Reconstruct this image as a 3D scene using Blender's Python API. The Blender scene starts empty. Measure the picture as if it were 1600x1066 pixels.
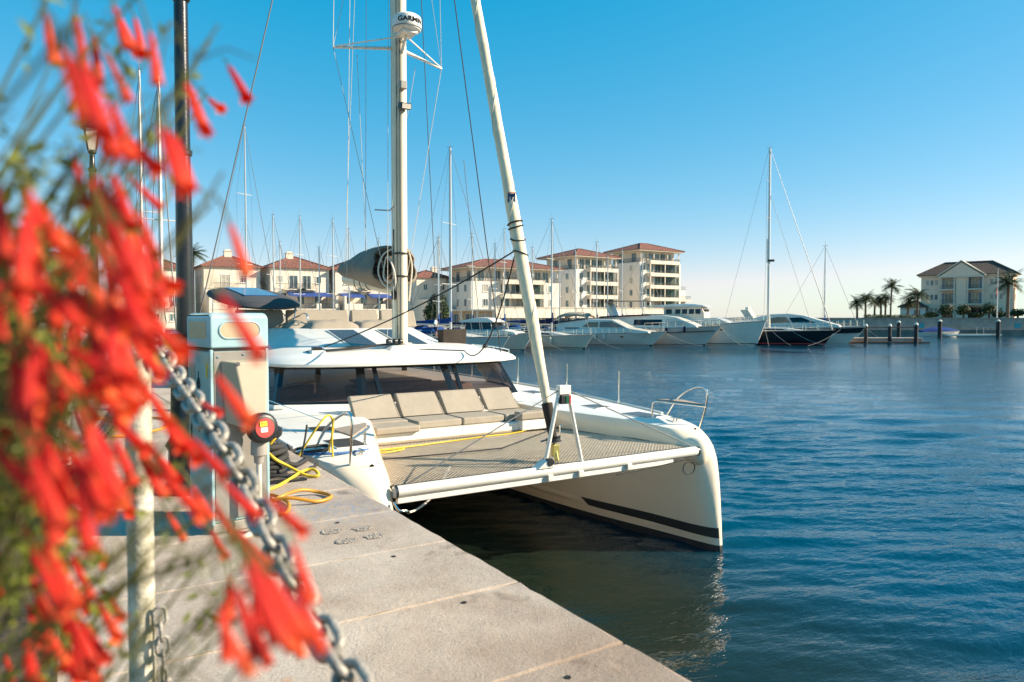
import bpy, bmesh, math, random
from mathutils import Vector, Matrix, noise as mnoise

R = math.radians
SC = bpy.context.scene
COL = SC.collection
random.seed(7)

# ------------------------------------------------------------------ camera
YAW = 32.019
cam_data = bpy.data.cameras.new("camera")
cam_data.sensor_width = 36.0
cam_data.lens = 25.58
cam_data.clip_start = 0.03
cam_data.clip_end = 9000.0
cam_data.dof.use_dof = True
cam_data.dof.focus_distance = 11.0
cam_data.dof.aperture_fstop = 3.5
cam = bpy.data.objects.new("camera", cam_data)
COL.objects.link(cam)
cam.location = (0, 0, 3.22)
cam.rotation_euler = (R(90 - 1.914), 0, R(-YAW))
SC.camera = cam

# ------------------------------------------------------------------ sky and sun
SUN_AZ = 122.0      # degrees from +Y towards +X
SUN_EL = 28.0
world = bpy.data.worlds.new("World")
SC.world = world
world.use_nodes = True
wn = world.node_tree
for n in list(wn.nodes):
    wn.nodes.remove(n)
w_out = wn.nodes.new("ShaderNodeOutputWorld")
w_bg = wn.nodes.new("ShaderNodeBackground")
w_sky = wn.nodes.new("ShaderNodeTexSky")
w_sky.sky_type = 'NISHITA'
w_sky.sun_disc = False
w_sky.sun_elevation = R(SUN_EL)
w_sky.sun_rotation = R(SUN_AZ)
w_sky.altitude = 0
w_sky.air_density = 1.0
w_sky.dust_density = 0.12
w_sky.ozone_density = 7.0
w_hs = wn.nodes.new("ShaderNodeHueSaturation")
w_hs.inputs['Saturation'].default_value = 1.10
w_hs.inputs['Hue'].default_value = 0.497
wn.links.new(w_sky.outputs[0], w_hs.inputs['Color'])
w_gain = wn.nodes.new("ShaderNodeMix"); w_gain.data_type = 'RGBA'; w_gain.blend_type = 'MULTIPLY'
w_gain.inputs['Factor'].default_value = 1.0; w_gain.inputs['B'].default_value = (0.97, 1.10, 0.96, 1)
wn.links.new(w_hs.outputs[0], w_gain.inputs['A'])
# overall response of the sky colour: more contrast in red, softer blue
w_mad = wn.nodes.new("ShaderNodeVectorMath"); w_mad.operation = 'MULTIPLY_ADD'
w_mad.inputs[1].default_value = (1.55, 0.64, 0.45); w_mad.inputs[2].default_value = (-0.58, 0.88, 2.02)
w_max = wn.nodes.new("ShaderNodeVectorMath"); w_max.operation = 'MAXIMUM'; w_max.inputs[1].default_value = (0.0, 0.0, 0.0)
wn.links.new(w_gain.outputs['Result'], w_mad.inputs[0]); wn.links.new(w_mad.outputs[0], w_max.inputs[0])
w_min = wn.nodes.new("ShaderNodeVectorMath"); w_min.operation = 'MINIMUM'; w_min.inputs[1].default_value = (4.3, 30.0, 30.0)
wn.links.new(w_max.outputs[0], w_min.inputs[0]); wn.links.new(w_min.outputs[0], w_bg.inputs['Color'])
w_bg.inputs['Strength'].default_value = 0.100
wn.links.new(w_bg.outputs[0], w_out.inputs[0])

sun_data = bpy.data.lights.new("sun", 'SUN')
sun_data.energy = 5.0
sun_data.angle = R(0.5)
sun_data.color = (1.0, 0.86, 0.67)
sun = bpy.data.objects.new("sun", sun_data)
COL.objects.link(sun)
sd = Vector((math.sin(R(SUN_AZ)) * math.cos(R(SUN_EL)), math.cos(R(SUN_AZ)) * math.cos(R(SUN_EL)), math.sin(R(SUN_EL))))
sun.rotation_euler = sd.to_track_quat('Z', 'Y').to_euler()
sun.location = sd * 50

SC.view_settings.view_transform = 'Standard'
SC.view_settings.look = 'None'
SC.view_settings.exposure = 1.03
SC.view_settings.gamma = 1.0
SC.render.engine = 'CYCLES'
SC.cycles.use_denoising = True
SC.cycles.max_bounces = 8
SC.cycles.transparent_max_bounces = 12
SC.cycles.caustics_reflective = False
SC.cycles.caustics_refractive = False
SC.cycles.sample_clamp_indirect = 6.0

# ------------------------------------------------------------------ helpers
E1 = Vector((math.cos(R(YAW)), -math.sin(R(YAW)), 0))    # along the far quay of the harbour basin
E2 = Vector((math.sin(R(YAW)), math.cos(R(YAW)), 0))     # across the basin
def hb(a, b, z=0.0):
    """harbour frame: a metres along the far quay, b metres across the basin"""
    return E1 * a + E2 * b + Vector((0, 0, z))
OFF = {}

class MB:
    def __init__(s):
        s.v = []; s.f = []
    def add(s, pts, faces):
        n = len(s.v)
        s.v += [Vector(p) for p in pts]
        s.f += [tuple(i + n for i in f) for f in faces]
        return s
    def box(s, x0, x1, y0, y1, z0, z1):
        return s.add([(x0,y0,z0),(x1,y0,z0),(x1,y1,z0),(x0,y1,z0),(x0,y0,z1),(x1,y0,z1),(x1,y1,z1),(x0,y1,z1)],
                     [(0,3,2,1),(4,5,6,7),(0,1,5,4),(1,2,6,5),(2,3,7,6),(3,0,4,7)])
    def obox(s, c, ax, ay, az, hx, hy, hz):
        c = Vector(c); ax = Vector(ax).normalized()*hx; ay = Vector(ay).normalized()*hy; az = Vector(az).normalized()*hz
        p = [c-ax-ay-az, c+ax-ay-az, c+ax+ay-az, c-ax+ay-az, c-ax-ay+az, c+ax-ay+az, c+ax+ay+az, c-ax+ay+az]
        return s.add(p, [(0,3,2,1),(4,5,6,7),(0,1,5,4),(1,2,6,5),(2,3,7,6),(3,0,4,7)])
    def prism(s, pts, d):
        """polygon pts (list of 3D) extruded by vector d"""
        n = len(pts); d = Vector(d)
        P = [Vector(p) for p in pts]; Q = [p + d for p in P]
        f = [tuple(range(n))[::-1], tuple(range(n, 2*n))]
        f += [(i, (i+1) % n, n+(i+1) % n, n+i) for i in range(n)]
        return s.add(P + Q, f)
    def loft(s, rings, caps=True, closed=True):
        n = len(rings[0]); P = []; f = []
        for r in rings: P += [Vector(p) for p in r]
        for k in range(len(rings) - 1):
            for i in range(n if closed else n - 1):
                j = (i + 1) % n
                f.append((k*n+i, k*n+j, (k+1)*n+j, (k+1)*n+i))
        if caps:
            f.append(tuple(range(n))[::-1]); m = (len(rings)-1)*n
            f.append(tuple(range(m, m+n)))
        return s.add(P, f)
    def tube(s, pts, r, n=6, closed=False, caps=True):
        P = [Vector(p) for p in pts]; m = len(P)
        rr = r if isinstance(r, (list, tuple)) else [r]*m
        T = []
        for i in range(m):
            if closed: t = P[(i+1) % m] - P[i-1]
            else: t = P[min(i+1, m-1)] - P[max(i-1, 0)]
            if t.length < 1e-9: t = Vector((0,0,1))
            T.append(t.normalized())
        a = Vector((0,0,1)) if abs(T[0].z) < 0.9 else Vector((1,0,0))
        N = (a - T[0]*a.dot(T[0])).normalized()
        rings = []
        for i in range(m):
            N = (N - T[i]*N.dot(T[i]))
            if N.length < 1e-6: N = T[i].orthogonal()
            N.normalize(); B = T[i].cross(N)
            rings.append([P[i] + (N*math.cos(2*math.pi*k/n) + B*math.sin(2*math.pi*k/n))*rr[i] for k in range(n)])
        if closed: rings.append(rings[0])
        return s.loft(rings, caps and not closed)
    def lathe(s, prof, c=(0,0,0), n=16, ax=None):
        c = Vector(c); rings = []
        if ax is None: u, v, w = Vector((1,0,0)), Vector((0,1,0)), Vector((0,0,1))
        else:
            w = Vector(ax).normalized(); u = w.orthogonal().normalized(); v = w.cross(u)
        for r, h in prof:
            rings.append([c + w*h + (u*math.cos(2*math.pi*k/n) + v*math.sin(2*math.pi*k/n))*max(r, 1e-4) for k in range(n)])
        return s.loft(rings)
    def quad(s, a, b, c, d):
        return s.add([a, b, c, d], [(0,1,2,3)])
    def xform(s, M):
        s.v = [M @ v for v in s.v]; return s
    def mesh(s, name, off=None, smooth=0):
        me = bpy.data.meshes.new(name)
        o = off or Vector((0,0,0))
        me.from_pydata([tuple(v - o) for v in s.v], [], s.f)
        if smooth:
            me.shade_smooth(); me.set_sharp_from_angle(angle=R(smooth))
        me.update()
        return me
    def build(s, name, mat, parent=None, smooth=0, bevel=0, seg=2, fix=True, mats=None):
        me = s.mesh(name, OFF.get(parent.name) if parent else None, 0)
        if fix:
            bm = bmesh.new(); bm.from_mesh(me); bmesh.ops.recalc_face_normals(bm, faces=bm.faces); bm.to_mesh(me); bm.free()
        if bevel and not smooth: smooth = 50
        if smooth:
            me.shade_smooth(); me.set_sharp_from_angle(angle=R(smooth))
        me.materials.append(mat)
        return link(name, me, parent, bevel, seg)

def link(name, me, parent=None, bevel=0, seg=2):
    o = bpy.data.objects.new(name, me); COL.objects.link(o)
    if parent:
        o.parent = parent
        if parent.name in OFF: OFF[o.name] = OFF[parent.name]
    if bevel:
        b = o.modifiers.new("bevel", 'BEVEL'); b.width = bevel; b.segments = seg; b.limit_method = 'ANGLE'; b.angle_limit = R(35)
        b.harden_normals = True
    return o

def tag(o, label=None, cat=None, group=None, kind=None):
    if label: o["label"] = label
    if cat: o["category"] = cat
    if group: o["group"] = group
    if kind: o["kind"] = kind
    return o

def thing(name, label, cat, loc=(0,0,0), rz=0.0, group=None, world=False):
    """an Empty at the thing's base; world=True: parts are given in world metres"""
    o = bpy.data.objects.new(name, None); COL.objects.link(o)
    o.location = loc; o.rotation_euler = (0, 0, rz); o.empty_display_size = 0.2
    if world: OFF[o.name] = Vector(loc)
    return tag(o, label, cat, group)

def copy_tree(o, parent=None):
    c = o.copy(); COL.objects.link(c)
    if parent: c.parent = parent
    for ch in list(o.children): copy_tree(ch, c)
    return c

def lerp(a, b, t): return a + (b - a) * t
def interp(x, xs, ys):
    if x <= xs[0]: return ys[0]
    for i in range(len(xs) - 1):
        if x <= xs[i+1]:
            return lerp(ys[i], ys[i+1], (x - xs[i]) / (xs[i+1] - xs[i]))
    return ys[-1]
def sag(a, b, d, n=12):
    a = Vector(a); b = Vector(b)
    return [a.lerp(b, i/n) - Vector((0, 0, 4*d*(i/n)*(1-i/n))) for i in range(n+1)]
def smooth_path(pts, n=6, closed=False):
    P = [Vector(p) for p in pts]; m = len(P); out = []
    rng = range(m) if closed else range(m-1)
    for i in rng:
        p0 = P[i-1] if (closed or i > 0) else P[0]
        p1 = P[i]; p2 = P[(i+1) % m]
        p3 = P[(i+2) % m] if (closed or i+2 < m) else P[-1]
        for k in range(n):
            t = k/n
            out.append(0.5*((2*p1) + (p2-p0)*t + (2*p0-5*p1+4*p2-p3)*t*t + (3*p1-p0-3*p2+p3)*t**3))
    if not closed: out.append(P[-1])
    return out

# ------------------------------------------------------------------ materials
def mat(name, col, rough=0.5, metal=0.0, var=0.08, vscale=6.0, bump=0.0, bscale=40.0, coat=0.0, col2=None, spec=0.5, trans=0.0, emis=None, detail=5.0, coords='Object', aniso=None):
    m = bpy.data.materials.new(name); m.use_nodes = True
    nt = m.node_tree; b = nt.nodes['Principled BSDF']
    b.inputs['Roughness'].default_value = rough
    b.inputs['Metallic'].default_value = metal
    b.inputs['Specular IOR Level'].default_value = spec
    if coat: b.inputs['Coat Weight'].default_value = coat; b.inputs['Coat Roughness'].default_value = 0.08
    c = (*col, 1)
    b.inputs['Base Color'].default_value = c
    if var or bump:
        tc = nt.nodes.new('ShaderNodeTexCoord')
        mp = nt.nodes.new('ShaderNodeMapping')
        if aniso: mp.inputs['Scale'].default_value = aniso
        nt.links.new(tc.outputs[coords], mp.inputs['Vector'])
    if var:
        nz = nt.nodes.new('ShaderNodeTexNoise'); nz.inputs['Scale'].default_value = vscale; nz.inputs['Detail'].default_value = detail
        nz.inputs['Roughness'].default_value = 0.62
        nt.links.new(mp.outputs[0], nz.inputs['Vector'])
        rp = nt.nodes.new('ShaderNodeValToRGB')
        lo = tuple(max(0, x*(1-var)) for x in col) if col2 is None else col2
        hi = tuple(min(1, x*(1+var*0.6)) for x in col)
        rp.color_ramp.elements[0].color = (*lo, 1); rp.color_ramp.elements[0].position = 0.32
        rp.color_ramp.elements[1].color = (*hi, 1); rp.color_ramp.elements[1].position = 0.68
        nt.links.new(nz.outputs['Fac'], rp.inputs['Fac'])
        nt.links.new(rp.outputs['Color'], b.inputs['Base Color'])
    if bump:
        n2 = nt.nodes.new('ShaderNodeTexNoise'); n2.inputs['Scale'].default_value = bscale; n2.inputs['Detail'].default_value = 4
        nt.links.new(mp.outputs[0], n2.inputs['Vector'])
        bp = nt.nodes.new('ShaderNodeBump'); bp.inputs['Strength'].default_value = bump; bp.inputs['Distance'].default_value = 0.02
        nt.links.new(n2.outputs['Fac'], bp.inputs['Height'])
        nt.links.new(bp.outputs[0], b.inputs['Normal'])
    return m

GEL = mat("white_gelcoat", (0.80, 0.755, 0.67), 0.36, var=0.09, vscale=2.2, coat=0.06)
HULLC = mat("cream_hull_gelcoat", (0.92, 0.76, 0.56), 0.24, var=0.05, vscale=0.9, coat=0.35)
NONSKID = mat("deck_nonskid", (0.76, 0.76, 0.74), 0.55, var=0.05, vscale=4, bump=0.15, bscale=220)
STRIPE = mat("charcoal_stripe", (0.045, 0.043, 0.040), 0.3, var=0.1)
ANTIF = mat("antifouling", (0.035, 0.036, 0.038), 0.7, var=0.3, vscale=5)
STEEL = mat("stainless_steel", (0.78, 0.76, 0.72), 0.16, 1.0, var=0.05)
ALU = mat("anodised_aluminium", (0.80, 0.75, 0.66), 0.36, 0.15, var=0.06, vscale=3)
MASTP = mat("cream_mast_paint", (0.82, 0.70, 0.50), 0.4, var=0.07, vscale=2, coat=0.2)
WINFR = mat("window_black", (0.010, 0.012, 0.014), 0.12, var=0)
CUSH = mat("taupe_cushion", (0.36, 0.305, 0.235), 0.85, var=0.10, vscale=2.2, bump=0.35, bscale=7, spec=0.2)
CUSHD = mat("grey_cushion", (0.33, 0.285, 0.225), 0.85, var=0.08, vscale=3, bump=0.3, bscale=9, spec=0.2)
CANVAS = mat("grey_canvas", (0.25, 0.215, 0.17), 0.9, var=0.15, vscale=3, bump=0.5, bscale=6, spec=0.15)
CANVASD = mat("dark_canvas", (0.055, 0.045, 0.038), 0.9, var=0.2, vscale=4, bump=0.5, bscale=9, spec=0.1)
SAILC = mat("sail_cloth", (0.80, 0.675, 0.475), 0.75, var=0.14, vscale=3.5, bump=0.35, bscale=9, spec=0.2)
BLACK = mat("black_plastic", (0.013, 0.013, 0.014), 0.4, var=0.15)
ROPEB = mat("black_rope", (0.03, 0.028, 0.026), 0.8, var=0.5, vscale=60)
WIRE = mat("rigging_wire", (0.15, 0.15, 0.15), 0.6, 0.2, var=0)
ROPEW = mat("white_rope", (0.62, 0.57, 0.48), 0.8, var=0.4, vscale=70)
YELR = mat("yellow_rope", (0.72, 0.50, 0.035), 0.6, var=0.15, vscale=25)
ORAC = mat("orange_cable", (0.56, 0.25, 0.02), 0.45, var=0.15, vscale=20)
TANM = mat("tan_board", (0.36, 0.28, 0.21), 0.6, var=0.1)
BLUER = mat("blue_rope", (0.03, 0.12, 0.32), 0.7, var=0.3, vscale=40)
REDP = mat("red_plastic", (0.50, 0.06, 0.05), 0.35, var=0.1)
TEAL = mat("teal_metal_paint", (0.33, 0.50, 0.525), 0.5, var=0.2, vscale=5, coat=0.15)
TEALD = mat("teal_side_paint", (0.32, 0.47, 0.45), 0.55, var=0.2, vscale=4)
PLATE = mat("brushed_plate", (0.30, 0.275, 0.24), 0.45, 0.3, var=0.12, vscale=8)
BEIGEP = mat("beige_plastic", (0.42, 0.36, 0.26), 0.5, var=0.06, vscale=5)
LENS = mat("frosted_lens", (0.50, 0.38, 0.24), 0.4, var=0.10, vscale=9)
PIPEW = mat("white_cable", (0.66, 0.60, 0.50), 0.5, var=0.08)
GREYP = mat("grey_plastic", (0.33, 0.30, 0.26), 0.45, var=0.1)
IRON = mat("black_iron_paint", (0.016, 0.016, 0.017), 0.28, var=0.3, vscale=30, bump=0.06, bscale=60, coat=0.1)
POSTW = mat("worn_white_paint", (0.60, 0.56, 0.46), 0.6, var=0.5, vscale=16, col2=(0.22, 0.19, 0.10), bump=0.3, bscale=40)
GALV = mat("galvanised_chain", (0.37, 0.335, 0.285), 0.55, 0.2, var=0.45, vscale=60, bump=0.2, bscale=120)
STONE = mat("quay_stone_wall", (0.30, 0.26, 0.21), 0.9, var=0.35, vscale=0.5, bump=0.6, bscale=3, detail=8)

def mat_glass(name, tint, mixf=0.72, rough=0.02):
    m = bpy.data.materials.new(name); m.use_nodes = True
    nt = m.node_tree; b = nt.nodes['Principled BSDF']; out = nt.nodes['Material Output']
    b.inputs['Base Color'].default_value = (0.008, 0.010, 0.013, 1); b.inputs['Roughness'].default_value = rough
    b.inputs['IOR'].default_value = 1.55
    t = nt.nodes.new('ShaderNodeBsdfTransparent'); t.inputs['Color'].default_value = (*tint, 1)
    mx = nt.nodes.new('ShaderNodeMixShader'); mx.inputs['Fac'].default_value = mixf
    nt.links.new(t.outputs[0], mx.inputs[1]); nt.links.new(b.outputs[0], mx.inputs[2]); nt.links.new(mx.outputs[0], out.inputs[0])
    return m
GLASS = mat_glass("tinted_glass", (0.66, 0.57, 0.54), 0.50)
SKYL = mat("skylight_glass", (0.05, 0.042, 0.036), 0.22, var=0, spec=0.35)
PANE = mat("window_pane", (0.055, 0.085, 0.10), 0.06, var=0.5, vscale=0.6, coords='Object')
PANEL = mat("solar_panel_glass", (0.03, 0.07, 0.16), 0.08, var=0.1)

def mat_foliage(name, c1, c2, rough=0.5, tr=0.35):
    m = bpy.data.materials.new(name); m.use_nodes = True
    nt = m.node_tree; b = nt.nodes['Principled BSDF']; out = nt.nodes['Material Output']
    g = nt.nodes.new('ShaderNodeNewGeometry'); rp = nt.nodes.new('ShaderNodeValToRGB')
    rp.color_ramp.elements[0].color = (*c1, 1); rp.color_ramp.elements[1].color = (*c2, 1)
    nt.links.new(g.outputs['Random Per Island'], rp.inputs['Fac'])
    nt.links.new(rp.outputs[0], b.inputs['Base Color']); b.inputs['Roughness'].default_value = rough
    b.inputs['Specular IOR Level'].default_value = 0.3
    t = nt.nodes.new('ShaderNodeBsdfTranslucent'); nt.links.new(rp.outputs[0], t.inputs['Color'])
    mx = nt.nodes.new('ShaderNodeMixShader'); mx.inputs['Fac'].default_value = tr
    nt.links.new(b.outputs[0], mx.inputs[1]); nt.links.new(t.outputs[0], mx.inputs[2]); nt.links.new(mx.outputs[0], out.inputs[0])
    return m
LEAF = mat_foliage("leaf_green", (0.035, 0.075, 0.012), (0.13, 0.19, 0.03))
LEAFY = mat_foliage("leaf_yellow_green", (0.10, 0.14, 0.015), (0.30, 0.32, 0.05))
LEAFD = mat_foliage("leaf_dark", (0.012, 0.028, 0.008), (0.05, 0.075, 0.02), tr=0.2)
PALMF = mat_foliage("palm_frond", (0.018, 0.035, 0.010), (0.075, 0.085, 0.022), tr=0.25)
STEMG = mat_foliage("reed_stem", (0.085, 0.055, 0.020), (0.15, 0.17, 0.03), tr=0.15)
TWIG = mat("brown_twig", (0.10, 0.06, 0.035), 0.7, var=0.3, vscale=30)
def mat_petal():
    m = bpy.data.materials.new("coral_red_petal"); m.use_nodes = True
    nt = m.node_tree; b = nt.nodes['Principled BSDF']; out = nt.nodes['Material Output']
    oi = nt.nodes.new('ShaderNodeObjectInfo'); tc = nt.nodes.new('ShaderNodeTexCoord'); sp = nt.nodes.new('ShaderNodeSeparateXYZ')
    nt.links.new(tc.outputs['Generated'], sp.inputs[0])
    r1 = nt.nodes.new('ShaderNodeValToRGB'); r1.color_ramp.elements[0].color = (0.80, 0.040, 0.034, 1); r1.color_ramp.elements[1].color = (0.96, 0.150, 0.060, 1)
    e = r1.color_ramp.elements.new(0.75); e.color = (0.93, 0.085, 0.042, 1)
    nt.links.new(oi.outputs['Random'], r1.inputs['Fac'])
    r2 = nt.nodes.new('ShaderNodeValToRGB'); r2.color_ramp.elements[0].color = (0.80, 0.55, 0.75, 1); r2.color_ramp.elements[1].color = (1.0, 1.9, 1.2, 1)
    e = r2.color_ramp.elements.new(0.7); e.color = (1, 1, 1, 1)
    nt.links.new(sp.outputs['Z'], r2.inputs['Fac'])
    mx = nt.nodes.new('ShaderNodeMix'); mx.data_type = 'RGBA'; mx.blend_type = 'MULTIPLY'; mx.inputs['Factor'].default_value = 1
    nt.links.new(r1.outputs[0], mx.inputs['A']); nt.links.new(r2.outputs[0], mx.inputs['B'])
    nz = nt.nodes.new('ShaderNodeTexNoise'); nz.inputs['Scale'].default_value = 5; mp = nt.nodes.new('ShaderNodeMapping'); mp.inputs['Scale'].default_value = (7, 7, .8)
    nt.links.new(tc.outputs['Generated'], mp.inputs[0]); nt.links.new(mp.outputs[0], nz.inputs['Vector'])
    bp = nt.nodes.new('ShaderNodeBump'); bp.inputs['Strength'].default_value = .5; bp.inputs['Distance'].default_value = .001; nt.links.new(nz.outputs['Fac'], bp.inputs['Height']); nt.links.new(bp.outputs[0], b.inputs['Normal'])
    nt.links.new(mx.outputs['Result'], b.inputs['Base Color']); b.inputs['Roughness'].default_value = .6; b.inputs['Specular IOR Level'].default_value = .3
    t = nt.nodes.new('ShaderNodeBsdfTranslucent'); nt.links.new(mx.outputs['Result'], t.inputs['Color'])
    ms = nt.nodes.new('ShaderNodeMixShader'); ms.inputs['Fac'].default_value = .48
    nt.links.new(b.outputs[0], ms.inputs[1]); nt.links.new(t.outputs[0], ms.inputs[2]); nt.links.new(ms.outputs[0], out.inputs[0])
    return m
PETAL = mat_petal()
PETAO = mat_foliage("orange_petal", (0.75, 0.13, 0.02), (0.85, 0.25, 0.04), 0.5, tr=0.3)
PETAM = mat_foliage("magenta_petal", (0.65, 0.02, 0.35), (0.8, 0.08, 0.5), 0.5, tr=0.3)
TRUNK = mat("palm_trunk", (0.13, 0.095, 0.065), 0.9, var=0.4, vscale=6, bump=0.6, bscale=9)

# ------------------------------------------------------------------ water
def mat_water(k1, k2, k3, name):
    m = bpy.data.materials.new(name); m.use_nodes = True
    nt = m.node_tree; b = nt.nodes['Principled BSDF']
    b.inputs['Base Color'].default_value = (0.0003, 0.026, 0.056, 1)
    b.inputs['Roughness'].default_value = 0.035
    b.inputs['IOR'].default_value = 1.333
    tc = nt.nodes.new('ShaderNodeTexCoord')
    def layer(scale, rot, sx, sy, detail, rough=0.5, dist=0.0):
        mp = nt.nodes.new('ShaderNodeMapping'); mp.inputs['Rotation'].default_value = (0, 0, R(rot)); mp.inputs['Scale'].default_value = (sx, sy, 1)
        nt.links.new(tc.outputs['Object'], mp.inputs['Vector'])
        nz = nt.nodes.new('ShaderNodeTexNoise'); nz.inputs['Scale'].default_value = scale; nz.inputs['Detail'].default_value = detail
        nz.inputs['Roughness'].default_value = rough; nz.inputs['Distortion'].default_value = dist
        nt.links.new(mp.outputs[0], nz.inputs['Vector'])
        return nz.outputs['Fac']
    l1 = layer(0.55, 42, 0.8, 1.5, 2, 0.5, 0.6)
    l2 = layer(2.1, 20, 0.7, 1.6, 3, 0.55, 0.4)
    l3 = layer(6.5, 30, 0.75, 1.5, 3, 0.6, 0.2)
    def mul(a, k):
        n = nt.nodes.new('ShaderNodeMath'); n.operation = 'MULTIPLY'; n.inputs[1].default_value = k; nt.links.new(a, n.inputs[0]); return n.outputs[0]
    def add(a, c):
        n = nt.nodes.new('ShaderNodeMath'); n.operation = 'ADD'; nt.links.new(a, n.inputs[0]); nt.links.new(c, n.inputs[1]); return n.outputs[0]
    h = add(add(mul(l1, k1), mul(l2, k2)), mul(l3, k3))
    # calmer lee right beside the quay and under the moored boat, calmer again towards the sheltered far side
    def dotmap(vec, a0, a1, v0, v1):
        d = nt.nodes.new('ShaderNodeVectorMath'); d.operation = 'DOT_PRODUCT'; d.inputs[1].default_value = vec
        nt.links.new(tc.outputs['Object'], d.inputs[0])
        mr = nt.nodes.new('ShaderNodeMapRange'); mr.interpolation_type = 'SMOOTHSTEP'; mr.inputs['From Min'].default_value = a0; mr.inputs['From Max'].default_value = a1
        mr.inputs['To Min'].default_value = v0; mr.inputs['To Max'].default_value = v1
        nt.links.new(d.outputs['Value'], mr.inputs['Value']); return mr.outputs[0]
    lee = dotmap((1, 0, 0), 3.0, 9.5, 0.12, 1.0)
    far = dotmap((math.sin(R(YAW)), math.cos(R(YAW)), 0), 14.0, 85.0, 1.0, 0.33)
    m0 = nt.nodes.new('ShaderNodeMath'); m0.operation = 'MULTIPLY'; nt.links.new(lee, m0.inputs[0]); nt.links.new(far, m0.inputs[1])
    patch = layer(0.09, 35, 0.6, 1.6, 2, 0.5, 0.5)
    pm = nt.nodes.new('ShaderNodeMapRange'); pm.inputs['From Min'].default_value = 0.35; pm.inputs['From Max'].default_value = 0.62; pm.inputs['To Min'].default_value = 0.55; pm.inputs['To Max'].default_value = 1.1
    nt.links.new(patch, pm.inputs['Value'])
    mm = nt.nodes.new('ShaderNodeMath'); mm.operation = 'MULTIPLY'; nt.links.new(m0.outputs[0], mm.inputs[0]); nt.links.new(pm.outputs[0], mm.inputs[1])
    # body colour: dark green by the quay paints hull shade and reflection, open basin blue
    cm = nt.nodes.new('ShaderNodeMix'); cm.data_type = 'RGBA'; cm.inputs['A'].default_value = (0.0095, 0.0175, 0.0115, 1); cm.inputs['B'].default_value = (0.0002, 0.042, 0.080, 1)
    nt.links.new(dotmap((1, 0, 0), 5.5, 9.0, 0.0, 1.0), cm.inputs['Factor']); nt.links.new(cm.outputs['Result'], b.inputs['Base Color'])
    bp = nt.nodes.new('ShaderNodeBump'); bp.inputs['Distance'].default_value = 1.0
    nt.links.new(mm.outputs[0], bp.inputs['Strength'])
    nt.links.new(h, bp.inputs['Height']); nt.links.new(bp.outputs[0], b.inputs['Normal'])
    return m
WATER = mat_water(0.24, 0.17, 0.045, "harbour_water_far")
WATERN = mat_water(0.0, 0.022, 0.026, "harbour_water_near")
import numpy as np
def axis(a0, a1, b, fine, grow):
    v = [a0]
    while v[-1] < a1: v.append(v[-1] + fine)
    st = fine
    while v[-1] < b: st *= grow; v.append(v[-1] + st)
    v[-1] = b
    return np.array(v)
gx = axis(1.7, 14.0, 58.0, 0.05, 1.028); gy = axis(-3.0, 13.0, 66.0, 0.05, 1.028)
GXX, GYY = np.meshgrid(gx, gy)
spx = np.gradient(gx); spy = np.gradient(gy)
SP = np.maximum(*np.meshgrid(spx, spy))
rs = np.random.RandomState(4)
HH = np.zeros_like(GXX)
for i in range(80):
    lam = 0.17 * (2.6 / 0.17) ** (rs.rand() ** 1.25)
    th = math.radians(90 - YAW) + rs.randn() * 0.36
    kx, ky = math.cos(th) * 2 * math.pi / lam, math.sin(th) * 2 * math.pi / lam
    ph = rs.rand() * 6.283
    sl = 0.037 * (0.5 if lam > 1.3 else 1.0)
    fade = np.clip((lam / SP - 2.4) / 2.5, 0, 1)
    arg = kx * GXX + ky * GYY + ph + 0.8 * np.sin(0.31 * GXX + 0.47 * GYY + i)
    HH += sl * lam / 6.283 * fade * (np.sin(arg) + 0.18 * np.cos(2 * arg))
def sst(x, a, b_): 
    t = np.clip((x - a) / (b_ - a), 0, 1); return t * t * (3 - 2 * t)
calm = 0.78 + 0.3 * np.sin(0.23 * GXX - 0.31 * GYY + 0.7) * np.sin(0.17 * GXX + 0.11 * GYY + 2.0)
HH *= (0.12 + 0.88 * sst(GXX, 4.5, 9.2)) * calm
edge = sst(GXX, 1.7, 2.0) * sst(58.0 - GXX, 0, 8) * sst(GYY + 3.0, 0, 0.6) * sst(66.0 - GYY, 0, 8)
HH *= edge * (0.5 + 0.5 * sst(60.0 - (GXX * math.sin(R(YAW)) + GYY * math.cos(R(YAW))), 0, 45))
nyy, nxx = GXX.shape
vv = np.stack([GXX, GYY, HH], -1).reshape(-1, 3)
idx = np.arange(nyy * nxx).reshape(nyy, nxx)
ff = np.stack([idx[:-1, :-1], idx[:-1, 1:], idx[1:, 1:], idx[1:, :-1]], -1).reshape(-1, 4)
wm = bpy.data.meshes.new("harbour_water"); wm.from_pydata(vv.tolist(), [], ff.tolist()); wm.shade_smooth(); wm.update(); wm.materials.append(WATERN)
tag(link("harbour_water", wm), kind="structure")
for x0, x1, y0, y1 in ((-4000, 6000, 66, 7000), (-4000, 6000, -1500, -3), (-4000, 1.7, -3, 66), (58, 6000, -3, 66)):
    wb = MB(); wb.quad((x0,y0,0),(x1,y0,0),(x1,y1,0),(x0,y1,0)); tag(wb.build("open_water", WATER, fix=False), kind="structure")
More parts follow.
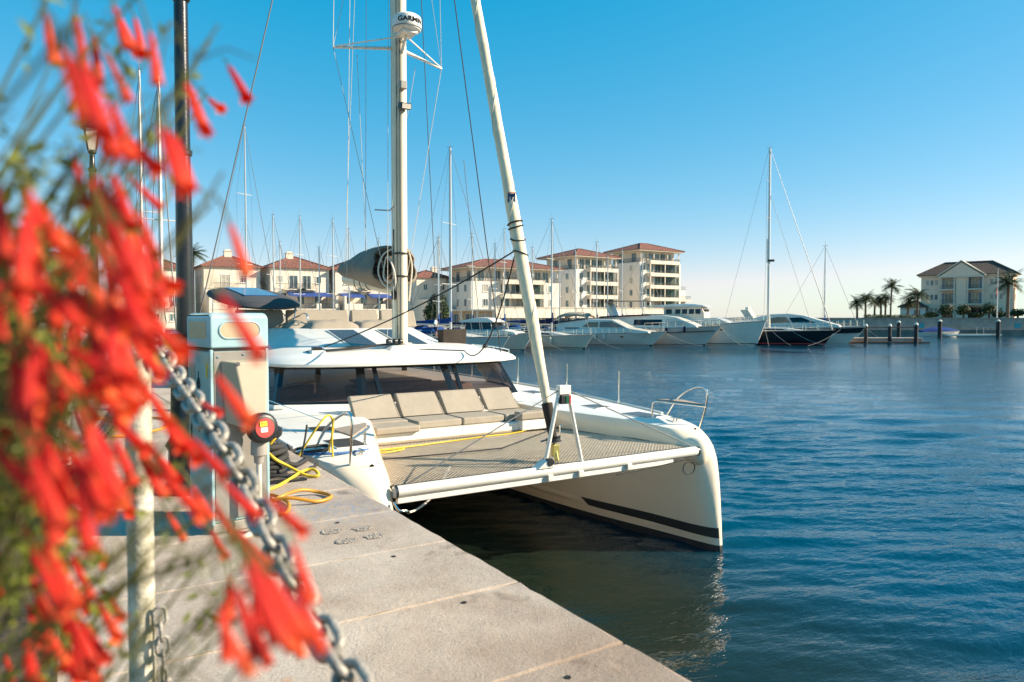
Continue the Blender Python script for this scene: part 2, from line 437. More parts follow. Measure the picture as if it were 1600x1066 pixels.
# ------------------------------------------------------------------ ground, quay, far shore
def mat_concrete():
    m = bpy.data.materials.new("quay_concrete"); m.use_nodes = True
    nt = m.node_tree; b = nt.nodes['Principled BSDF']; b.inputs['Roughness'].default_value = 0.88
    b.inputs['Specular IOR Level'].default_value = 0.25
    g = nt.nodes.new('ShaderNodeNewGeometry')
    def nz(scale, detail, rough=0.6, sc=None):
        n = nt.nodes.new('ShaderNodeTexNoise'); n.inputs['Scale'].default_value = scale; n.inputs['Detail'].default_value = detail; n.inputs['Roughness'].default_value = rough
        nt.links.new(g.outputs['Position'], n.inputs['Vector']); return n.outputs['Fac']
    def ramp(f, c0, c1, p0, p1):
        r = nt.nodes.new('ShaderNodeValToRGB'); r.color_ramp.elements[0].color = (*c0,1); r.color_ramp.elements[1].color = (*c1,1)
        r.color_ramp.elements[0].position = p0; r.color_ramp.elements[1].position = p1; nt.links.new(f, r.inputs['Fac']); return r.outputs[0]
    def mix(f, a, c, mode='MULTIPLY'):
        x = nt.nodes.new('ShaderNodeMix'); x.data_type = 'RGBA'; x.blend_type = mode
        if isinstance(f, float): x.inputs['Factor'].default_value = f
        else: nt.links.new(f, x.inputs['Factor'])
        nt.links.new(a, x.inputs['A']); nt.links.new(c, x.inputs['B']); return x.outputs['Result']
    base = ramp(nz(1.6, 6), (0.43, 0.34, 0.27), (0.59, 0.50, 0.415), 0.3, 0.72)
    fine = ramp(nz(95, 3, 0.75), (0.70, 0.69, 0.67), (1.0, 1.0, 1.0), 0.36, 0.60)
    c = mix(0.75, base, fine)
    speck = ramp(nz(46, 2, 0.5), (0.55, 0.5, 0.46), (1, 1, 1), 0.24, 0.36)
    c = mix(0.5, c, speck)
    stain = ramp(nz(0.9, 4, 0.55), (0.55, 0.45, 0.38), (1, 1, 1), 0.36, 0.52)
    c = mix(0.55, c, stain)
    oil = ramp(nz(3.1, 3, 0.5), (0.50, 0.45, 0.41), (1, 1, 1), 0.27, 0.34)
    c = mix(0.8, c, oil)
    wash = ramp(nz(0.55, 3, 0.6), (1, 1, 1), (1.18, 1.16, 1.12), 0.50, 0.66)
    c = mix(0.7, c, wash)
    rust = ramp(nz(5.5, 2, 0.4), (0.95, 0.62, 0.40), (1, 1, 1), 0.20, 0.27)
    c = mix(0.6, c, rust)
    vo = nt.nodes.new('ShaderNodeTexVoronoi'); vo.feature = 'DISTANCE_TO_EDGE'; vo.inputs['Scale'].default_value = 0.85
    wp = nt.nodes.new('ShaderNodeVectorMath'); wp.operation = 'ADD'; nzv = nt.nodes.new('ShaderNodeTexNoise'); nzv.inputs['Scale'].default_value = 3.0; nzv.inputs['Detail'].default_value = 5
    nt.links.new(g.outputs['Position'], nzv.inputs['Vector']); nt.links.new(g.outputs['Position'], wp.inputs[0]); nt.links.new(nzv.outputs['Color'], wp.inputs[1]); nt.links.new(wp.outputs[0], vo.inputs['Vector'])
    crack = ramp(vo.outputs['Distance'], (0.52, 0.48, 0.44), (1, 1, 1), 0.0, 0.0045)
    c = mix(0.55, c, crack)
    # old blue paint rubbed off by boats: a patch near the bow
    vm = nt.nodes.new('ShaderNodeVectorMath'); vm.operation = 'DISTANCE'; vm.inputs[1].default_value = (1.55, 4.62, 1.97)
    nt.links.new(g.outputs['Position'], vm.inputs[0])
    mr = nt.nodes.new('ShaderNodeMapRange'); mr.inputs['From Min'].default_value = 0.12; mr.inputs['From Max'].default_value = 0.55; mr.inputs['To Min'].default_value = 0.85; mr.inputs['To Max'].default_value = 0.0
    nt.links.new(vm.outputs['Value'], mr.inputs['Value'])
    pn = nt.nodes.new('ShaderNodeMath'); pn.operation = 'MULTIPLY'; nt.links.new(mr.outputs[0], pn.inputs[0])
    pr = ramp(nz(26, 5, 0.7), (0,0,0), (1,1,1), 0.46, 0.62); nt.links.new(pr, pn.inputs[1])
    blue = nt.nodes.new('ShaderNodeRGB'); blue.outputs[0].default_value = (0.20, 0.27, 0.36, 1)
    c = mix(pn.outputs[0], c, blue.outputs[0], 'MIX')
    nt.links.new(c, b.inputs['Base Color'])
    bp = nt.nodes.new('ShaderNodeBump'); bp.inputs['Strength'].default_value = 0.75; bp.inputs['Distance'].default_value = 0.006
    nt.links.new(nz(120, 4, 0.7), bp.inputs['Height']); 
    bp2 = nt.nodes.new('ShaderNodeBump'); bp2.inputs['Strength'].default_value = 0.4; bp2.inputs['Distance'].default_value = 0.02
    nt.links.new(nz(7, 4), bp2.inputs['Height']); nt.links.new(bp.outputs[0], bp2.inputs['Normal'])
    nt.links.new(bp2.outputs[0], b.inputs['Normal'])
    return m
CONC = mat_concrete()
CONCD = mat("joint_sand", (0.12, 0.09, 0.065), 0.95, var=0.4, vscale=30, bump=0.6, bscale=60)
QX = 1.838; QZ = 1.97
quay = thing("quay", None, None, (0, 0, 0)); OFF[quay.name] = Vector((0,0,0)); tag(quay, kind="structure")
qb = MB(); qb.box(-14, QX - 0.012, -8, 128, -5, QZ - 0.035); qb.build("quay_wall", CONCD, quay)
def slab_mesh(w, l, seed):
    rnd = random.Random(seed)
    n1, n2 = 16, 8
    out = []
    for i in range(n1): out.append((i/n1*w, 0))
    for i in range(n2): out.append((w, i/n2*l))
    for i in range(n1): out.append((w - i/n1*w, l))
    for i in range(n2): out.append((0, l - i/n2*l))
    cx, cy = w/2, l/2
    def ring(inset, z, jit):
        r = []
        for x, y in out:
            dx = 1 if x < cx else -1; dy = 1 if y < cy else -1
            onx = x < 1e-6 or abs(x-w) < 1e-6; ony = y < 1e-6 or abs(y-l) < 1e-6
            j = inset + abs(rnd.gauss(0, jit)) + (rnd.random() < 0.12) * jit * 3 * rnd.random()
            if abs(x-w) < 1e-6 and z > -.05: j += abs(rnd.gauss(0, .005))
            r.append((x + (dx*j if onx else 0), y + (dy*j if ony else 0), z))
        return r
    b = MB(); b.loft([ring(0.0, -0.10, 0), ring(0.0, -0.010, 0.0008), ring(0.002, -0.005, 0.003), ring(0.0055, 0, 0.0045)])
    return b
PITCH = 0.748
slab_meshes = []
for k in range(5):
    me = slab_mesh(1.91, PITCH - 0.004, k).mesh("slab", None, 0)
    bm = bmesh.new(); bm.from_mesh(me); bmesh.ops.recalc_face_normals(bm, faces=bm.faces); bm.to_mesh(me); bm.free()
    me.materials.append(CONC); slab_meshes.append(me)
y = 2.115 - PITCH * 5
k = 0
while y < 40:
    for row in (0, 1, 2):
        if row and y > 22: continue
        o = link("slab", slab_meshes[(k * 3 + row * 2) % 5], quay)
        o.location = (QX - 1.912 * (row + 1), y, QZ + random.uniform(-0.0015, 0.0015))
    y += PITCH; k += 1
fq = MB(); fq.box(-14, QX - 0.012, 40, 128, QZ - 0.2, QZ - 0.004); fq.build("quay_far_surface", CONC, quay)

LAND = mat("promenade_paving", (0.40, 0.33, 0.26), 0.9, var=0.2, vscale=0.4, coords='Object')
DARKWALL = mat("far_quay_wall", (0.22, 0.19, 0.16), 0.9, var=0.4, vscale=0.5, coords='Object')  # darker wall colour for the footing and breakwater
def land(name, ab, z, m, depth=6.0):
    b = MB(); b.prism([hb(a, bb, z - depth) for a, bb in ab], (0, 0, depth)); o = b.build(name, m); return tag(o, kind="structure")
land("promenade_ground", [(-120, 98), (-40, 98), (21, 98), (30, 112), (42, 150), (48, 420), (-220, 420), (-220, 98)], 1.5, LAND)
SEAW = mat("sea_wall_stone", (0.40, 0.33, 0.27), 0.9, var=0.25, vscale=0.8, bump=0.5, bscale=2.5)
land("headland_ground", [(46, 126), (190, 126), (260, 420), (70, 420), (50, 150)], 2.72, LAND)
# the pale sea wall along the headland with its dark tidal foot
sw = thing("sea_wall", "long pale stone sea wall under the palms and the villa on the right", "sea wall", hb(90, 125.6))
OFF[sw.name] = hb(90, 125.6)
b = MB(); b.obox(hb(108, 125.3, 1.95), E1, E2, (0,0,1), 62, 0.35, 0.95); b.build("wall", SEAW, sw)
b = MB(); b.obox(hb(108, 124.9, -0.6), E1, E2, (0,0,1), 62.2, 0.75, 1.6); b.build("tidal_footing", DARKWALL, sw)
b = MB(); b.obox(hb(108, 125.3, 2.96), E1, E2, (0,0,1), 62, 0.5, 0.06); b.build("coping", SEAW, sw)
TEALB = mat("teal_board", (0.02, 0.30, 0.36), 0.5)
for a in (60.6, 70.3, 86.8): 
    b = MB(); b.obox(hb(a, 124.9, 1.65), E1, E2, (0,0,1), 0.5, 0.04, 0.42); b.build("safety_board", TEALB, sw, bevel=0.03)
# breakwater at the harbour mouth
bw = MB()
rings = []
for i in range(40):
    a = 27 + i * 1.0
    h = 2.9 + 0.25 * mnoise.noise(Vector((i*0.9, 0, 0)))
    rings.append([hb(a, 136, -2), hb(a, 138, h*0.6), hb(a, 139.5, h), hb(a, 142, h), hb(a, 146, -2)])
bw.loft(rings); o = bw.build("breakwater", DARKWALL)
tag(o, "low dark breakwater closing the harbour mouth under the sky", "breakwater")
# ------------------------------------------------------------------ the catamaran moored at the quay
CX0 = 5.165
cat = thing("catamaran", "white sailing catamaran moored bow-on beside the quay with net and cushioned foredeck", "catamaran", (CX0, 12.5, 0), world=True)

FL = [-0.28, -0.05, 0.0, 0.055, 0.056, 0.12, 0.2, 0.28, 0.36, 0.5, 0.65, 0.78, 0.88, 0.94, 0.98, 1.0]
YSF = ([-0.28, 0.0, 0.2, 0.5, 0.72, 0.84, 0.92, 0.97, 1.0], [7.05, 6.84, 6.865, 6.91, 6.955, 7.01, 7.10, 7.20, 7.34])
DD = [0, 0.02, 0.06, 0.12, 0.2, 0.35, 0.6, 1.0, 1.5, 2.0, 2.6, 3.3, 4.2, 5.5, 7.0, 9.0, 11.2]
def z_deck(Y): return interp(Y, [7.2, 7.94, 9.5, 11.2, 13, 19], [1.60, 1.69, 1.725, 1.765, 1.79, 1.82])
HO = {1: 2.495, -1: 2.34}
def hw(side, f, d, s=1):
    """half-width of one hull at height fraction f, d metres aft of the stem; side 'i' inner, 'o' outer"""
    if side == 'i':
        wd = interp(d, [0, .02, .06, .12, .2, .35, .6, 1.0, 2.5, 4, 12], [.03, .10, .19, .27, .33, .39, .45, .54, .98, 1.05, 1.05])
        if s < 0: wd = interp(d, [0, .02, .06, .12, .35, .6, 1.0, 2.5, 4, 12], [.03, .08, .12, .16, .22, .30, .42, .95, 1.05, 1.05])
        ww = interp(d, [0, .02, .06, .12, .35, 1.0, 2.0, 3.2, 5, 12], [.025, .045, .06, .075, .12, .24, .44, .61, .77, .80])
    else:
        wd = interp(d, [0, .02, .06, .12, .2, .35, .6, 1.0, 2.1, 3.9, 6, 12], [.03, .08, .13, .17, .20, .235, .275, .33, .50, .63, .66, .62])
        if s < 0: wd = interp(d, [0, .02, .06, .12, .2, .35, .6, 1.0, 2.0, 12], [.03, .10, .18, .26, .33, .41, .50, .58, .62, .62])
        ww = interp(d, [0, .02, .06, .12, .35, 1.0, 2.0, 3.2, 5, 12], [.025, .045, .06, .075, .11, .21, .36, .46, .54, .55])
    g = max(0.0, min(1.0, (f - 0.02) / 0.98))
    g = g ** 0.85
    w = lerp(ww, wd, g)
    if f < 0: w *= max(0.25, 1 + f * 2.2)
    return w
def hullpt(s, side, f, d, off=0.0):
    ys = interp(f, *YSF)
    Y = ys + d * (19.0 - ys) / 11.9
    z = f * z_deck(max(7.2, Y)) if f > 0 else f * 1.6
    sg = 1 if side == 'o' else -1
    return Vector((CX0 + s * (HO[s] + sg * (hw(side, f, d, s) + off)), Y, z))
for s in (1, -1):
    hb_ = MB(); bf = MB()
    DDX = DD
    for (blk, fl, tgt) in ((0, [x for x in FL if x >= 0.056], hb_), (1, [x for x in FL if x <= 0.056], bf)):
        for side in ('i', 'o'):
            rows = [[hullpt(s, side, f, d) for d in DDX] for f in fl]
            n = len(DDX); P = [p for r in rows for p in r]
            F = [(a*n+i, a*n+i+1, (a+1)*n+i+1, (a+1)*n+i) for a in range(len(rows)-1) for i in range(n-1)]
            tgt.add(P, F)
        # close the narrow stem face and the transom
        for di in (0, -1):
            L = [hullpt(s, 'i', f, DDX[di]) for f in fl]; Q = [hullpt(s, 'o', f, DDX[di]) for f in fl]
            m_ = len(fl)
            tgt.add(L + Q, [(i, i+1, m_+i+1, m_+i) for i in range(m_-1)])
    def weld(mb):
        bm = bmesh.new(); vs = [bm.verts.new(v) for v in mb.v]; bm.verts.ensure_lookup_table()
        for f in mb.f:
            try: bm.faces.new([vs[i] for i in f])
            except Exception: pass
        bmesh.ops.remove_doubles(bm, verts=bm.verts, dist=0.002)
        bm.verts.index_update(); mb.v = [v.co.copy() for v in bm.verts]; mb.f = [tuple(v.index for v in f.verts) for f in bm.faces]; bm.free()
        return mb
    # deck on top of this hull (crowned), white
    rows = []
    for d in DDX:
        a = hullpt(s, 'i', 1.0, d); c = hullpt(s, 'o', 1.0, d)
        rows.append([a, a.lerp(c, .12) + Vector((0,0,.018)), a.lerp(c, .5) + Vector((0,0,.03)), a.lerp(c, .88) + Vector((0,0,.018)), c])
    dk = MB(); n = 5
    dk.add([p for r in rows for p in r], [(a*n+i, a*n+i+1, (a+1)*n+i+1, (a+1)*n+i) for a in range(len(rows)-1) for i in range(n-1)])
    hull = weld(hb_).build("hull", HULLC, cat, smooth=38)
    weld(bf).build("antifouling_band", ANTIF, hull, smooth=38)
    dk.build("hull_deck", GEL, cat, smooth=30, fix=True)
    # charcoal stripe along the inner and outer topsides
    for side in ('i', 'o'):
        ds = [0.0, .02, .06, .12, .2, .35, .6, 1.0, 1.5, 2.0, 2.2, 2.32]
        st = MB(); P = []
        for d in ds:
            k = d / 2.32
            top = lerp(0.205, 0.198, k); bot = lerp(0.118, 0.130, min(1, d/2.2)) if d <= 2.2 else 0.198
            P += [hullpt(s, side, lerp(bot, top, j/3), d, 0.004) for j in range(4)]
        st.add(P, [(a*4+i, a*4+i+1, (a+1)*4+i+1, (a+1)*4+i) for a in range(len(ds)-1) for i in range(3)])
        st.build("stripe", STRIPE, hull, smooth=40)
    # chine step under the stripe on the inner side
    ch = MB(); P = []
    for d in [2.3, 2.6, 3.3, 4.2, 5.5, 7.0]:
        f0 = lerp(0.155, 0.19, min(1, (d-2.3)/2))
        P += [hullpt(s, 'i', f0+.03, d, 0.0), hullpt(s, 'i', f0, d, .05*min(1, (d-2.3)/1.6)), hullpt(s, 'i', f0-.012, d, .05*min(1, (d-2.3)/1.6)), hullpt(s, 'i', f0-.04, d, 0.0)]
    ch.add(P, [(a*4+i, a*4+i+1, (a+1)*4+i+1, (a+1)*4+i) for a in range(5) for i in range(3)])
    ch.build("chine", HULLC, hull, smooth=30)
    # toe rail
    tr = MB(); tr.tube([hullpt(s, 'o', 1.0, d) + Vector((-s*0.03, 0, 0.022)) for d in DD[7:]], 0.022, 6); tr.build("toe_rail", GEL, hull, smooth=60)
    # beam pod moulding
    Xp = CX0 + s * (2.495 - 0.30); 
    if s > 0:
        pod = MB(); pc = Vector((Xp + .10, 7.15, 1.365)); rings = []
        for a in range(13):
            ph = -math.pi/2 + math.pi*a/12
            rings.append([pc + Vector((-.15*math.sin(ph), .20*math.cos(ph)*math.copysign(abs(math.cos(q))**.7, math.cos(q)), .19*math.cos(ph)*math.copysign(abs(math.sin(q))**.7, math.sin(q)))) for q in [2*math.pi*k/20 for k in range(20)]])
        pod.loft(rings); pod.build("beam_pod", HULLC, hull, smooth=70)
    # mooring cleat
    cy = 7.72; cxx = CX0 + s*(HO[s] - .02); cz = z_deck(cy) + .03
    cl_ = MB(); cl_.tube([(cxx, cy-.10, cz+.045), (cxx, cy-.04, cz+.05), (cxx, cy+.04, cz+.05), (cxx, cy+.10, cz+.045)], [.008, .013, .013, .008], 8); cl_.tube([(cxx, cy-.03, cz-.02), (cxx, cy-.03, cz+.05)], .012, 8); cl_.tube([(cxx, cy+.03, cz-.02), (cxx, cy+.03, cz+.05)], .012, 8)
    cl_.build("cleat", STEEL, cat, smooth=60)
    # deck hatches, dark glass and black strips
    for (x, yy, lx, ly) in ((2.36, 8.30, .20, .30), (2.30, 9.35, .17, .22), (2.45, 11.4, .15, .25)):
        hx = CX0 + s * x; zz = z_deck(yy) + 0.03
        hx = CX0 + s * (x - (2.495 - HO[s]) + (.0 if s > 0 else .10)); fr = MB(); fr.box(hx-lx, hx+lx, yy-ly, yy+ly, zz-.05, zz+.004); h = fr.build("deck_hatch", ALU, cat, bevel=0.012)
        gl = MB(); gl.box(hx-lx+.025, hx+lx-.025, yy-ly+.025, yy+ly-.025, zz-.02, zz+.008); gl.build("hatch_glass", SKYL, h)
    # stanchions
    for yy in (9.56, 11.22, 13.0, 15.0, 17.0):
        d_ = [d for d in DD]; o_ = hw('o', 1.0, (yy-7.34)*11.9/11.66, s)
        px = CX0 + s * (HO[s] + o_ - 0.035)
        stn = MB(); stn.tube([(px, yy, z_deck(yy)), (px, yy, z_deck(yy)+0.06)], 0.028, 8); stn.tube([(px, yy, z_deck(yy)), (px, yy, z_deck(yy)+0.56)], 0.0135, 8)
        stn.build("stanchion", STEEL, cat, smooth=60)
# bow rails: the far (seaward) pulpit and the near one
def pulpit(s):
    xo = CX0 + s*(HO[s]+0.22); xi = CX0 + s*(HO[s]-0.22)
    b = MB()
    b.tube(smooth_path([(xo-s*.02, 7.45, 1.62), (xo, 7.36, 1.9), (xo, 7.33, 2.12), (xo, 7.40, 2.20), (xo, 7.60, 2.17), (xo+s*.06, 7.95, 2.0), (xo+s*.12, 8.25, 1.70)], 5), 0.0155, 8)
    b.tube(smooth_path([(xo, 7.345, 1.93), (xi+s*.1, 7.75, 1.97), (xi+s*.05, 7.98, 1.96), (xi+s*.04, 8.02, 1.9), (xi+s*.04, 8.03, 1.70)], 5), 0.0145, 8)
    o = b.build("bow_rail", STEEL, cat, smooth=60)
    st = MB(); st.prism([(xo-s*.02, 7.37, 1.945), (xi+s*.12, 7.74, 1.985), (xi+s*.05, 7.95, 1.985), (xo+s*.05, 7.86, 1.96)], (0,0,.02)); st.build("bow_seat", TANM, o, bevel=.006)
pulpit(1); pulpit(-1)

# forward crossbeam with its lower extrusion
BY, BZ = 7.035, 1.39
bx = MB(); bx.lathe([(0.0, -2.22), (.060, -2.22), (.064, -2.20), (.064, 2.18), (.060, 2.2), (0, 2.2)], (CX0, BY, BZ), 20, (1,0,0))
beam = bx.build("crossbeam", ALU, cat, smooth=40)
b = MB(); b.box(CX0-2.19, CX0+1.75, BY-.028, BY+.028, BZ-.125, BZ-.05); b.build("beam_keel", GEL, beam, bevel=.012)
for x in (-2.2, 2.2):
    b = MB(); b.lathe([(0,-.012),(.068,-.012),(.068,.012),(0,.012)], (CX0+x, BY, BZ), 20, (1,0,0)); b.build("beam_end_cap", BLACK, beam, smooth=40)
for x in (-.27, 0.18, .95):
    b = MB(); b.box(CX0+x-.035, CX0+x+.035, BY-.074, BY-.02, BZ-.095, BZ-.03); b.build("beam_bracket", ALU, beam, bevel=.006)
# bowsprit-like triangle (seagull striker) on the beam
AX0, AX1, AT = 4.85, 5.40, 5.115
b = MB(); b.tube([(AX0, BY, BZ+.055), (AT-.055, BY+.0, 2.33)], [.026, .023], 10); b.build("striker_leg", ALU, cat, smooth=50)
b = MB(); b.tube([(AX1, BY, BZ+.055), (AT+.075, BY, 2.33)], [.026, .023], 10); b.build("striker_leg", ALU, cat, smooth=50)
b = MB(); b.prism([(AT-.075, BY-.04, 2.29), (AT+.095, BY-.04, 2.29), (AT+.095, BY-.04, 2.40), (AT-.075, BY-.04, 2.405)], (0,.08,0)); b.build("striker_head", ALU, cat, bevel=.01)
b = MB(); b.box(AT-.055, AT+.062, BY-.05, BY+.03, 2.18, 2.285); nl = b.build("navigation_light", BLACK, cat, bevel=.008)
b = MB(); b.box(AT+.066, AT+.088, BY-.048, BY+.02, 2.185, 2.28); b.build("port_lens", mat("red_lens", (.5,.02,.02), .15), nl)
b = MB(); b.box(AT+.01, AT+.058, BY-.056, BY-.051, 2.19, 2.275); b.build("green_lens", mat("green_lens", (.02,.10,.06), .15), nl)
for x0 in (CX0-2.05, CX0+2.1):
    b = MB(); b.tube([(x0, BY, BZ+.08), (AT, BY, 2.37)], .0075, 6); b.build("striker_wire", WIRE, cat, smooth=60)
b = MB(); b.prism([(AX0-.14, BY-.07, BZ+.05), (AX0+.11, BY-.07, BZ+.05), (AX0+.05, BY-.07, BZ+.16), (AX0-.02, BY-.07, BZ+.13)], (0,.14,0)); b.build("striker_foot", ALU, cat, bevel=.008)
b = MB(); b.lathe([(0,-.06),(.045,-.06),(.045,.06),(0,.06)], (AX0+.04, BY-.02, BZ+.12), 12, (0,1,0)); b.build("striker_block", BLACK, cat, smooth=40)

# trampoline net: real diagonal cords
NZ = 1.43
def net_in(Y, s): return CX0 + s*(HO[s] - hw('i', 1.0, max(0.05, Y-7.30)*1.02, s)) - s*0.02
def clip(p, d, steps=220):
    segs = []; cur = []
    for i in range(steps+1):
        q = (p[0]+d[0]*i/steps, p[1]+d[1]*i/steps)
        ok = 7.12 < q[1] < 9.44 and net_in(q[1], -1) < q[0] < net_in(q[1], 1)
        if ok: cur.append(q)
        elif cur: segs.append((cur[0], cur[-1])); cur = []
    if cur: segs.append((cur[0], cur[-1]))
    return segs
net = MB()
def cord(a, c, z, r=0.0050):
    a = Vector((a[0], a[1], z)); c = Vector((c[0], c[1], z))
    if (c-a).length < .02: return
    t = (c-a).normalized(); nrm = Vector((-t.y, t.x, 0))*r; u = Vector((0,0,.0016))
    P = [a+nrm, a+u, a-nrm, a-u, c+nrm, c+u, c-nrm, c-u]
    net.add(P, [(0,1,5,4),(1,2,6,5),(2,3,7,6),(3,0,4,7)])
STEPN = 0.040
k = -3.4
while k < 6.2:
    for sgn, dz in ((1, 0.0), (-1, 0.006)):
        x0 = CX0 - 2.5 + k if sgn > 0 else CX0 + 2.5 - k
        for a, c in clip((x0, 7.0), (sgn*2.6, 2.6)): cord(a, c, NZ + dz)
    k += STEPN * 1.4142
tag(net.build("trampoline_net", mat("net_cord", (0.72, 0.60, 0.45), 0.8, var=0.2, vscale=9), cat, fix=False), kind="stuff")
nf = MB()
for s in (-1, 1): nf.tube([(net_in(Y, s)+s*.01, Y, NZ) for Y in (7.15, 7.4, 7.8, 8.4, 9.0, 9.44)], .013, 6)
nf.tube([(net_in(9.44, -1), 9.44, NZ), (net_in(9.44, 1), 9.44, NZ)], .013, 6); nf.tube([(net_in(7.14, -1), 7.13, NZ), (net_in(7.14, 1), 7.13, NZ)], .012, 6)
nf.build("net_border", CANVASD, cat, smooth=60)
b = MB(); b.tube(sag((2.95, 8.45, 1.47), (5.0, 8.25, 1.47), .01)+sag((5.0, 8.25, 1.47), (6.7, 9.35, 1.47), .0), .009, 6); b.build("net_line", ROPEB, cat, smooth=60)

# bridge deck, foredeck steps and coaming
b = MB(); b.loft([[(x, 9.46 + dy, z) for x, z, dy in ((3.62,1.46,0),(6.68,1.46,0),(6.68,1.05,.25),(6.3,.72,.9),(4.0,.72,.9),(3.62,1.05,.25))],
                  [(x, 18.6, z) for x, z in ((3.62,1.46),(6.68,1.46),(6.68,1.05),(6.3,.72),(4.0,.72),(3.62,1.05))]]); b.build("bridge_deck", HULLC, cat, smooth=30)
b = MB(); b.prism([(3.50,9.47,1.462),(6.62,9.47,1.462),(6.66,10.6,1.462),(3.42,10.6,1.462)], (0,0,.128)); b.build("seat_plinth", GEL, cat, bevel=.02)
def sidedeck(s):
    b = MB()
    pts = []
    for Y in (9.5, 9.9, 10.4, 11.0, 12.0, 14.0, 18.8):
        xin = CX0 + s * interp(Y, [9.5, 10.0, 10.6, 11, 19], [1.62, 1.62, 1.66, 1.3, 1.3])
        xout = CX0 + s * (HO[s] - 0.78)
        pts.append((xin, xout, Y))
    rings = [[(xi, Y, 1.45), (xi, Y, z_deck(Y)+.015), (xo, Y, z_deck(Y)+.022), (xo, Y, 1.45)] for xi, xo, Y in pts]
    b.loft(rings); b.build("side_deck", GEL, cat, smooth=30)
sidedeck(1); sidedeck(-1)

# cabin: coaming, glass front, pillars
PB = [(2.35, 13.2), (2.80, 11.35), (4.02, 10.80), (5.60, 10.72), (6.96, 10.92), (7.52, 12.3), (7.62, 13.2)]
ZB, ZT = 1.865, 2.43
def up_(p, t): 
    x, y_ = p; k = 0.40*t
    return Vector((x + (CX0-x)*0.085*t, y_ + k, lerp(ZB, ZT, t)))
co = MB(); n = len(PB)
base = [(x + (x-CX0)*.03, y_-.10, 1.62) for x, y_ in PB] + [(7.75, 18.3, 1.62), (2.3, 18.3, 1.62)]
top = [(x, y_, ZB) for x, y_ in PB] + [(7.62, 18.2, ZB), (2.35, 18.2, ZB)]
co.loft([base, top]); co.build("cabin_coaming", GEL, cat, smooth=25)
for i in range(n-1):
    a, c = Vector((*PB[i], 0)), Vector((*PB[i+1], 0))
    ins = 0.075 / max((c-a).length, .1)
    t0, t1 = ins, 1-ins
    lo0, lo1 = up_(a.lerp(c, t0).to_2d()[:], .06), up_(a.lerp(c, t1).to_2d()[:], .06)
    hi0, hi1 = up_(a.lerp(c, t0).to_2d()[:], .92), up_(a.lerp(c, t1).to_2d()[:], .92)
    g = MB(); g.quad(lo0, lo1, hi1, hi0); w = g.build("cabin_window", GLASS, cat, fix=False)
    w["label"] = "dark tinted cabin window pane"
    fr = MB(); nrm = (lo1-lo0).cross(hi0-lo0).normalized() * -0.006
    A0, A1, B1, B0 = up_(PB[i], 0), up_(PB[i+1], 0), up_(PB[i+1], 1), up_(PB[i], 1)
    fr.add([A0, A1, B1, B0, lo0, lo1, hi1, hi0], [(0,1,5,4),(1,2,6,5),(2,3,7,6),(3,0,4,7)]); fr.build("window_frame", WINFR, w, fix=False)
for p in ((4.30, 10.79), (5.78, 10.745)):
    b = MB(); b.obox(up_(p, .5) + Vector((0,-.012,0)), (1,0,0), (0, .40, .565), (0,-.565,.40), .035, .30, .010)
    b.build("windscreen_pillar", WINFR, cat)
# inside of the saloon
INW = mat("saloon_wood", (0.48, 0.30, 0.22), 0.5, var=0.2, vscale=3); INC = mat("saloon_cream", (0.72, 0.60, 0.50), 0.7, var=0.1)
b = MB(); b.box(2.6, 7.5, 11.3, 18.0, 1.42, 1.45); b.build("saloon_floor", INW, cat)
b = MB(); b.box(2.75, 3.9, 12.1, 12.8, 1.46, 2.02); b.build("saloon_galley", INC, cat, bevel=.03)
b = MB(); b.box(4.5, 6.8, 12.3, 13.1, 1.46, 1.95); b.build("saloon_sofa", INC, cat, bevel=.05)
b = MB(); b.box(5.0, 6.4, 13.3, 14.2, 1.9, 1.95); b.box(5.6, 5.8, 13.6, 13.9, 1.46, 1.9); b.build("saloon_table", INW, cat)
for x in (2.6, 3.3, 4.25, 5.2, 6.2, 7.4):
    b = MB(); b.box(x-.05, x+.05, 16.9, 17.0, 1.46, 2.5); b.build("aft_door_post", BLACK, cat)
b = MB(); b.tube(smooth_path([(2.75,12.0,2.03),(3.55,12.0,2.13),(3.62,12.0,2.1),(3.62,12.0,1.95)],4), .02, 8); b.build("galley_rail", STEEL, cat, smooth=60)

# roof
RO = [(2.62, 13.0), (2.72, 12.1), (3.02, 11.45), (3.5, 11.15), (4.2, 10.98), (5.165, 10.93), (6.2, 10.98), (6.75, 11.1), (7.22, 11.42), (7.55, 12.1), (7.68, 13.0), (7.7, 16), (7.7, 18.4), (2.6, 18.4), (2.6, 16)]
def rr(k, z, ycen=14.9): return [(CX0+(x-CX0)*k, ycen+(y_-ycen)*k, z) for x, y_ in RO]
b = MB(); b.loft([rr(.93, 2.425), rr(.985, 2.42), rr(1.0, 2.435), rr(1.0, 2.475), rr(.985, 2.515), rr(.93, 2.565), rr(.84, 2.625), rr(.74, 2.675), rr(.5, 2.705)])
roof = b.build("cabin_roof", GEL, cat, smooth=28)
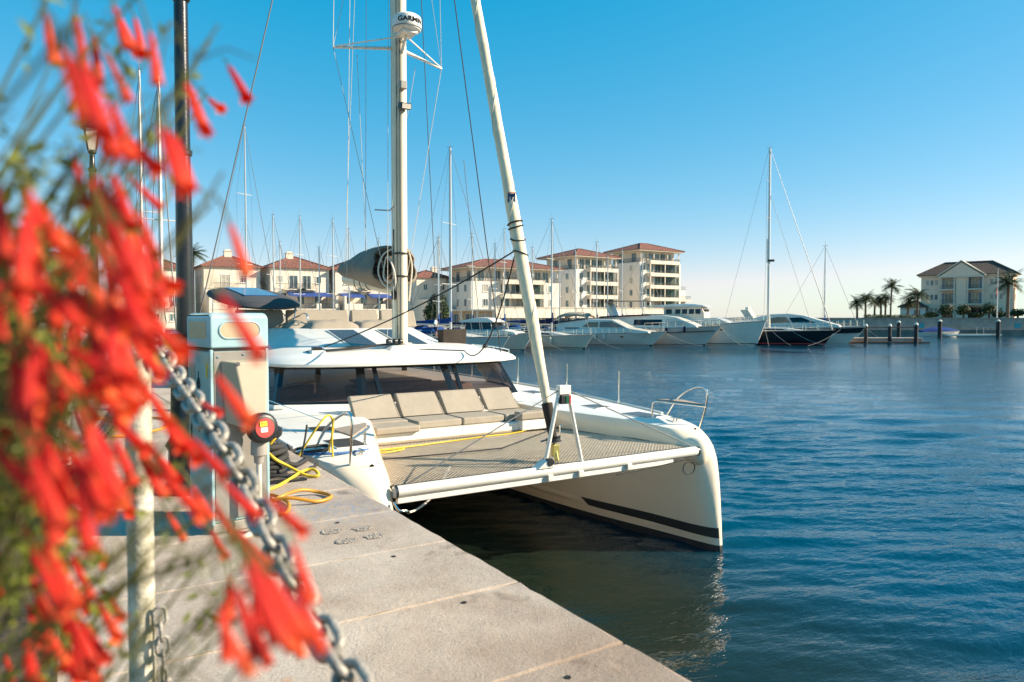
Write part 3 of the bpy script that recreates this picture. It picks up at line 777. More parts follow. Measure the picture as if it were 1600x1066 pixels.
# mast step plinth and coach-roof hump with skylights
b = MB(); b.loft([[(4.78,11.62,2.60),(5.60,11.62,2.60),(5.66,12.35,2.68),(4.72,12.35,2.68)], [(4.92,11.74,2.72),(5.46,11.74,2.72),(5.50,12.35,2.73),(4.88,12.35,2.73)]]); b.build("mast_step", GEL, roof, bevel=.012)
hump_b = [(4.25,12.12),(6.08,12.12),(6.95,13.7),(7.1,16.0),(7.1,17.6),(3.2,17.6),(3.2,16.0),(3.36,13.7)]
hump_t = [(4.42,13.95),(5.91,13.95),(6.55,14.6),(6.8,16.0),(6.8,17.5),(3.5,17.5),(3.5,16.0),(3.78,14.6)]
b = MB(); b.loft([[(x,y_,2.62) for x,y_ in hump_b], [(x,y_,2.985) for x,y_ in hump_t]]); b.build("coach_roof", GEL, roof, bevel=.025)
def hslope(x, y_): 
    return Vector((x, y_, 2.62 + (y_-12.12)/(13.95-12.12)*.365 + .006))
for xa, xb in ((4.42, 4.92), (5.42, 5.92)):
    b = MB(); b.prism([hslope(xa-.03,12.42), hslope(xb+.03,12.42), hslope(xb+.03,13.78), hslope(xa-.03,13.78)], (0,-.002,.012)); sk = b.build("skylight", ALU, roof, bevel=.004)
    b = MB(); b.prism([hslope(xa,12.46), hslope(xb,12.46), hslope(xb,13.74), hslope(xa,13.74)], (0,-.003,.018)); b.build("skylight_glass", SKYL, sk)
# roof handrail on the seaward edge, fittings, folded bag
b = MB()
hr = [(7.28, 11.75, 2.60), (7.45, 12.6, 2.62), (7.5, 13.6, 2.63)]
b.tube(smooth_path(hr, 5), .014, 6)
for p in hr: b.tube([p, (p[0], p[1], 2.47)], .012, 6)
b.build("roof_handrail", STEEL, roof, smooth=60)
b = MB(); b.loft([[(6.93-.27,13.3,2.62),(6.93+.27,13.3,2.62),(6.93+.27,13.55,2.62),(6.93-.27,13.55,2.62)], [(6.93-.29,13.28,2.95),(6.93+.28,13.28,2.97),(6.93+.28,13.55,2.97),(6.93-.29,13.55,2.95)]]); b.build("rope_bag", CANVASD, cat, bevel=.03)
b = MB(); b.lathe([(0,0),(.05,0),(.055,.02),(.035,.05),(.05,.075),(0,.08)], (6.9, 12.0, 2.63), 14); b.build("roof_winch", BLACK, roof, smooth=40)
for i, (yy, zz) in enumerate(((11.55, 0.0), (11.62, .012), (11.70, 0.0), (11.78, .01))):
    b = MB(); b.tube(smooth_path([(2.85, 12.9+i*.07, 2.575), (3.35, 12.25+i*.05, 2.61), (3.62, 11.86+i*.05, 2.64+zz), (4.2, 11.80+i*.06, 2.675+zz), (4.95, 11.85+i*.05, 2.745)], 4), .011, 6)
    b.build("roof_rope", ROPEB, roof, smooth=60)
b = MB(); b.tube(smooth_path([(2.95,13.6,2.62),(3.5,12.95,2.66),(4.0,12.45,2.68),(4.5,12.2,2.70)],4), .010, 6); b.build("roof_rope", ROPEB, roof, smooth=60)
b = MB(); b.box(3.52, 3.76, 11.80, 12.05, 2.60, 2.665); b.build("rope_clutch_base", GEL, roof, bevel=.015)
b = MB(); b.box(3.57, 3.71, 11.83, 12.0, 2.662, 2.72); b.build("rope_clutch", BLACK, roof, bevel=.012)
b = MB(); b.lathe([(0,0),(.06,0),(.065,.03),(.04,.07),(.06,.11),(0,.12)], (2.95, 13.35, 2.6), 14); b.build("halyard_winch", BLACK, roof, smooth=40)
for x in (4.86, 4.98, 5.08):
    b = MB(); b.lathe([(0,-.02),(.05,-.025),(.05,.025),(0,.02)], (x, 11.80, 2.79), 12, (1,.2,0)); b.build("turning_block", BLACK, cat, smooth=40)

# foredeck lounge cushions
for i in range(4):
    x0, x1 = 3.66 + i*.742, 3.66 + (i+1)*.742 - .022
    if i == 3: x1 = 6.52
    bk = MB()
    ys0, ys1 = 10.16, 10.54
    bk.loft([[(x0,ys0,1.70),(x1,ys0,1.70),(x1,ys0+.11,1.70),(x0,ys0+.11,1.70)], [(x0+.02,ys1-.06,2.03),(x1-.02,ys1-.06,2.03),(x1-.02,ys1+.06,2.02),(x0+.02,ys1+.06,2.02)]])
    bko = bk.build("back_cushion", CUSH, cat, bevel=.03, seg=3)
    pp = MB(); pp.tube([(x0+.012,ys0-.004,1.715),(x1-.012,ys0-.004,1.715),(x1-.03,ys1-.066,2.018),(x0+.03,ys1-.066,2.018)], .0055, 5, closed=True); pp.build("piping", CUSHD, bko, smooth=60)
    y0 = 9.47 if i == 0 else 9.60
    sc_ = MB(); sc_.box(x0, x1, y0 + (.0 if i else .42), 10.17, 1.592, 1.70); sc_.build("seat_cushion", CUSH, cat, bevel=.028, seg=3)
    if i == 0:
        sc_ = MB(); sc_.box(x0+.02, x1-.03, 9.40, 9.86, 1.585, 1.685); sc_.build("foot_cushion", CUSH, cat, bevel=.028, seg=3)
b = MB(); b.box(6.02, 6.56, 9.36, 9.58, 1.62, 1.745); b.build("arm_cushion", CUSH, cat, bevel=.03, seg=3)
b = MB(); b.box(6.05, 6.54, 9.38, 9.60, 1.462, 1.62); b.build("arm_locker", GEL, cat, bevel=.015)

# flybridge lounge
FB = [(3.05, 4.02), (4.06, 5.42), (5.46, 6.10), (6.14, 7.0)]
for a, c in FB:
    b = MB(); b.loft([[(a,15.3,2.99),(c,15.3,2.99),(c,15.48,2.99),(a,15.48,2.99)], [(a+.02,15.42,3.36),(c-.02,15.42,3.36),(c-.02,15.54,3.36),(a+.02,15.54,3.36)]]); b.build("lounge_backrest", CUSHD, cat, bevel=.03, seg=3)
def pillow(c, lx, ly, h):
    b = MB(); N, Mv = 18, 12; rows = []
    for j in range(Mv+1):
        v = -1 + 2*j/Mv; row = []
        for i in range(N+1):
            u = -1 + 2*i/N
            e = max(0, (1-abs(u)**3.2)*(1-abs(v)**3.2)) ** .5
            z = h*e*(1 + .28*mnoise.noise(Vector((u*2.6+c[0]*3, v*2.2, 1.7))))
            k = 1 - .07*(1-abs(v))*abs(u)**6
            row.append((c[0]+u*lx*k, c[1]+v*ly, c[2]+z + .01*mnoise.noise(Vector((u*9, v*7, c[0])))))
        rows.append(row)
    n_ = N+1
    P = [p for r in rows for p in r]
    b.add(P, [(a*n_+i, a*n_+i+1, (a+1)*n_+i+1, (a+1)*n_+i) for a in range(Mv) for i in range(N)])
    b.build("sun_pad", CUSHD, cat, smooth=70)
pillow((4.72, 14.55, 2.985), .52, .42, .17); pillow((5.75, 14.55, 2.985), .55, .42, .17); pillow((4.2, 14.95, 2.985), .3, .3, .15)
# helm bimini with solar panel, on its poles
def bimini():
    rings = []
    for z, k in ((3.50, .90), (3.53, .985), (3.555, 1.0), (3.60, .97), (3.66, .80), (3.69, .55), (3.70, .2)):
        rings.append([(3.72+ .84*k*math.copysign(abs(math.cos(t))**.75, math.cos(t)), 17.0 + 2.1*k*math.copysign(abs(math.sin(t))**.8, math.sin(t)), z) for t in [2*math.pi*i/28 for i in range(28)]])
    tl = lambda p: (p[0], p[1], p[2] + (p[1]-17.0)*.115 + .08)
    rings = [[tl(p) for p in r] for r in rings]
    b = MB(); b.loft(rings); o = b.build("helm_bimini", mat("bimini_grey", (.075,.075,.078), .85, var=.1, spec=.15), cat, smooth=50)
    b = MB(); b.prism([tl(p) for p in [(3.36,16.0,3.675),(4.08,16.0,3.675),(4.08,18.0,3.675),(3.36,18.0,3.675)]], (0,0,.04)); b.build("solar_panel", PANEL, o, bevel=.01)
    for x, yy in ((3.12,15.5),(4.32,15.5),(3.12,18.4),(4.32,18.4)):
        b = MB(); b.tube([(x,yy,2.98),tl((x*.97+3.72*.03,yy+(17-yy)*.08,3.52))], .018, 8); b.build("bimini_pole", STEEL, cat, smooth=60)
    b = MB(); b.tube([(4.32,15.5,3.0),(4.2,17.0,3.5)], .014, 6); b.build("bimini_brace", STEEL, cat, smooth=60); b = MB(); b.tube([(4.32,15.5,3.5),(4.05,14.9,2.99)], .012, 6); b.build("bimini_brace", STEEL, cat, smooth=60)
    b = MB(); b.tube(smooth_path([(4.3,14.7,2.99),(4.3,14.7,3.25),(4.34,15.2,3.28),(4.34,15.5,3.2)],4), .014, 6); b.build("helm_rail", STEEL, cat, smooth=60)
    b = MB(); b.lathe([(0,0),(.10,0),(.12,.06),(.09,.13),(0,.15)], (4.0, 17.4, 3.70), 14); b.build("satellite_dome", GREYP, o, smooth=50)
bimini()

# mast and rig
MY, MX = 12.02, CX0
def ell(z, k=1.0, tw=0): return [(MX + .125*k*math.cos(t), MY + .19*k*math.sin(t), z) for t in [2*math.pi*i/20 for i in range(20)]]
b = MB(); b.loft([ell(2.72), ell(9), ell(16.5, .95), ell(18.6, .8)]); mast = b.build("mast", MASTP, cat, smooth=50)
b = MB(); b.box(MX-.025, MX+.025, MY+.17, MY+.215, 3.5, 18.4); b.build("mast_track", BLACK, mast)
b = MB(); b.box(MX-.135, MX-.118, MY-.05, MY-.01, 3.55, 4.75); b.build("mast_slot", BLACK, mast)
b = MB(); b.lathe([(0,-.02),(.21,-.02),(.22,0),(.21,.03),(0,.03)], (MX, MY, 2.73), 20); b.build("mast_collar", GREYP, mast, smooth=40)
for z, tx, ty, rr_ in ((7.90, 1.04, 12.42, .022), (13.2, .92, 12.40, .02)):
    for s in (-1, 1):
        b = MB(); b.tube([(MX+s*.05, MY+.02, z+.02), (MX+s*tx, ty, z-.03)], [.034, .022], 8); sp = b.build("spreader", ALU, mast, smooth=50)
        b = MB(); b.tube([(MX+s*.04, MY-.28, z+.14), (MX+s*tx, ty, z-.02)], .013, 6); b.build("spreader_brace", ALU, sp, smooth=50)
RIGW = mat("pale_rigging", (0.55, 0.53, 0.48), 0.7, 0.0, var=0)
def stay(name, pts, r, m, parent=None):
    b = MB(); b.tube(pts, r, 6); return b.build(name, m, parent or cat, smooth=60)
for s in (-1, 1):
    chp = (MX + s*2.95, 16.4, 1.85)
    stay("cap_shroud", [(MX, MY, 17.9), (MX+s*.92, 12.40, 13.17), (MX+s*1.04, 12.42, 7.87), (MX+s*.14, 12.15, 3.6)], .006, RIGW)
    stay("lower_shroud", [(MX, MY, 13.0), (MX+s*1.04, 12.42, 7.87)], .005, RIGW)
    stay("side_stay", [(MX, MY, 17.7), chp], .0125 if s < 0 else .009, WIRE)
stay("inner_stay", [(MX+.05, MY-.1, 15.6), (7.02, 11.62, 2.52)], .0105, ROPEB)
for p0, p1 in (((MX-.06,12.2,14.5),(4.86,11.85,2.8)),((MX-.10,12.2,14.5),(4.98,11.85,2.8)),((MX-.02,12.25,16),(5.06,11.85,2.82)),
               ((MX-.35,12.5,14.5),(4.98,13.2,4.15)),((MX-.35,12.5,14.5),(4.95,14.3,4.25)),((MX-.6,12.45,7.85),(4.9,12.9,4.1)),((MX-.62,12.5,13.1),(4.75,13.6,4.0)),
               ((MX+.30,12.4,13.1),(5.40,12.6,4.2)),((MX+.5,12.4,7.8),(5.42,13.5,4.1)),((MX+.05,12.25,15.2),(MX+.22,12.3,2.85))):
    stay("halyard", [p0, p1], .0048, ROPEW if random.random() < .4 else WIRE, mast)
b = MB(); b.tube([(MX-.10, MY-.155, 17), (MX-.11, MY-.15, 2.85)], .008, 6); b.tube([(MX-.05, MY-.20, 17), (MX-.07, MY-.195, 2.85)], .007, 6); b.build("mast_halyards", ROPEB, mast, smooth=60)
# radar dome on a bracket, with lettering
rc = Vector((5.10, 11.50, 8.02))
b = MB(); b.lathe([(0,0),(.16,0),(.225,.025),(.245,.06),(.245,.20),(.235,.235),(.19,.27),(.10,.29),(0,.295)], rc, 32); radar = b.build("radar_dome", mat("radar_white", (.80,.77,.70), .35, var=.03), mast, smooth=35)
b = MB(); b.lathe([(.2455,.045),(.2475,.05),(.2475,.058),(.2455,.063)], rc, 32); b.build("dome_seam", GREYP, radar, smooth=30)
b = MB(); b.obox(rc + Vector((0,.02,-.02)), (1,0,0), (0,1,0), (0,0,1), .13, .16, .022); b.tube([rc+Vector((0,.05,-.03)), (MX, MY-.15, 7.78)], .028, 8); b.tube([rc+Vector((0,.25,-.02)), (MX, MY-.15, 8.0)], .028, 8); b.build("radar_bracket", ALU, radar, bevel=.006)
fc = bpy.data.curves.new("lettering", 'FONT'); fc.body = "GARMIN"; fc.size = .112; fc.align_x = 'CENTER'; fc.extrude = 0.0; fc.offset = .003
fo = bpy.data.objects.new("lettering_curve", fc); COL.objects.link(fo)
bpy.context.view_layer.update()
me = bpy.data.meshes.new_from_object(fo.evaluated_get(bpy.context.evaluated_depsgraph_get()))
COL.objects.unlink(fo); bpy.data.objects.remove(fo)
bm = bmesh.new(); bm.from_mesh(me); bmesh.ops.triangulate(bm, faces=bm.faces); bmesh.ops.subdivide_edges(bm, edges=bm.edges, cuts=1)
ang0 = math.atan2(-1.0, -.10)
for v in bm.verts:
    t = ang0 + v.co.x*1.12 / .249; zc = v.co.y
    v.co = Vector((rc.x + .2495*math.cos(t), rc.y + .2495*math.sin(t), rc.z + .105 + zc)) - OFF[cat.name]
bm.to_mesh(me); bm.free(); me.materials.append(mat("logo_ink", (.01,.01,.012), .9, var=0, spec=.05)); me.name = "lettering"
link("lettering", me, radar)
# deck light and horn on the mast front
b = MB(); b.obox((MX-.02, MY-.235, 7.22), (1,0,0), (0,1,0), (0,0,1), .06, .05, .07); b.build("steaming_light", GREYP, mast, bevel=.015)
b = MB(); b.obox((MX-.0, MY-.265, 6.86), (1,0,0), (0,1,.25), (0,-.25,1), .10, .07, .055); dl = b.build("deck_light", BLACK, mast, bevel=.015)
b = MB(); b.obox((MX+.0, MY-.34, 6.84), (1,0,0), (0,1,.25), (0,-.25,1), .08, .006, .04); b.build("deck_light_lens", PIPEW, dl)
b = MB(); b.obox((MX-.15, MY-.08, 3.6), (1,0,0), (0,1,0), (0,0,1), .03, .05, .08); b.build("mast_winch", BLACK, mast, bevel=.02)
b = MB(); b.tube([(MX-.13, MY-.05, 5.15), (MX-.13, MY+.12, 5.1), (MX-.34, MY+.3, 5.12)], .012, 6); b.build("lazy_jack_bracket", GREYP, mast, smooth=50)

# boom and sail bag around the mast foot
b = MB(); b.loft([[(MX+.075*math.cos(t), y_, z+.12*math.sin(t)) for t in [2*math.pi*i/12 for i in range(12)]] for y_, z in ((12.20,3.72),(14.9,4.02))]); boom = b.build("boom", MASTP, cat, smooth=50)
secs = [(12.26, 4.14, .43, .33), (12.34, 4.13, .49, .375), (12.6, 4.13, .48, .37), (13.0, 4.15, .42, .33), (13.6, 4.18, .33, .27), (14.2, 4.19, .25, .215), (14.8, 4.20, .17, .15), (15.1, 4.21, .08, .09)]
def bag_ring(y_, zc, hx, hz, w=1.0):
    r = []
    for i in range(28):
        t = 2*math.pi*i/28
        ww = 1 + w*(.05*math.sin(5*t + y_*2.3) + .16*mnoise.noise(Vector((math.cos(t)*1.6, math.sin(t)*1.6, y_*1.1))) + .05*mnoise.noise(Vector((math.cos(t)*5, math.sin(t)*5, y_*2.6))))
        r.append((MX + hx*ww*math.cos(t), y_ + (.05*math.sin(3*t+1) + .05*mnoise.noise(Vector((math.cos(t)*3, math.sin(t)*3, y_))))*w*(1 if y_ < 14 else 0), zc + hz*ww*math.sin(t)))
    return r
def fold(y_, zc, hx, hz, am):
    return [(MX + hx*(1+am*math.sin(9*t+2*math.sin(2*t)))*math.cos(t), y_ + am*.22*math.cos(9*t+2*math.sin(2*t)), zc + hz*(1+am*math.sin(9*t+2*math.sin(2*t)))*math.sin(t)) for t in [2*math.pi*i/28 for i in range(28)]]
b = MB(); b.loft([bag_ring(*s_) for s_ in secs], caps=False); b.loft([bag_ring(15.1,4.19,.07,.08), bag_ring(15.12,4.19,.01,.01)], caps=False)
bag = b.build("sail_bag", CANVAS, boom, smooth=45, fix=False)
sm_ = bag.modifiers.new("thick", 'SOLIDIFY'); sm_.thickness = .012
b = MB(); b.loft([bag_ring(12.27,4.14,.432,.332), fold(12.30,4.13,.40,.31,.08), fold(12.42,4.12,.33,.26,.20), fold(12.38,4.11,.22,.17,.30), fold(12.30,4.10,.09,.07,.3), fold(12.28,4.1,.01,.01,0)], caps=False); b.build("bag_lining", mat("folded_canvas", (0.12, 0.10, 0.08), 0.9, var=0.3, vscale=5, bump=.5, bscale=12, spec=.1), bag, smooth=45, fix=False)
b = MB(); b.tube(smooth_path([(MX-.13,11.98,4.42),(MX-.28,12.1,4.30),(MX-.36,12.12,4.02),(MX-.28,12.05,3.78),(MX-.15,11.9,3.72),(MX-.17,11.85,4.0),(MX-.24,12.0,4.28),(MX-.29,12.05,3.92),(MX-.2,11.95,3.8)],5), .016, 6); b.build("rope_coil", ROPEW, cat, smooth=60)
b = MB(); b.tube(smooth_path([(MX+.14,11.95,4.40),(MX+.23,12.0,4.15),(MX+.19,11.95,3.85),(MX+.15,11.95,3.5)],5), .014, 6); b.build("rope_coil", ROPEW, cat, smooth=60)
for z in (4.33, 3.93):
    b = MB(); b.tube([(MX+.14*math.cos(t), MY+.21*math.sin(t), z) for t in [2*math.pi*i/16 for i in range(16)]], .014, 6, closed=True); b.build("mast_strap", BLACK, mast, smooth=60)
for yy in (13.4, 13.7, 14.0): 
    b = MB(); b.tube([(MX+.13*math.cos(t), yy, 3.92+.19*math.sin(t)) for t in [2*math.pi*i/14 for i in range(14)]], .009, 6, closed=True); b.build("reef_tie", BLACK, boom, smooth=60)

# furled headsail on its stay
F0, F1 = Vector((CX0, 7.27, 1.62)), Vector((CX0, 11.72, 15.4))
def fs(z): return F0.lerp(F1, (z-F0.z)/(F1.z-F0.z))
pts, rad = [], []
for i in range(46):
    z = 2.06 + i*.295
    pts.append(fs(z) + Vector((.0015*math.sin(i*1.9), 0, 0))); rad.append(interp(z, [2.0, 2.3, 3.2, 4.6, 5.0, 15], [.045, .06, .082, .088, .076, .05]) * (1 + .025*math.sin(i*2.3)))
b = MB(); b.tube(pts, rad, 14); sail = b.build("furled_headsail", SAILC, cat, smooth=60)
pts = []
for i in range(240):
    z = 2.2 + i*.054; r_ = interp(z, [2.0, 2.3, 3.2, 4.6, 5.0, 15], [.047, .063, .085, .091, .079, .052])*1.01
    t = i*.23; pts.append(fs(z) + Vector((math.cos(t)*r_, math.sin(t)*r_*.95, -.02*math.sin(t))))
b = MB(); b.tube(pts, .0035, 4); b.build("sail_seam", ROPEW, sail, smooth=60)
b = MB(); b.tube([fs(1.72), fs(2.14)], [.052, .07], 12); b.build("furler_cover", CANVASD, sail, smooth=60)
b = MB(); b.lathe([(0,-.03),(.10,-.03),(.085,0),(.10,.03),(0,.03)], fs(1.70), 16, F1-F0); b.build("furler_drum", BLACK, sail, smooth=40)
b = MB(); b.tube([fs(1.45), fs(1.66)], .03, 8); b.obox(fs(1.58), (1,0,0), (0,1,0), (0,0,1), .045, .03, .07); b.build("turnbuckle", mat("brass", (.42,.36,.12), .35, .6), sail, bevel=.006)
b = MB(); b.tube([(p[0]+.0, p[1], p[2]) for p in [(CX0-.14,7.38,1.68),(CX0+.16,7.38,1.72),(CX0+.16,7.38,1.86),(CX0+.19,7.38,1.86)]], .012, 6); b.build("furler_guard", STEEL, sail, smooth=50)
for z in (4.46, 4.40, 4.24, 4.05):
    c_ = fs(z); b = MB(); b.tube([c_ + Vector((.097*math.cos(t), .097*math.sin(t), .03*math.sin(t+z*9))) for t in [2*math.pi*i/16 for i in range(16)]], .010, 5, closed=True); b.build("sail_tie", ROPEB, sail, smooth=60)
# sailmaker's shield-shaped patch
c_ = fs(4.74); P = []
for u, v in ((-.05,.11),(.05,.11),(.055,.0),(.0,-.11),(-.055,.0)):
    t = math.atan2(-1,-.55) + u/.09; P.append(c_ + Vector((math.cos(t)*.094, math.sin(t)*.094 + v*.33*.0, v)))
b = MB(); b.add(P, [(0,1,2,3,4)]); em = b.build("sail_emblem", mat("navy_patch", (.02,.06,.14), .6), sail, fix=False)
P = []
for u, v in ((-.03,.06),(-.015,.06),(.0,.0),(.015,.06),(.03,.06),(.008,-.05),(-.008,-.05)):
    t = math.atan2(-1,-.55) + u/.09; P.append(c_ + Vector((math.cos(t)*.0965, math.sin(t)*.0965, v)))
b = MB(); b.add(P, [tuple(range(7))]); b.build("emblem_mark", PIPEW, em, fix=False)
b = MB(); b.tube([c_ + Vector((math.cos(math.atan2(-1,-.55)+u/.09)*.096, math.sin(math.atan2(-1,-.55)+u/.09)*.096, v)) for u, v in ((-.05,.115),(.0,.12),(.052,.115))], .006, 5); b.build("emblem_band", REDP, em)
# sheets from the clew
cl = fs(4.1) + Vector((.0, .09, 0))
stay("genoa_sheet", sag(cl, (3.9, 12.35, 2.70), .10, 10), .011, ROPEB)
stay("genoa_sheet", sag(cl, (6.1, 11.35, 2.62), .55, 14) + [Vector((5.3, 11.5, 2.66))], .010, ROPEB)
# yellow line, deck gear at the near bow
b = MB(); b.tube(smooth_path([(2.05,7.5,1.72),(2.28,7.42,2.1),(2.42,7.5,2.18),(2.50,7.62,2.02),(2.55,7.9,1.72),(2.9,8.3,1.71),(3.15,8.45,1.66),(3.3,8.7,1.48),(3.55,9.0,1.46),(3.9,8.95,1.46),(3.6,8.8,1.465),(3.4,8.95,1.47),(4.2,9.1,1.455),(5.2,9.25,1.455),(6.2,9.42,1.47),(6.75,9.8,1.72),(6.9,10.6,1.76)],5), .0105, 6); b.build("yellow_line", YELR, cat, smooth=60)
b = MB(); b.tube(smooth_path([(2.42,7.36,2.17),(2.40,7.36,2.0),(2.41,7.37,1.76)],4), .010, 6); b.build("yellow_line", YELR, cat, smooth=60)
b = MB(); b.prism([(2.30,7.80,1.97),(2.55,7.60,1.97),(2.72,7.85,1.97),(2.60,8.25,1.97)], (0,0,.015))
b = MB(); b.tube(smooth_path([(2.10,7.95,1.73),(2.3,7.9,1.74),(2.55,8.0,1.73),(2.6,8.2,1.74),(2.35,8.15,1.75),(2.2,8.05,1.75)],5,True), .018, 6, closed=True); b.build("mooring_coil", ROPEB, cat, smooth=60)
b = MB(); b.tube(smooth_path([(1.95,8.3,1.75),(2.2,7.9,1.73),(2.6,7.75,1.72),(3.0,7.9,1.70)],5), .014, 6); b.build("blue_line", BLUER, cat, smooth=60)
b = MB(); b.tube(smooth_path([(2.14,7.36,2.12),(2.10,7.32,1.95),(2.02,7.25,1.76),(1.86,7.05,1.99)],5), .010, 6); b.build("bow_line", ROPEB, cat, smooth=60)
# bridle shackle and line hanging under the near beam end
b = MB(); b.tube(smooth_path([(2.92,6.98,1.30),(2.96,6.93,1.22),(3.05,6.95,1.20),(3.10,7.0,1.16)],4), .016, 6); b.tube([(2.93,6.95,1.2),(3.0,6.92,1.08)], .014, 6); b.build("bridle_shackle", STEEL, cat, smooth=60)
b = MB(); b.tube(sag((3.08,6.98,1.17), (4.2,8.2,1.32), .12, 10), .013, 6); b.build("bridle_rope", ROPEW, cat, smooth=60)
b = MB(); b.tube(sag((7.25,6.95,1.34), (5.9,6.97,1.25), .02, 8), .008, 6); b.tube([(7.12+.11*math.cos(t), 6.93, 1.20+.09*math.sin(t)) for t in [2*math.pi*i/14 for i in range(14)]], .009, 5, closed=True); b.build("bridle_rope", ROPEB, cat, smooth=60)
# guard line from the near bow rail aft
stay("guard_wire", [(2.30, 7.4, 2.15), (2.0, 9.5, 2.28), (1.92, 11.2, 2.32), (1.9, 13, 2.33)], .005, STEEL)
stay("guard_wire", [(2.20, 7.95, 1.95), (2.0, 9.5, 2.0), (1.92, 11.2, 2.05), (1.9, 13, 2.06)], .004, STEEL)
# ------------------------------------------------------------------ things on the quay
# service pedestal: local frame, front faces -y, origin at the foot of its front right edge
PW, PD, PH = 0.335, 0.40, 1.275
ped = thing("power_pedestal", "teal and grey electricity and water pedestal on the quay with round red switch", "power pedestal", (1.064, 4.452, QZ), R(9))
b = MB(); b.box(-PW+.004, -.004, .006, PD, 0.0, .06); b.build("foot", GREYP, ped, bevel=.008)
b = MB(); b.box(-PW, 0, .0, PD, .06, 1.055)
body = b.build("cabinet", TEALD, ped, bevel=.012)
for x0 in (-.016, -PW-.003):
    b = MB(); b.box(x0, x0+.019, -.006, .02, .055, 1.062); b.build("edge_trim", TEAL, body, bevel=.005)
b = MB(); b.box(-PW+.017, -.017, -.008, .01, .08, 1.05); plate = b.build("front_plate", PLATE, ped, bevel=.003)
b = MB()
b.loft([[(x,y_,1.068) for x,y_ in ((-PW-.004,-.008),(.004,-.008),(.004,PD+.004),(-PW-.004,PD+.004))], [(x,y_,1.25) for x,y_ in ((-PW-.004,-.008),(.004,-.008),(.004,PD+.004),(-PW-.004,PD+.004))],
        [(x,y_,1.272) for x,y_ in ((-PW+.012,.012),(-.012,.012),(-.012,PD-.012),(-PW+.012,PD-.012))]])
head = b.build("lamp_head", TEAL, ped, bevel=.014)
def stadium(cx, cz, hx, hz, n=10):
    pts = []
    for i in range(n+1): t = -math.pi/2 + math.pi*i/n; pts.append((cx + hx - hz + hz*math.cos(t), cz + hz*math.sin(t)))
    for i in range(n+1): t = math.pi/2 + math.pi*i/n; pts.append((cx - hx + hz + hz*math.cos(t), cz + hz*math.sin(t)))
    return pts
st = stadium(-PW/2, 1.172, .118, .048)
b = MB(); b.prism([(x, -.011, z) for x, z in st], (0, .004, 0)); b.build("front_lens", LENS, head)
b = MB(); b.tube([(x, -.010, z) for x, z in st], .005, 5, closed=True); b.build("lens_rim", TEAL, head, smooth=50)
b = MB(); b.box(-PW-.007, -PW-.003, 0.05, PD-.05, 1.125, 1.222); b.build("side_lens", LENS, head, bevel=.002)
b = MB(); b.box(-PW-.002, 0.002, .002, PD+.002, 1.053, 1.066); b.build("seam_gap", BLACK, ped)
# side details: yellow tag, slots, dark ornament lettering
b = MB(); b.box(-PW-.004, -PW-.001, .045, .065, .90, .98); b.build("warning_tag", mat("yellow_tag", (.75,.55,.03), .5), body)
for yy in (.09, .33):
    b = MB(); b.box(-PW-.003, -PW+.002, yy, yy+.022, .52, .64); b.build("slot", BLACK, body)
b = MB(); b.box(-PW-.003, -PW+.002, .26, .36, .88, .97); b.build("vent_label", GREYP, body)
INK = mat("dark_ink", (.02,.035,.035), .6, var=0)
b = MB()
for k, z in enumerate((.60, .68, .76, .84)):
    cz, cy = z + .02, .20
    b.tube([(-PW-.0025, cy + (.030-.006*(k % 2))*math.cos(t)*(1+.25*math.sin(3*t+k)), cz + .032*math.sin(t)) for t in [2*math.pi*i/18 for i in range(18)]], .0035, 4, closed=True)
    b.tube([(-PW-.0025, cy + .016*math.cos(t*1.5+k), cz - .02 + .04*t/6) for t in [i*.5 for i in range(13)]], .003, 4)
b.tube([(-PW-.0025, .17, .70), (-PW-.0025, .24, .70)], .003, 4); b.tube([(-PW-.0025, .2, .57), (-PW-.0025, .2, .93)], .0025, 4)
b.build("side_emblem", INK, body)
for x, z in ((-PW+.04, 1.02), (-.04, 1.02), (-PW+.04, .40), (-.15, 1.03)):
    b = MB(); b.lathe([(0,0),(.007,0),(.007,.004),(0,.005)], (x, -.008, z), 10, (0,-1,0)); b.build("screw", STEEL, plate)
# socket box: tapering wedge-shaped enclosure
b = MB(); b.loft([[(-.285,-.009,1.0),(-.022,-.009,1.0),(-.045,-.009,.64),(-.262,-.009,.64)], [(-.225,-.085,.99),(-.035,-.085,.99),(-.070,-.14,.60),(-.165,-.14,.60)]]); sb = b.build("socket_box", BEIGEP, ped, bevel=.01)
b = MB(); b.lathe([(0,0),(.012,0),(.012,.03),(0,.03)], (-.21, -.06, .972), 10, (0,-1,.3)); b.build("box_lock", BLACK, sb, smooth=40)
b = MB(); b.lathe([(0,0),(.083,0),(.088,.012),(.088,.05),(.078,.062),(.062,.066),(0,.066)], (-.106, -.128, .610), 28, (.05,-1,.10)); kn = b.build("switch_ring", BLACK, ped, smooth=40)
b = MB(); b.lathe([(0,0),(.056,0),(.056,.006),(0,.008)], Vector((-.106, -.128, .610)) + Vector((.05,-1,.10)).normalized()*.066, 24, (.05,-1,.10)); sw_ = b.build("switch_face", REDP, kn, smooth=40)
ctr = Vector((-.106, -.128, .610)) + Vector((.05,-1,.10)).normalized()*.0755
b = MB(); b.obox(ctr + Vector((-.010,0,.024)), (1,.05,0), (0,1,0), (0,.1,1), .021, .0008, .0135); b.build("yellow_label", mat("label_yellow", (.80,.62,.02), .5, var=0), sw_)
b = MB(); b.obox(ctr + Vector((-.006,0,-.010)), (1,.05,0), (0,1,0), (0,.1,1), .020, .0008, .0135); b.build("white_label", mat("label_white", (.75,.72,.66), .5, var=0), sw_)
fc = bpy.data.curves.new("switch_text", 'FONT'); fc.body = "0|1"; fc.size = .024; fc.align_x = 'CENTER'; fc.align_y = 'CENTER'
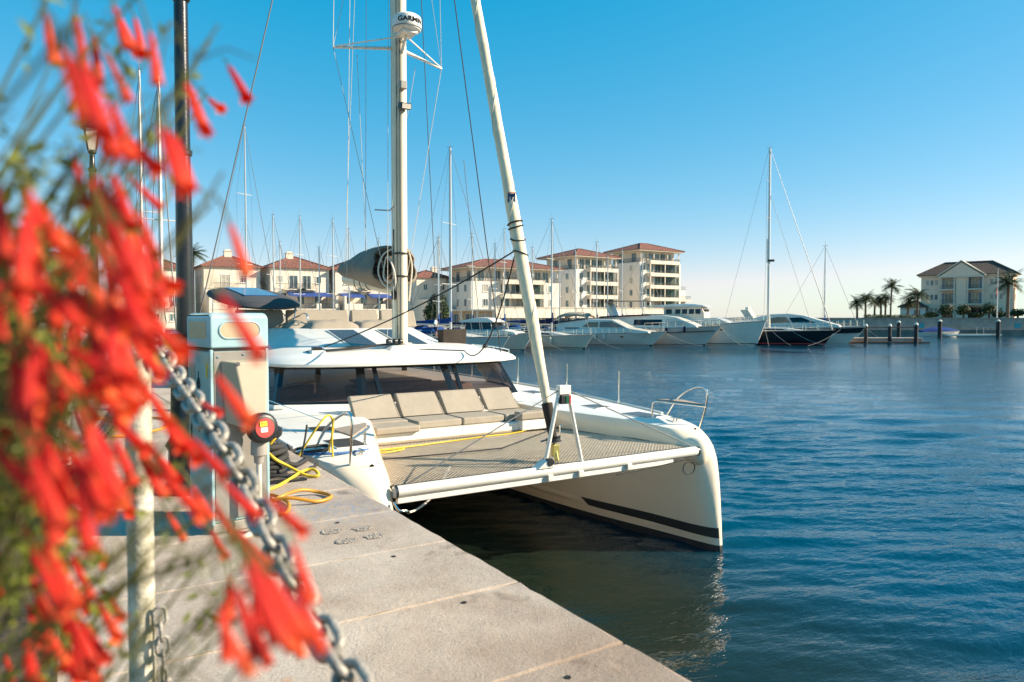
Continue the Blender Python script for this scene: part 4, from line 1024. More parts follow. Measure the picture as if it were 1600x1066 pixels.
fo = bpy.data.objects.new("switch_text_curve", fc); COL.objects.link(fo); bpy.context.view_layer.update()
me = bpy.data.meshes.new_from_object(fo.evaluated_get(bpy.context.evaluated_depsgraph_get())); COL.objects.unlink(fo); bpy.data.objects.remove(fo)
for v in me.vertices: v.co = ctr + Vector((-.010 + v.co.x, -.0012 + v.co.x*.05, .024 + v.co.y))
me.materials.append(BLACK); link("lettering", me, sw_)
b = MB(); b.lathe([(0,0),(.040,0),(.046,.02),(.046,.09),(.030,.10),(.026,.14),(0,.14)], (-.104, -.115, .545), 20, (0,0.06,-1)); b.build("plug", GREYP, ped, smooth=35)
b = MB(); b.tube(smooth_path([(-.104,-.105,.42),(-.104,-.105,.2),(-.11,-.10,.05),(-.14,-.12,.012),(-.25,-.2,.012)],6), .0165, 8); b.build("shore_cable", PIPEW, ped, smooth=60)

# iron bollard with fender and rope, black mat
bo = thing("mooring_bollard", "black bollard wrapped with dark mooring rope behind the pedestal", "bollard", (1.40, 5.86, QZ), world=True)
b = MB(); b.lathe([(0,0),(.19,0),(.19,.025),(.11,.04),(.095,.26),(.15,.31),(.155,.36),(.10,.40),(0,.41)], (1.36, 5.90, QZ), 24); b.build("bollard_casting", BLACK, bo, smooth=40)
for k in range(5):
    b = MB(); b.tube([(1.37+(.15+.012*(k%2))*math.cos(t)+.02*math.sin(k), 5.90+(.14+.01*(k%3))*math.sin(t), QZ+.05+k*.042+.015*math.sin(t*2+k)) for t in [2*math.pi*i/20 for i in range(20)]], .026, 7, closed=True); b.build("rope_turn", ROPEB, bo, smooth=60)
b = MB(); b.tube(smooth_path([(1.5,5.85,QZ+.1),(1.62,5.9,QZ+.05),(1.76,6.1,QZ+.04),(1.9,6.6,QZ-.05),(2.1,7.3,QZ-.18)],5), .02, 7); b.build("mooring_line", ROPEB, bo, smooth=60)
b = MB(); b.tube(smooth_path([(1.25,5.75,QZ+.03),(1.45,5.66,QZ+.025),(1.65,5.72,QZ+.02),(1.83,6.0,QZ+.02)],5), .014, 6); b.build("loose_end", ROPEB, bo, smooth=60)
b = MB(); b.tube([(1.28,5.78,QZ+.20),(1.35,5.80,QZ+.52)], [.05,.055], 12); b.build("rubber_fender", GREYP, bo, smooth=50)
fe = MB(); fe.box(1.18, 1.60, 5.50, 5.58, QZ+.002, QZ+.018); tag(fe.build("rubber_mat", BLACK, bevel=.006), "narrow black rubber mat lying on the quay under the yellow rope", "mat")
# bright yellow mooring rope draped from bollard
yr = MB(); yr.tube(smooth_path([(1.10,5.25,QZ+.016),(1.29,5.32,QZ+.016),(1.46,5.52,QZ+.018),(1.60,5.66,QZ+.04),(1.69,5.66,QZ+.05),(1.70,5.55,QZ+.02),(1.62,5.60,QZ+.02),(1.50,5.72,QZ+.09),(1.40,5.72,QZ+.16),(1.38,5.80,QZ+.22),(1.44,5.80,QZ+.31),(1.46,5.90,QZ+.33)],6), .0125, 8)
tag(yr.build("mooring_rope", YELR, smooth=60), "yellow mooring rope trailing from the black bollard across the quay", "rope")
oc = MB(); oc.tube(smooth_path([(.95,5.05,QZ+.017),(1.10,5.16,QZ+.017),(1.24,5.12,QZ+.017),(1.28,4.86,QZ+.017),(1.20,4.60,QZ+.017),(1.12,4.70,QZ+.017),(1.22,4.95,QZ+.022),(1.40,5.02,QZ+.05),(1.54,5.02,QZ+.018),(1.575,4.86,QZ+.017),(1.45,4.78,QZ+.017),(1.28,4.84,QZ+.05),(1.12,4.95,QZ+.018),(.98,4.98,QZ+.017),(.85,5.2,QZ+.017)],7), .0125, 8)
tag(oc.build("power_cable", ORAC, smooth=60), "orange cable lying in loops on the concrete beside the pedestal", "cable")
ol = MB(); ol.tube(smooth_path([(.30,9.45,QZ+.018),(.33,9.95,QZ+.018),(.50,10.12,QZ+.018),(.75,10.05,QZ+.018),(1.1,9.6,QZ+.018),(1.0,8.9,QZ+.018),(.7,8.55,QZ+.018),(.45,8.5,QZ+.018),(.32,8.8,QZ+.018)],7,True), .013, 8, closed=True)
tag(ol.build("power_cable", ORAC, smooth=60), "orange cable loop farther along the quay behind the white chain post", "cable")

# old cut-off bolt pockets and holes in the slabs: shallow worn depressions with raised rims
def pocket(x, yy, r, seed):
    rnd = random.Random(seed); rings = []
    N = 16
    rad = [1 + .18*rnd.uniform(-1, 1) for _ in range(N)]
    for k, z in ((1.18, .0005), (1.0, .0035), (.82, .0012), (.5, .0008), (.2, .0025)):
        rings.append([(x + r*k*rad[i]*1.0*math.cos(2*math.pi*i/N), yy + r*k*rad[i]*.8*math.sin(2*math.pi*i/N), QZ + .0012 + z + .001*rnd.random()) for i in range(N)])
    b = MB(); b.loft(rings); return b
WORN = mat("worn_bolt_patch", (0.38, 0.32, 0.26), 0.85, var=0.55, vscale=40, bump=1.0, bscale=70)
for i, (x, yy) in enumerate(((1.33,4.114),(1.51,4.076),(1.342,3.893),(1.513,3.897))):
    pocket(x, yy, .052, i).build("bolt_patch", WORN, quay, smooth=60)
HOLE = mat("drilled_hole", (0.012, 0.010, 0.008), 0.9, var=0)
for x, yy in ((1.422,4.273),(1.466,3.509),(1.488,2.775),(1.479,2.001)):
    b = MB(); b.lathe([(.013,.0),(.012,.0025),(.007,.002),(0,.001)], (x, yy, QZ+.0005), 12); b.build("drill_hole", HOLE, quay)

# lamp posts
def lamp_post(label, loc):
    t = thing("street_lamp", label, "street lamp", loc, 0, "black lamp posts along the quay")
    b = MB(); b.lathe([(0,0),(.16,0),(.16,.05),(.13,.08),(.125,.30),(.145,.34),(.11,.40),(.098,.95),(.098,1.04),(.125,1.06),(.125,1.09),(.105,1.10),(.12,1.13),(.075,1.15)], (0,0,0), 20); b.build("base", IRON, t, smooth=35)
    b = MB(); b.lathe([(.060,1.13),(.054,2.1),(.050,2.38),(.062,2.39),(.064,2.42),(.050,2.43),(.046,3.45),(.062,3.47),(.062,3.50),(.04,3.53),(.035,3.72),(.06,3.74),(.06,3.76),(0,3.77)], (0,0,0), 16); b.build("pole", IRON, t, smooth=35)
    rb, rt, z0, z1 = .075, .135, 3.78, 4.1
    g = MB(); g.loft([[(rb*math.cos(a), rb*math.sin(a), z0) for a in [math.pi/4+i*math.pi/2 for i in range(4)]], [(rt*math.cos(a), rt*math.sin(a), z1) for a in [math.pi/4+i*math.pi/2 for i in range(4)]]]); g.build("lantern_glass", mat_lamp, t)
    f = MB()
    for i in range(4):
        a = math.pi/4+i*math.pi/2
        f.tube([(rb*1.02*math.cos(a), rb*1.02*math.sin(a), z0), (rt*1.02*math.cos(a), rt*1.02*math.sin(a), z1)], .009, 5)
    f.build("lantern_frame", IRON, t)
    c = MB(); c.lathe([(.15,4.095),(.155,4.11),(.09,4.19),(.05,4.22),(.05,4.25),(.02,4.27),(.012,4.32),(0,4.33)], (0,0,0), 16); c.build("lantern_cap", IRON, t, smooth=35)
    return t
mat_lamp = mat("opal_lantern_glass", (0.72, 0.66, 0.55), 0.3, var=0.05)
lamp_post("tall black lamp post standing right behind the teal pedestal", (0.775, 5.62, QZ))
lamp_post("black lamp post with pale lantern seen above the red flowers", (0.50, 12.85, QZ))

# chain fence posts
def chain_post(label, x, yy, h=1.2, r=.032):
    t = thing("chain_post", label, "post", (x, yy, QZ), 0, "white chain posts along the flower bed")
    b = MB(); b.lathe([(0,0),(r*1.9,0),(r*1.9,.012),(r*1.05,.02),(r,.03),(r,h-.05),(r*1.1,h-.045),(r*1.1,h-.02),(r*.6,h),(0,h+.01)], (0,0,0), 18); b.build("shaft", POSTW, t, smooth=35)
    b = MB(); b.tube([(r*.9+.02+.02*math.cos(a), 0, h-.10+.02*math.sin(a)) for a in [2*math.pi*i/14 for i in range(14)]], .006, 6, closed=True); b.build("eye_ring", GALV, t, smooth=60)
    return t
chain_post("worn white chain post close by among the red flowers", .175, 2.11, 1.20)
chain_post("white chain post farther along beside the hedge", .05, 7.1, 1.20)
# link mesh
def link_mesh(L, W, r, name):
    b = MB(); pts = []
    for i in range(8): t = -math.pi/2 + math.pi*i/7; pts.append((L/2-W/2 + (W/2)*math.cos(t), (W/2)*math.sin(t), 0))
    for i in range(8): t = math.pi/2 + math.pi*i/7; pts.append((-L/2+W/2 + (W/2)*math.cos(t), (W/2)*math.sin(t), 0))
    b.tube(pts, r, 7, closed=True); me = b.mesh(name, None, 70); me.materials.append(GALV); return me
def chain(name, label, pts, L=.062, W=.036, r=.0075):
    t = thing(name, label, "chain", pts[0], 0, "chains of the fence")
    me = link_mesh(L, W, r, "chain_link")
    P = [Vector(p) for p in pts]; pitch = L - 2.3*r
    cum = [0]
    for i in range(len(P)-1): cum.append(cum[-1] + (P[i+1]-P[i]).length)
    s_ = 0; k = 0
    while s_ < cum[-1]:
        i = max(j for j in range(len(P)-1) if cum[j] <= s_)
        tt = (s_-cum[i])/max(1e-6, cum[i+1]-cum[i]); p = P[i].lerp(P[i+1], tt); d = (P[i+1]-P[i]).normalized()
        o = link("link", me, t)
        q = d.to_track_quat('X', 'Z'); ro = q.to_matrix() @ Matrix.Rotation(R(45 + 90*(k % 2)), 3, 'X')
        o.matrix_local = Matrix.Translation(p - P[0]) @ ro.to_4x4()
        s_ += pitch; k += 1
chain("fence_chain", "heavy galvanised chain sloping from the near white post towards the viewer", smooth_path([(.205,2.10,3.10),(.213,2.06,3.145),(.234,1.854,3.078),(.248,1.631,3.026),(.262,1.457,2.975),(.280,1.288,2.905),(.292,1.148,2.838),(.307,1.03,2.785),(.318,.92,2.745),(.335,.78,2.71),(.36,.5,2.70),(.40,.1,2.76),(.45,-.5,3.0)],6), .064, .038, .0076)
chain("fence_chain", "sagging chain slung between the two white posts by the hedge", sag((.06,7.0,3.06), (.17,2.16,3.06), .42, 40), .075, .044, .010)
chain("fence_chain", "short end of thin chain hanging down beside the near white post", [(.214,2.07,2.44),(.222,2.06,2.3),(.228,2.07,2.15),(.226,2.05,2.0)], .05, .03, .005)
# ------------------------------------------------------------------ boats across the basin
WHITEB = mat("boat_white", (0.76, 0.68, 0.57), 0.3, var=0.06, vscale=0.7, coat=0.2)
CREAMB = mat("boat_cream", (0.68, 0.58, 0.45), 0.35, var=0.08, vscale=0.7)
GREYB = mat("boat_grey_white", (0.64, 0.58, 0.51), 0.35, var=0.06, vscale=0.7)
NAVYB = mat("navy_hull", (0.006, 0.006, 0.010), 0.3, var=0.1, coat=0.15)
REDB = mat("red_boot_stripe", (0.42, 0.06, 0.05), 0.5, var=0.1)
GREENB = mat("green_boot_stripe", (0.03, 0.09, 0.06), 0.5, var=0.1)
DARKW = mat("boat_dark_window", (0.012, 0.013, 0.016), 0.08, var=0)
TINTW = mat("boat_tan_window", (0.30, 0.20, 0.12), 0.15, var=0.2)
COVERN = mat("navy_cover", (0.015, 0.02, 0.06), 0.85, var=0.2, vscale=3, spec=0.1)
COVERB = mat("blue_cover", (0.02, 0.06, 0.20), 0.85, var=0.2, vscale=3, spec=0.1)
BEIGEC = mat("beige_canopy", (0.40, 0.33, 0.25), 0.85, var=0.1, spec=0.1)
MASTA = mat("far_mast_alloy", (0.72, 0.68, 0.62), 0.4, 0.3, var=0)
TEAK = mat("teak_deck", (0.22, 0.11, 0.07), 0.7, var=0.2, vscale=4)
TURQ = mat("turquoise_cover", (0.04, 0.25, 0.28), 0.7, var=0.1)

def boat_hull(t, L, B, fbow, fstern, rake, m, boot=None, flare=.8, bootz=.12, deckm=None):
    T = [0, .1, .25, .4, .55, .68, .8, .89, .95, .985, 1.0]
    FLV = [-.25, 0, .5, 1.0]
    def hwf(u):
        if u < .5: return lerp(.9, 1.0, u/.5)
        return max(.012, 1 - ((u-.5)/.5)**2.3)
    def pt(sg, f, u, off=0):
        xb = L/2 - rake*(1-max(0, f))
        x = -L/2 + u*(xb + L/2)
        z = lerp(fstern, fbow, u**1.7) * f if f > 0 else f
        w = B/2 * hwf(u) * (lerp(flare, 1, max(0, f)) if f >= 0 else flare*.8)
        return Vector((x, sg*(w+off), z))
    def shell(mb, fl, off=0):
        rows = []
        for f in fl: rows.append([pt(-1, f, u, off) for u in T] + [pt(1, f, u, off) for u in reversed(T)])
        mb.loft(rows, caps=False)
    h = MB(); shell(h, FLV)
    n = len(T)*2
    h.add([v for v in h.v[-n:]], [tuple(range(n))])
    h.v[-n:] = [v + Vector((0,0,-.02)) for v in h.v[-n:]]
    hull = h.build("hull", m, t, smooth=35)
    dk = MB(); dk.add([pt(-1, 1, u, -.05)+Vector((0,0,.012)) for u in T] + [pt(1, 1, u, -.05)+Vector((0,0,.012)) for u in reversed(T)], [tuple(range(n))]); dk.build("deck", deckm or WHITEB, hull)
    for sg in (-1, 1):
        rr_ = MB(); rr_.tube([pt(sg, .97, u, .012) for u in T], .035, 5); rr_.build("rub_rail", GREYP, hull, smooth=60)
    if boot:
        zb = bootz / fbow; bm_ = MB(); shell(bm_, [-.02, zb*.5, zb], .012); bm_.build("boot_stripe", boot, hull, smooth=35)
    def edge(sg, u): return pt(sg, 1, u)
    return hull, edge
def wedge(pts, w0, w1, z0, z1, off=0):
    """side profile (x, z) closed polygon given width w0 at z0 tapering to w1 at z1"""
    b = MB(); n = len(pts)
    f = lambda z: lerp(w0, w1, max(0, min(1, (z-z0)/(z1-z0)))) + off
    A = [(x, -f(z), z) for x, z in pts]; C = [(x, f(z), z) for x, z in pts]
    b.add(A + C, [tuple(range(n)), tuple(range(2*n-1, n-1, -1))] + [(i, (i+1) % n, n+(i+1) % n, n+i) for i in range(n)])
    return b
def rail(t, edge, u0, u1, h=.6, n=8):
    for sg in (-1, 1):
        P = [edge(sg, lerp(u0, u1, i/n)) + Vector((0, -sg*.06, 0)) for i in range(n+1)]
        b = MB(); b.tube([p + Vector((0,0,h)) for p in P], .022, 5); b.tube([p + Vector((0,0,h*.5)) for p in P], .012, 4)
        for p in P: b.tube([p, p + Vector((0,0,h))], .018, 5)
        b.build("guard_rail", STEEL, t, smooth=60)
def fender(t, p, m=None):
    b = MB(); b.lathe([(0,-.38),(.07,-.36),(.13,-.28),(.13,.2),(.07,.29),(.03,.36),(0,.36)], p, 10); b.build("fender", m or COVERN, t, smooth=50)
HEAD = -R(YAW + 28)
def place(bow_a, bow_b, L):
    c, s_ = math.cos(R(28)), math.sin(R(28))
    return hb(bow_a - c*L/2, bow_b + s_*L/2)
def bowline(t, p0, p1):
    b = MB(); b.tube(sag(p0, p1, .25, 6), .011, 5); b.build("mooring_line", ROPEW, t, smooth=60)

def rig(t, mx, H, zdeck, L, sp=(0.5,), swid=.9, r=.075, cover=COVERN, boom=None, fore=None, furl=WIRE, furlr=.03, back=True):
    b = MB(); b.loft([[(mx + r*k*1.25*math.cos(q), r*k*math.sin(q), z) for q in [2*math.pi*i/8 for i in range(8)]] for z, k in ((zdeck,1),(H*.7,1),(H,.75))]); m_ = b.build("mast", MASTA, t, smooth=50)
    b = MB(); b.tube([(mx,0,H),(mx,0,H+.7)], .015, 4); b.tube([(mx-.35,0,H+.05),(mx+.3,0,H+.05)], .02, 4); b.build("masthead_gear", GREYP, m_)
    for f in sp:
        z = zdeck + (H-zdeck)*f
        b = MB(); b.tube([(mx-.15,-swid,z+.03),(mx,0,z),(mx-.15,swid,z+.03)], .028, 5); b.build("spreader", MASTA, m_)
    for sg in (-1, 1):
        P = [(mx,0,H-.2)] + [(mx-.15, sg*swid, zdeck+(H-zdeck)*f+.03) for f in reversed(sp)] + [(mx-.3, sg*swid*1.25, zdeck)]
        b = MB(); b.tube(P, .013, 4); b.build("shroud", WIRE, m_)
    fx = fore if fore is not None else L/2 - .3
    b = MB(); b.tube([(mx+.1,0,H-.3),(fx,0,zdeck+.15)], [.02, furlr] , 6); b.build("forestay", furl, m_)
    if back: b = MB(); b.tube([(mx-.1,0,H-.1),(-L/2+.2,0,zdeck)], .014, 4); b.build("backstay", WIRE, m_)
    bl = boom or L*.36
    b = MB(); b.tube([(mx-.1,0,zdeck+1.15),(mx-bl,0,zdeck+1.2)], .06, 6); bo_ = b.build("boom", MASTA, t, smooth=50)
    if cover:
        secs_ = [(mx+.12, zdeck+2.3, .10, .06), (mx+.12, zdeck+1.6, .16, .3), (mx-.4, zdeck+1.42, .17, .24), (mx-bl*.5, zdeck+1.36, .15, .18), (mx-bl, zdeck+1.3, .08, .1)]
        b = MB(); b.loft([[(x + .02*math.sin(3*q), wy*math.cos(q), z + wz*math.sin(q)) for q in [2*math.pi*i/10 for i in range(10)]] for x, z, wy, wz in secs_]); b.build("sail_cover", cover, bo_, smooth=50)

def sailboat(name, label, mast_a, b, H, L=10, fb=1.0, hullm=WHITEB, boot=COVERB, cover=COVERN, sp=(.5,), group="sailing boats moored across the basin", full=True, mxf=.08, **kw):
    c, s_ = math.cos(R(28)), math.sin(R(28)); mx = L*mxf
    t = thing(name, label, "sailing boat", hb(mast_a - c*mx, b + s_*mx), HEAD, group)
    hull, edge = boat_hull(t, L, L*.3, fb*1.15, fb, L*.09, hullm, boot, .82, .26 if boot is REDB else .12)
    pr_ = [(-L*.18, fb-.1), (-L*.16, fb+.42), (L*.08, fb+.40), (L*.26, fb+.10), (L*.27, fb-.1)]
    wedge(pr_, L*.10, L*.075, fb, fb+.45).build("coachroof", WHITEB, t, bevel=.04)
    wn_ = [(-L*.13, fb+.14), (-L*.12, fb+.30), (L*.06, fb+.28), (L*.10, fb+.14)]
    wedge(wn_, L*.10, L*.075, fb, fb+.45, .012).build("cabin_window", DARKW, t)
    hood = [(-L*.24, fb+.05), (-L*.23, fb+.85), (-L*.15, fb+.95), (-L*.10, fb+.42), (-L*.16, fb+.3)]
    wedge(hood, L*.095, L*.085, fb, fb+.95).build("spray_hood", cover or COVERN, t, bevel=.05)
    rail(t, edge, .06, .97, .6, 8)
    rig(t, mx, H, fb+.05, L, sp, cover=cover, **kw)
    return t, edge

# A: pilothouse motor boat beyond the cat's roof
def motorboat_a():
    L = 9.2; t = thing("motor_boat", "white cabin motor boat with pale hardtop just right of the catamaran's mast", "motor boat", place(2.2, 69, L), HEAD)
    hull, edge = boat_hull(t, L, 3.2, 1.75, 1.2, 1.2, CREAMB, COVERN, .78, .1)
    wedge([(-3.6,1.1),(-3.5,1.9),(1.2,2.0),(2.9,1.75),(3.2,1.5)], 1.25, 1.05, 1.1, 2.0).build("trunk_cabin", WHITEB, t, bevel=.05)
    wedge([(-2.6,1.9),(-2.4,2.65),(.4,2.65),(1.15,1.95)], 1.1, .95, 1.9, 2.65).build("windscreen", DARKW, t)
    wedge([(-3.3,2.66),(-3.1,2.8),(-1.2,3.15),(0.0,3.1),(.75,2.75),(.8,2.66)], 1.2, 1.0, 2.66, 3.15).build("hardtop", WHITEB, t, bevel=.06)
    for x in (-2.9,-1.9,-.7,.35,.95):
        for sg in (-1, 1):
            b = MB(); b.tube([(x+.2,sg*1.13,1.9),(x,sg*1.04,2.68)], .035, 5); b.build("windscreen_post", WHITEB, t)
    rail(t, edge, .35, .98, .5, 8)
    for x in (.6, 2.0): 
        p = MB(); p.obox((x, -1.45, 1.05), (1,0,0), (0,1,0), (0,0,1), .16, .06, .07); p.build("porthole", DARKW, t)
    st = MB(); st.tube([edge(-1, 1.0)+Vector((.0,0,.1)), Vector((L/2-1.15,0,.1))], .07, 6); st.build("stem_band", STEEL, t)
    bowline(t, (L/2-.1,-.1,1.7), (L/2+3.5,-.5,.05))
motorboat_a()
# B: cream sailing boat
tB, eB = sailboat("sailing_boat", "cream-hulled sailing boat with navy boom cover left of the long motor cruiser", 862/1137*0+ (862-800)/1137*75, 75, 13.2, 10.5, 1.25, CREAMB, STRIPE, COVERN, (.33,.66), mxf=.06)
for u in (.45, .62): fender(tB, eB(-1, u) + Vector((0,-.14,-.5)), CREAMB)
bowline(tB, (5.2,-.1,1.3), (8.6,-.6,.05))
# C: low motor cruiser with fenders
def cruiser_c():
    L = 13.0; t = thing("motor_yacht", "low white motor cruiser with fenders hanging along its side", "motor yacht", place(16.9, 79.4, L), HEAD)
    hull, edge = boat_hull(t, L, 3.9, 1.65, 1.25, 1.7, WHITEB, ANTIF, .76, .14)
    wedge([(-6.2,1.1),(-6.0,2.5),(-2.5,2.95),(.6,2.9),(2.6,1.95),(4.9,1.62),(5.0,1.4)], 1.65, 1.15, 1.2, 2.95).build("superstructure", WHITEB, t, bevel=.08)
    wedge([(-2.9,2.05),(-2.2,2.6),(-.95,2.62),(-.95,2.05)], 1.65, 1.15, 1.2, 2.95, .015).build("side_window", TINTW, t)
    wedge([(-.8,2.02),(-.8,2.66),(.55,2.70),(2.3,2.02)], 1.65, 1.15, 1.2, 2.95, .02).build("windscreen", mat("cruiser_screen", (.22,.17,.14), .12), t)
    wedge([(-5.0,1.80),(-5.0,2.0),(-3.2,2.0),(-3.4,1.80)], 1.65, 1.15, 1.2, 2.95, .02).build("teak_panel", TEAK, t)
    wedge([(-6.0,2.55),(-5.9,2.66),(-2.4,3.05),(-2.3,2.97)], 1.5, 1.2, 2.5, 3.0).build("targa_top", STRIPE, t)
    rail(t, edge, .42, .97, .5, 9)
    for u in (.14, .25, .36): fender(t, edge(-1, u) + Vector((0,-.14,-.55)), GREYB if u != .25 else COVERN)
    for x in (-1.8,-1.1, 1.9, 4.1):
        u = (x + L/2)/(L*.93); e = edge(-1, u)
        b = MB(); b.obox((x, e.y*.955, 1.02), (1, -.02 if x < 2 else .28,0), (0,1,0), (0,0,1), .2, .05, .08); b.build("porthole", DARKW, t, bevel=.02)
    fender(t, edge(-1,.42)+Vector((0,-.15,-.4)), GREYB); fender(t, edge(-1,.5)+Vector((0,-.15,-.4)), GREYB)
    bowline(t, (6.3,-.1,1.5), (9.2,-1.0,.05)); bowline(t, (6.3,.1,1.5), (10,1.5,.05))
cruiser_c()
def canopy_boat():
    L = 9; t = thing("motor_boat", "small motor boat under a grey and beige arched canopy behind the low cruiser", "motor boat", place(13.5, 86.5, L), HEAD)
    hull, edge = boat_hull(t, L, 3, 1.5, 1.2, 1.0, WHITEB, None, .8)
    wedge([(-3.5,1.1),(-3.3,2.3),(0,2.3),(1.8,1.5),(3,1.3)], 1.2, 1.0, 1.1, 2.3).build("cabin", WHITEB, t, bevel=.06)
    rings = [[(x, 1.35*math.cos(q), 3.2 + .5*math.sin(q) + dz) for q in [math.pi*i/10 for i in range(11)]] for x, dz in ((-3.9,-.25),(-2.8,.08),(-1.2,.12),(-.2,-.02),(.2,-.3))]
    b = MB(); b.loft(rings, caps=False, closed=False); o = b.build("canopy", BEIGEC, t, smooth=50); md = o.modifiers.new("thick", 'SOLIDIFY'); md.thickness = .04
    for x in (-3.6,-1.8,-.1):
        for sg in (-1,1): b = MB(); b.tube([(x,sg*1.3,1.4),(x,sg*1.3,3.2)], .03, 5); b.build("canopy_pole", STEEL, t)
canopy_boat()
# D: flybridge motor yacht, white over grey hull
def yacht_d():
    L = 15; t = thing("motor_yacht", "large white motor yacht with raked cabin and dark side window band", "motor yacht", place(23.4, 81, L), HEAD)
    hull, edge = boat_hull(t, L, 4.3, 2.25, 1.75, 1.9, GREYB, ANTIF, .74, .12)
    wedge([(-7.0,1.6),(-6.9,3.05),(-3.0,3.45),(1.0,3.4),(2.6,3.2),(4.9,2.3),(5.2,2.0)], 1.85, 1.3, 1.7, 3.45).build("superstructure", WHITEB, t, bevel=.09)
    wedge([(-2.2,2.25),(-2.2,2.88),(1.1,2.9),(1.1,2.25)], 1.85, 1.30, 1.7, 3.45, .02).build("side_window", DARKW, t)
    wedge([(1.5,2.25),(1.5,2.95),(2.6,2.95),(4.2,2.3)], 1.85, 1.30, 1.7, 3.45, .02).build("screen_cover", mat("pale_screen_cover", (.62,.55,.46), .8), t)
    wedge([(-6.6,3.1),(-6.4,3.26),(-.6,3.5),(-.3,3.38)], 1.75, 1.35, 3.0, 3.5, .03).build("fly_rail", COVERN, t)
    hs = MB(); hs.loft([[(x, y_*1.0, z) for x, y_, z in ((-5.2,-1.2,3.0),(-4.4,-1.2,3.0),(-4.4,1.2,3.0),(-5.2,1.2,3.0))], [(x, y_, z) for x, y_, z in ((-6.1,-1.0,4.9),(-5.7,-1.0,4.9),(-5.7,1.0,4.9),(-6.1,1.0,4.9))]]); hs.build("radar_arch", WHITEB, t, bevel=.05)
    b = MB(); b.box(-6.2, -.6, -1.6, 1.6, 5.0, 5.07); b.build("awning", STRIPE, t)
    for x in (-1.0,-3.2):
        for sg in (-1.4,1.4): b = MB(); b.tube([(x,sg,3.3),(x,sg,5.0)], .03, 5); b.build("awning_pole", STEEL, t)
    b = MB(); P = [edge(-1, u) for u in (.3,.5,.7,.85,.95)]
    b.loft([[p + Vector((0,-.03,-.62)), p + Vector((0,-.03,-.50)), p + Vector((0,.1,-.50)), p + Vector((0,.1,-.62))] for p in [Vector((q.x, q.y*.97, q.z)) for q in P]]); b.build("rubbing_band", STRIPE, t)
    rail(t, edge, .45, .98, .6, 9); fender(t, edge(-1,.62)+Vector((0,-.15,-.3)), COVERN); fender(t, edge(-1,.75)+Vector((0,-.15,-.2)), COVERN)
    bowline(t, (7.3,-.1,2.1), (11,-1.2,.05)); bowline(t, (7.3,-.1,2.1), (9.6,.6,.05))
yacht_d()
# E: trawler yacht with upright wheelhouse
def trawler_e():
    L = 15.5; t = thing("motor_yacht", "white trawler yacht with upright wheelhouse and dark green waterline", "motor yacht", place(28.6, 82, L), HEAD)
    hull, edge = boat_hull(t, L, 4.6, 2.85, 1.9, 1.0, WHITEB, GREENB, .80, .22)
    wedge([(-7,1.7),(-6.8,3.0),(2.6,3.1),(4.2,2.5),(4.4,2.2)], 1.8, 1.5, 1.7, 3.1).build("main_cabin", WHITEB, t, bevel=.08)
    wedge([(-3.6,3.0),(-3.6,4.35),(.8,4.35),(1.15,3.75),(1.2,3.0)], 1.5, 1.35, 3.0, 4.35).build("wheelhouse", CREAMB, t, bevel=.05)
    for x0, x1 in ((-3.3,-2.6),(-2.2,-1.6),(-1.4,-.8),(-.6,.0),(.15,.75)):
        wedge([(x0,3.55),(x0,4.1),(x1,4.1),(x1,3.55)], 1.5, 1.35, 3.0, 4.35, .02).build("wheelhouse_window", DARKW, t)
    for y0 in (-1.1, .1):
        b = MB(); b.box(1.0,1.13,y0,y0+1.0,3.75,4.1); b.build("wheelhouse_window", DARKW, t)
    wedge([(-6.2,4.36),(-6.0,4.5),(-1.0,4.75),(.9,4.6),(1.4,4.38)], 1.6, 1.2, 4.36, 4.75).build("wheelhouse_roof", WHITEB, t, bevel=.05)
    b = MB(); b.loft([[(x, 1.2*math.cos(q), 3.2+.35*math.sin(q)) for q in [math.pi*i/8 for i in range(9)]] for x in (-6.6,-5.0,-4.2)]); b.build("tender_cover", TURQ, t, smooth=50)
    for x in (3.1,5.0,5.7):
        u = (x+L/2)/(L*.96); e = edge(-1,u); bb = MB(); bb.obox((x, e.y*.93, e.z*.72), (1,.12 if x > 4 else .03,0), (0,1,0), (0,0,1), .25 if x < 4 else .16, .06, .10); bb.build("porthole", DARKW, t, bevel=.02)
    rail(t, edge, .5, .985, .55, 8)
    st = MB(); st.tube([(L/2+.02,0,2.85),(L/2-.95,0,.15)], .09, 6); st.build("stem_band", WHITEB, t)
    bowline(t, (7.6,-.1,2.6), (10.6,-1.2,.05)); bowline(t, (7.6,-.1,2.6), (8.6,-3.2,.05)); 
trawler_e()
# F: dark-hulled sailing yacht with the tall mast
tF, eF = sailboat("sailing_yacht", "dark navy sailing yacht with red waterline and the tallest mast on the right", (1200-800)/1137*84.5, 84.5, 22.6, 12.6, 1.55, NAVYB, REDB, None, (.36,.62,.82), mxf=-.07, swid=1.15, r=.12, furlr=.05, furl=GREYP)
b = MB(); b.tube([(-.85,0,17.5),(3.9,0,1.9)], .02, 5); b.build("inner_forestay", WIRE, tF)
b = MB(); b.tube([(-.98,0,9.5),(-.98,0,12.2)], .17, 8); b.build("radar_mount", MASTA, tF)
b = MB(); b.obox((-.6,0,9.7), (1,0,0),(0,1,0),(0,0,1), .35,.25,.12); b.build("mast_radar", STRIPE, tF, bevel=.04)
b = MB(); b.tube([(-.8,0,2.0),(-.75,-.05,3.3)], [.18,.10], 8); b.build("folded_sail", WHITEB, tF, smooth=50)
bowline(tF, (6.8,-.1,1.8), (3.8,-3.4,.05)); bowline(tF, (2.0,-2.0,1.6), (6.2,-5,.05))
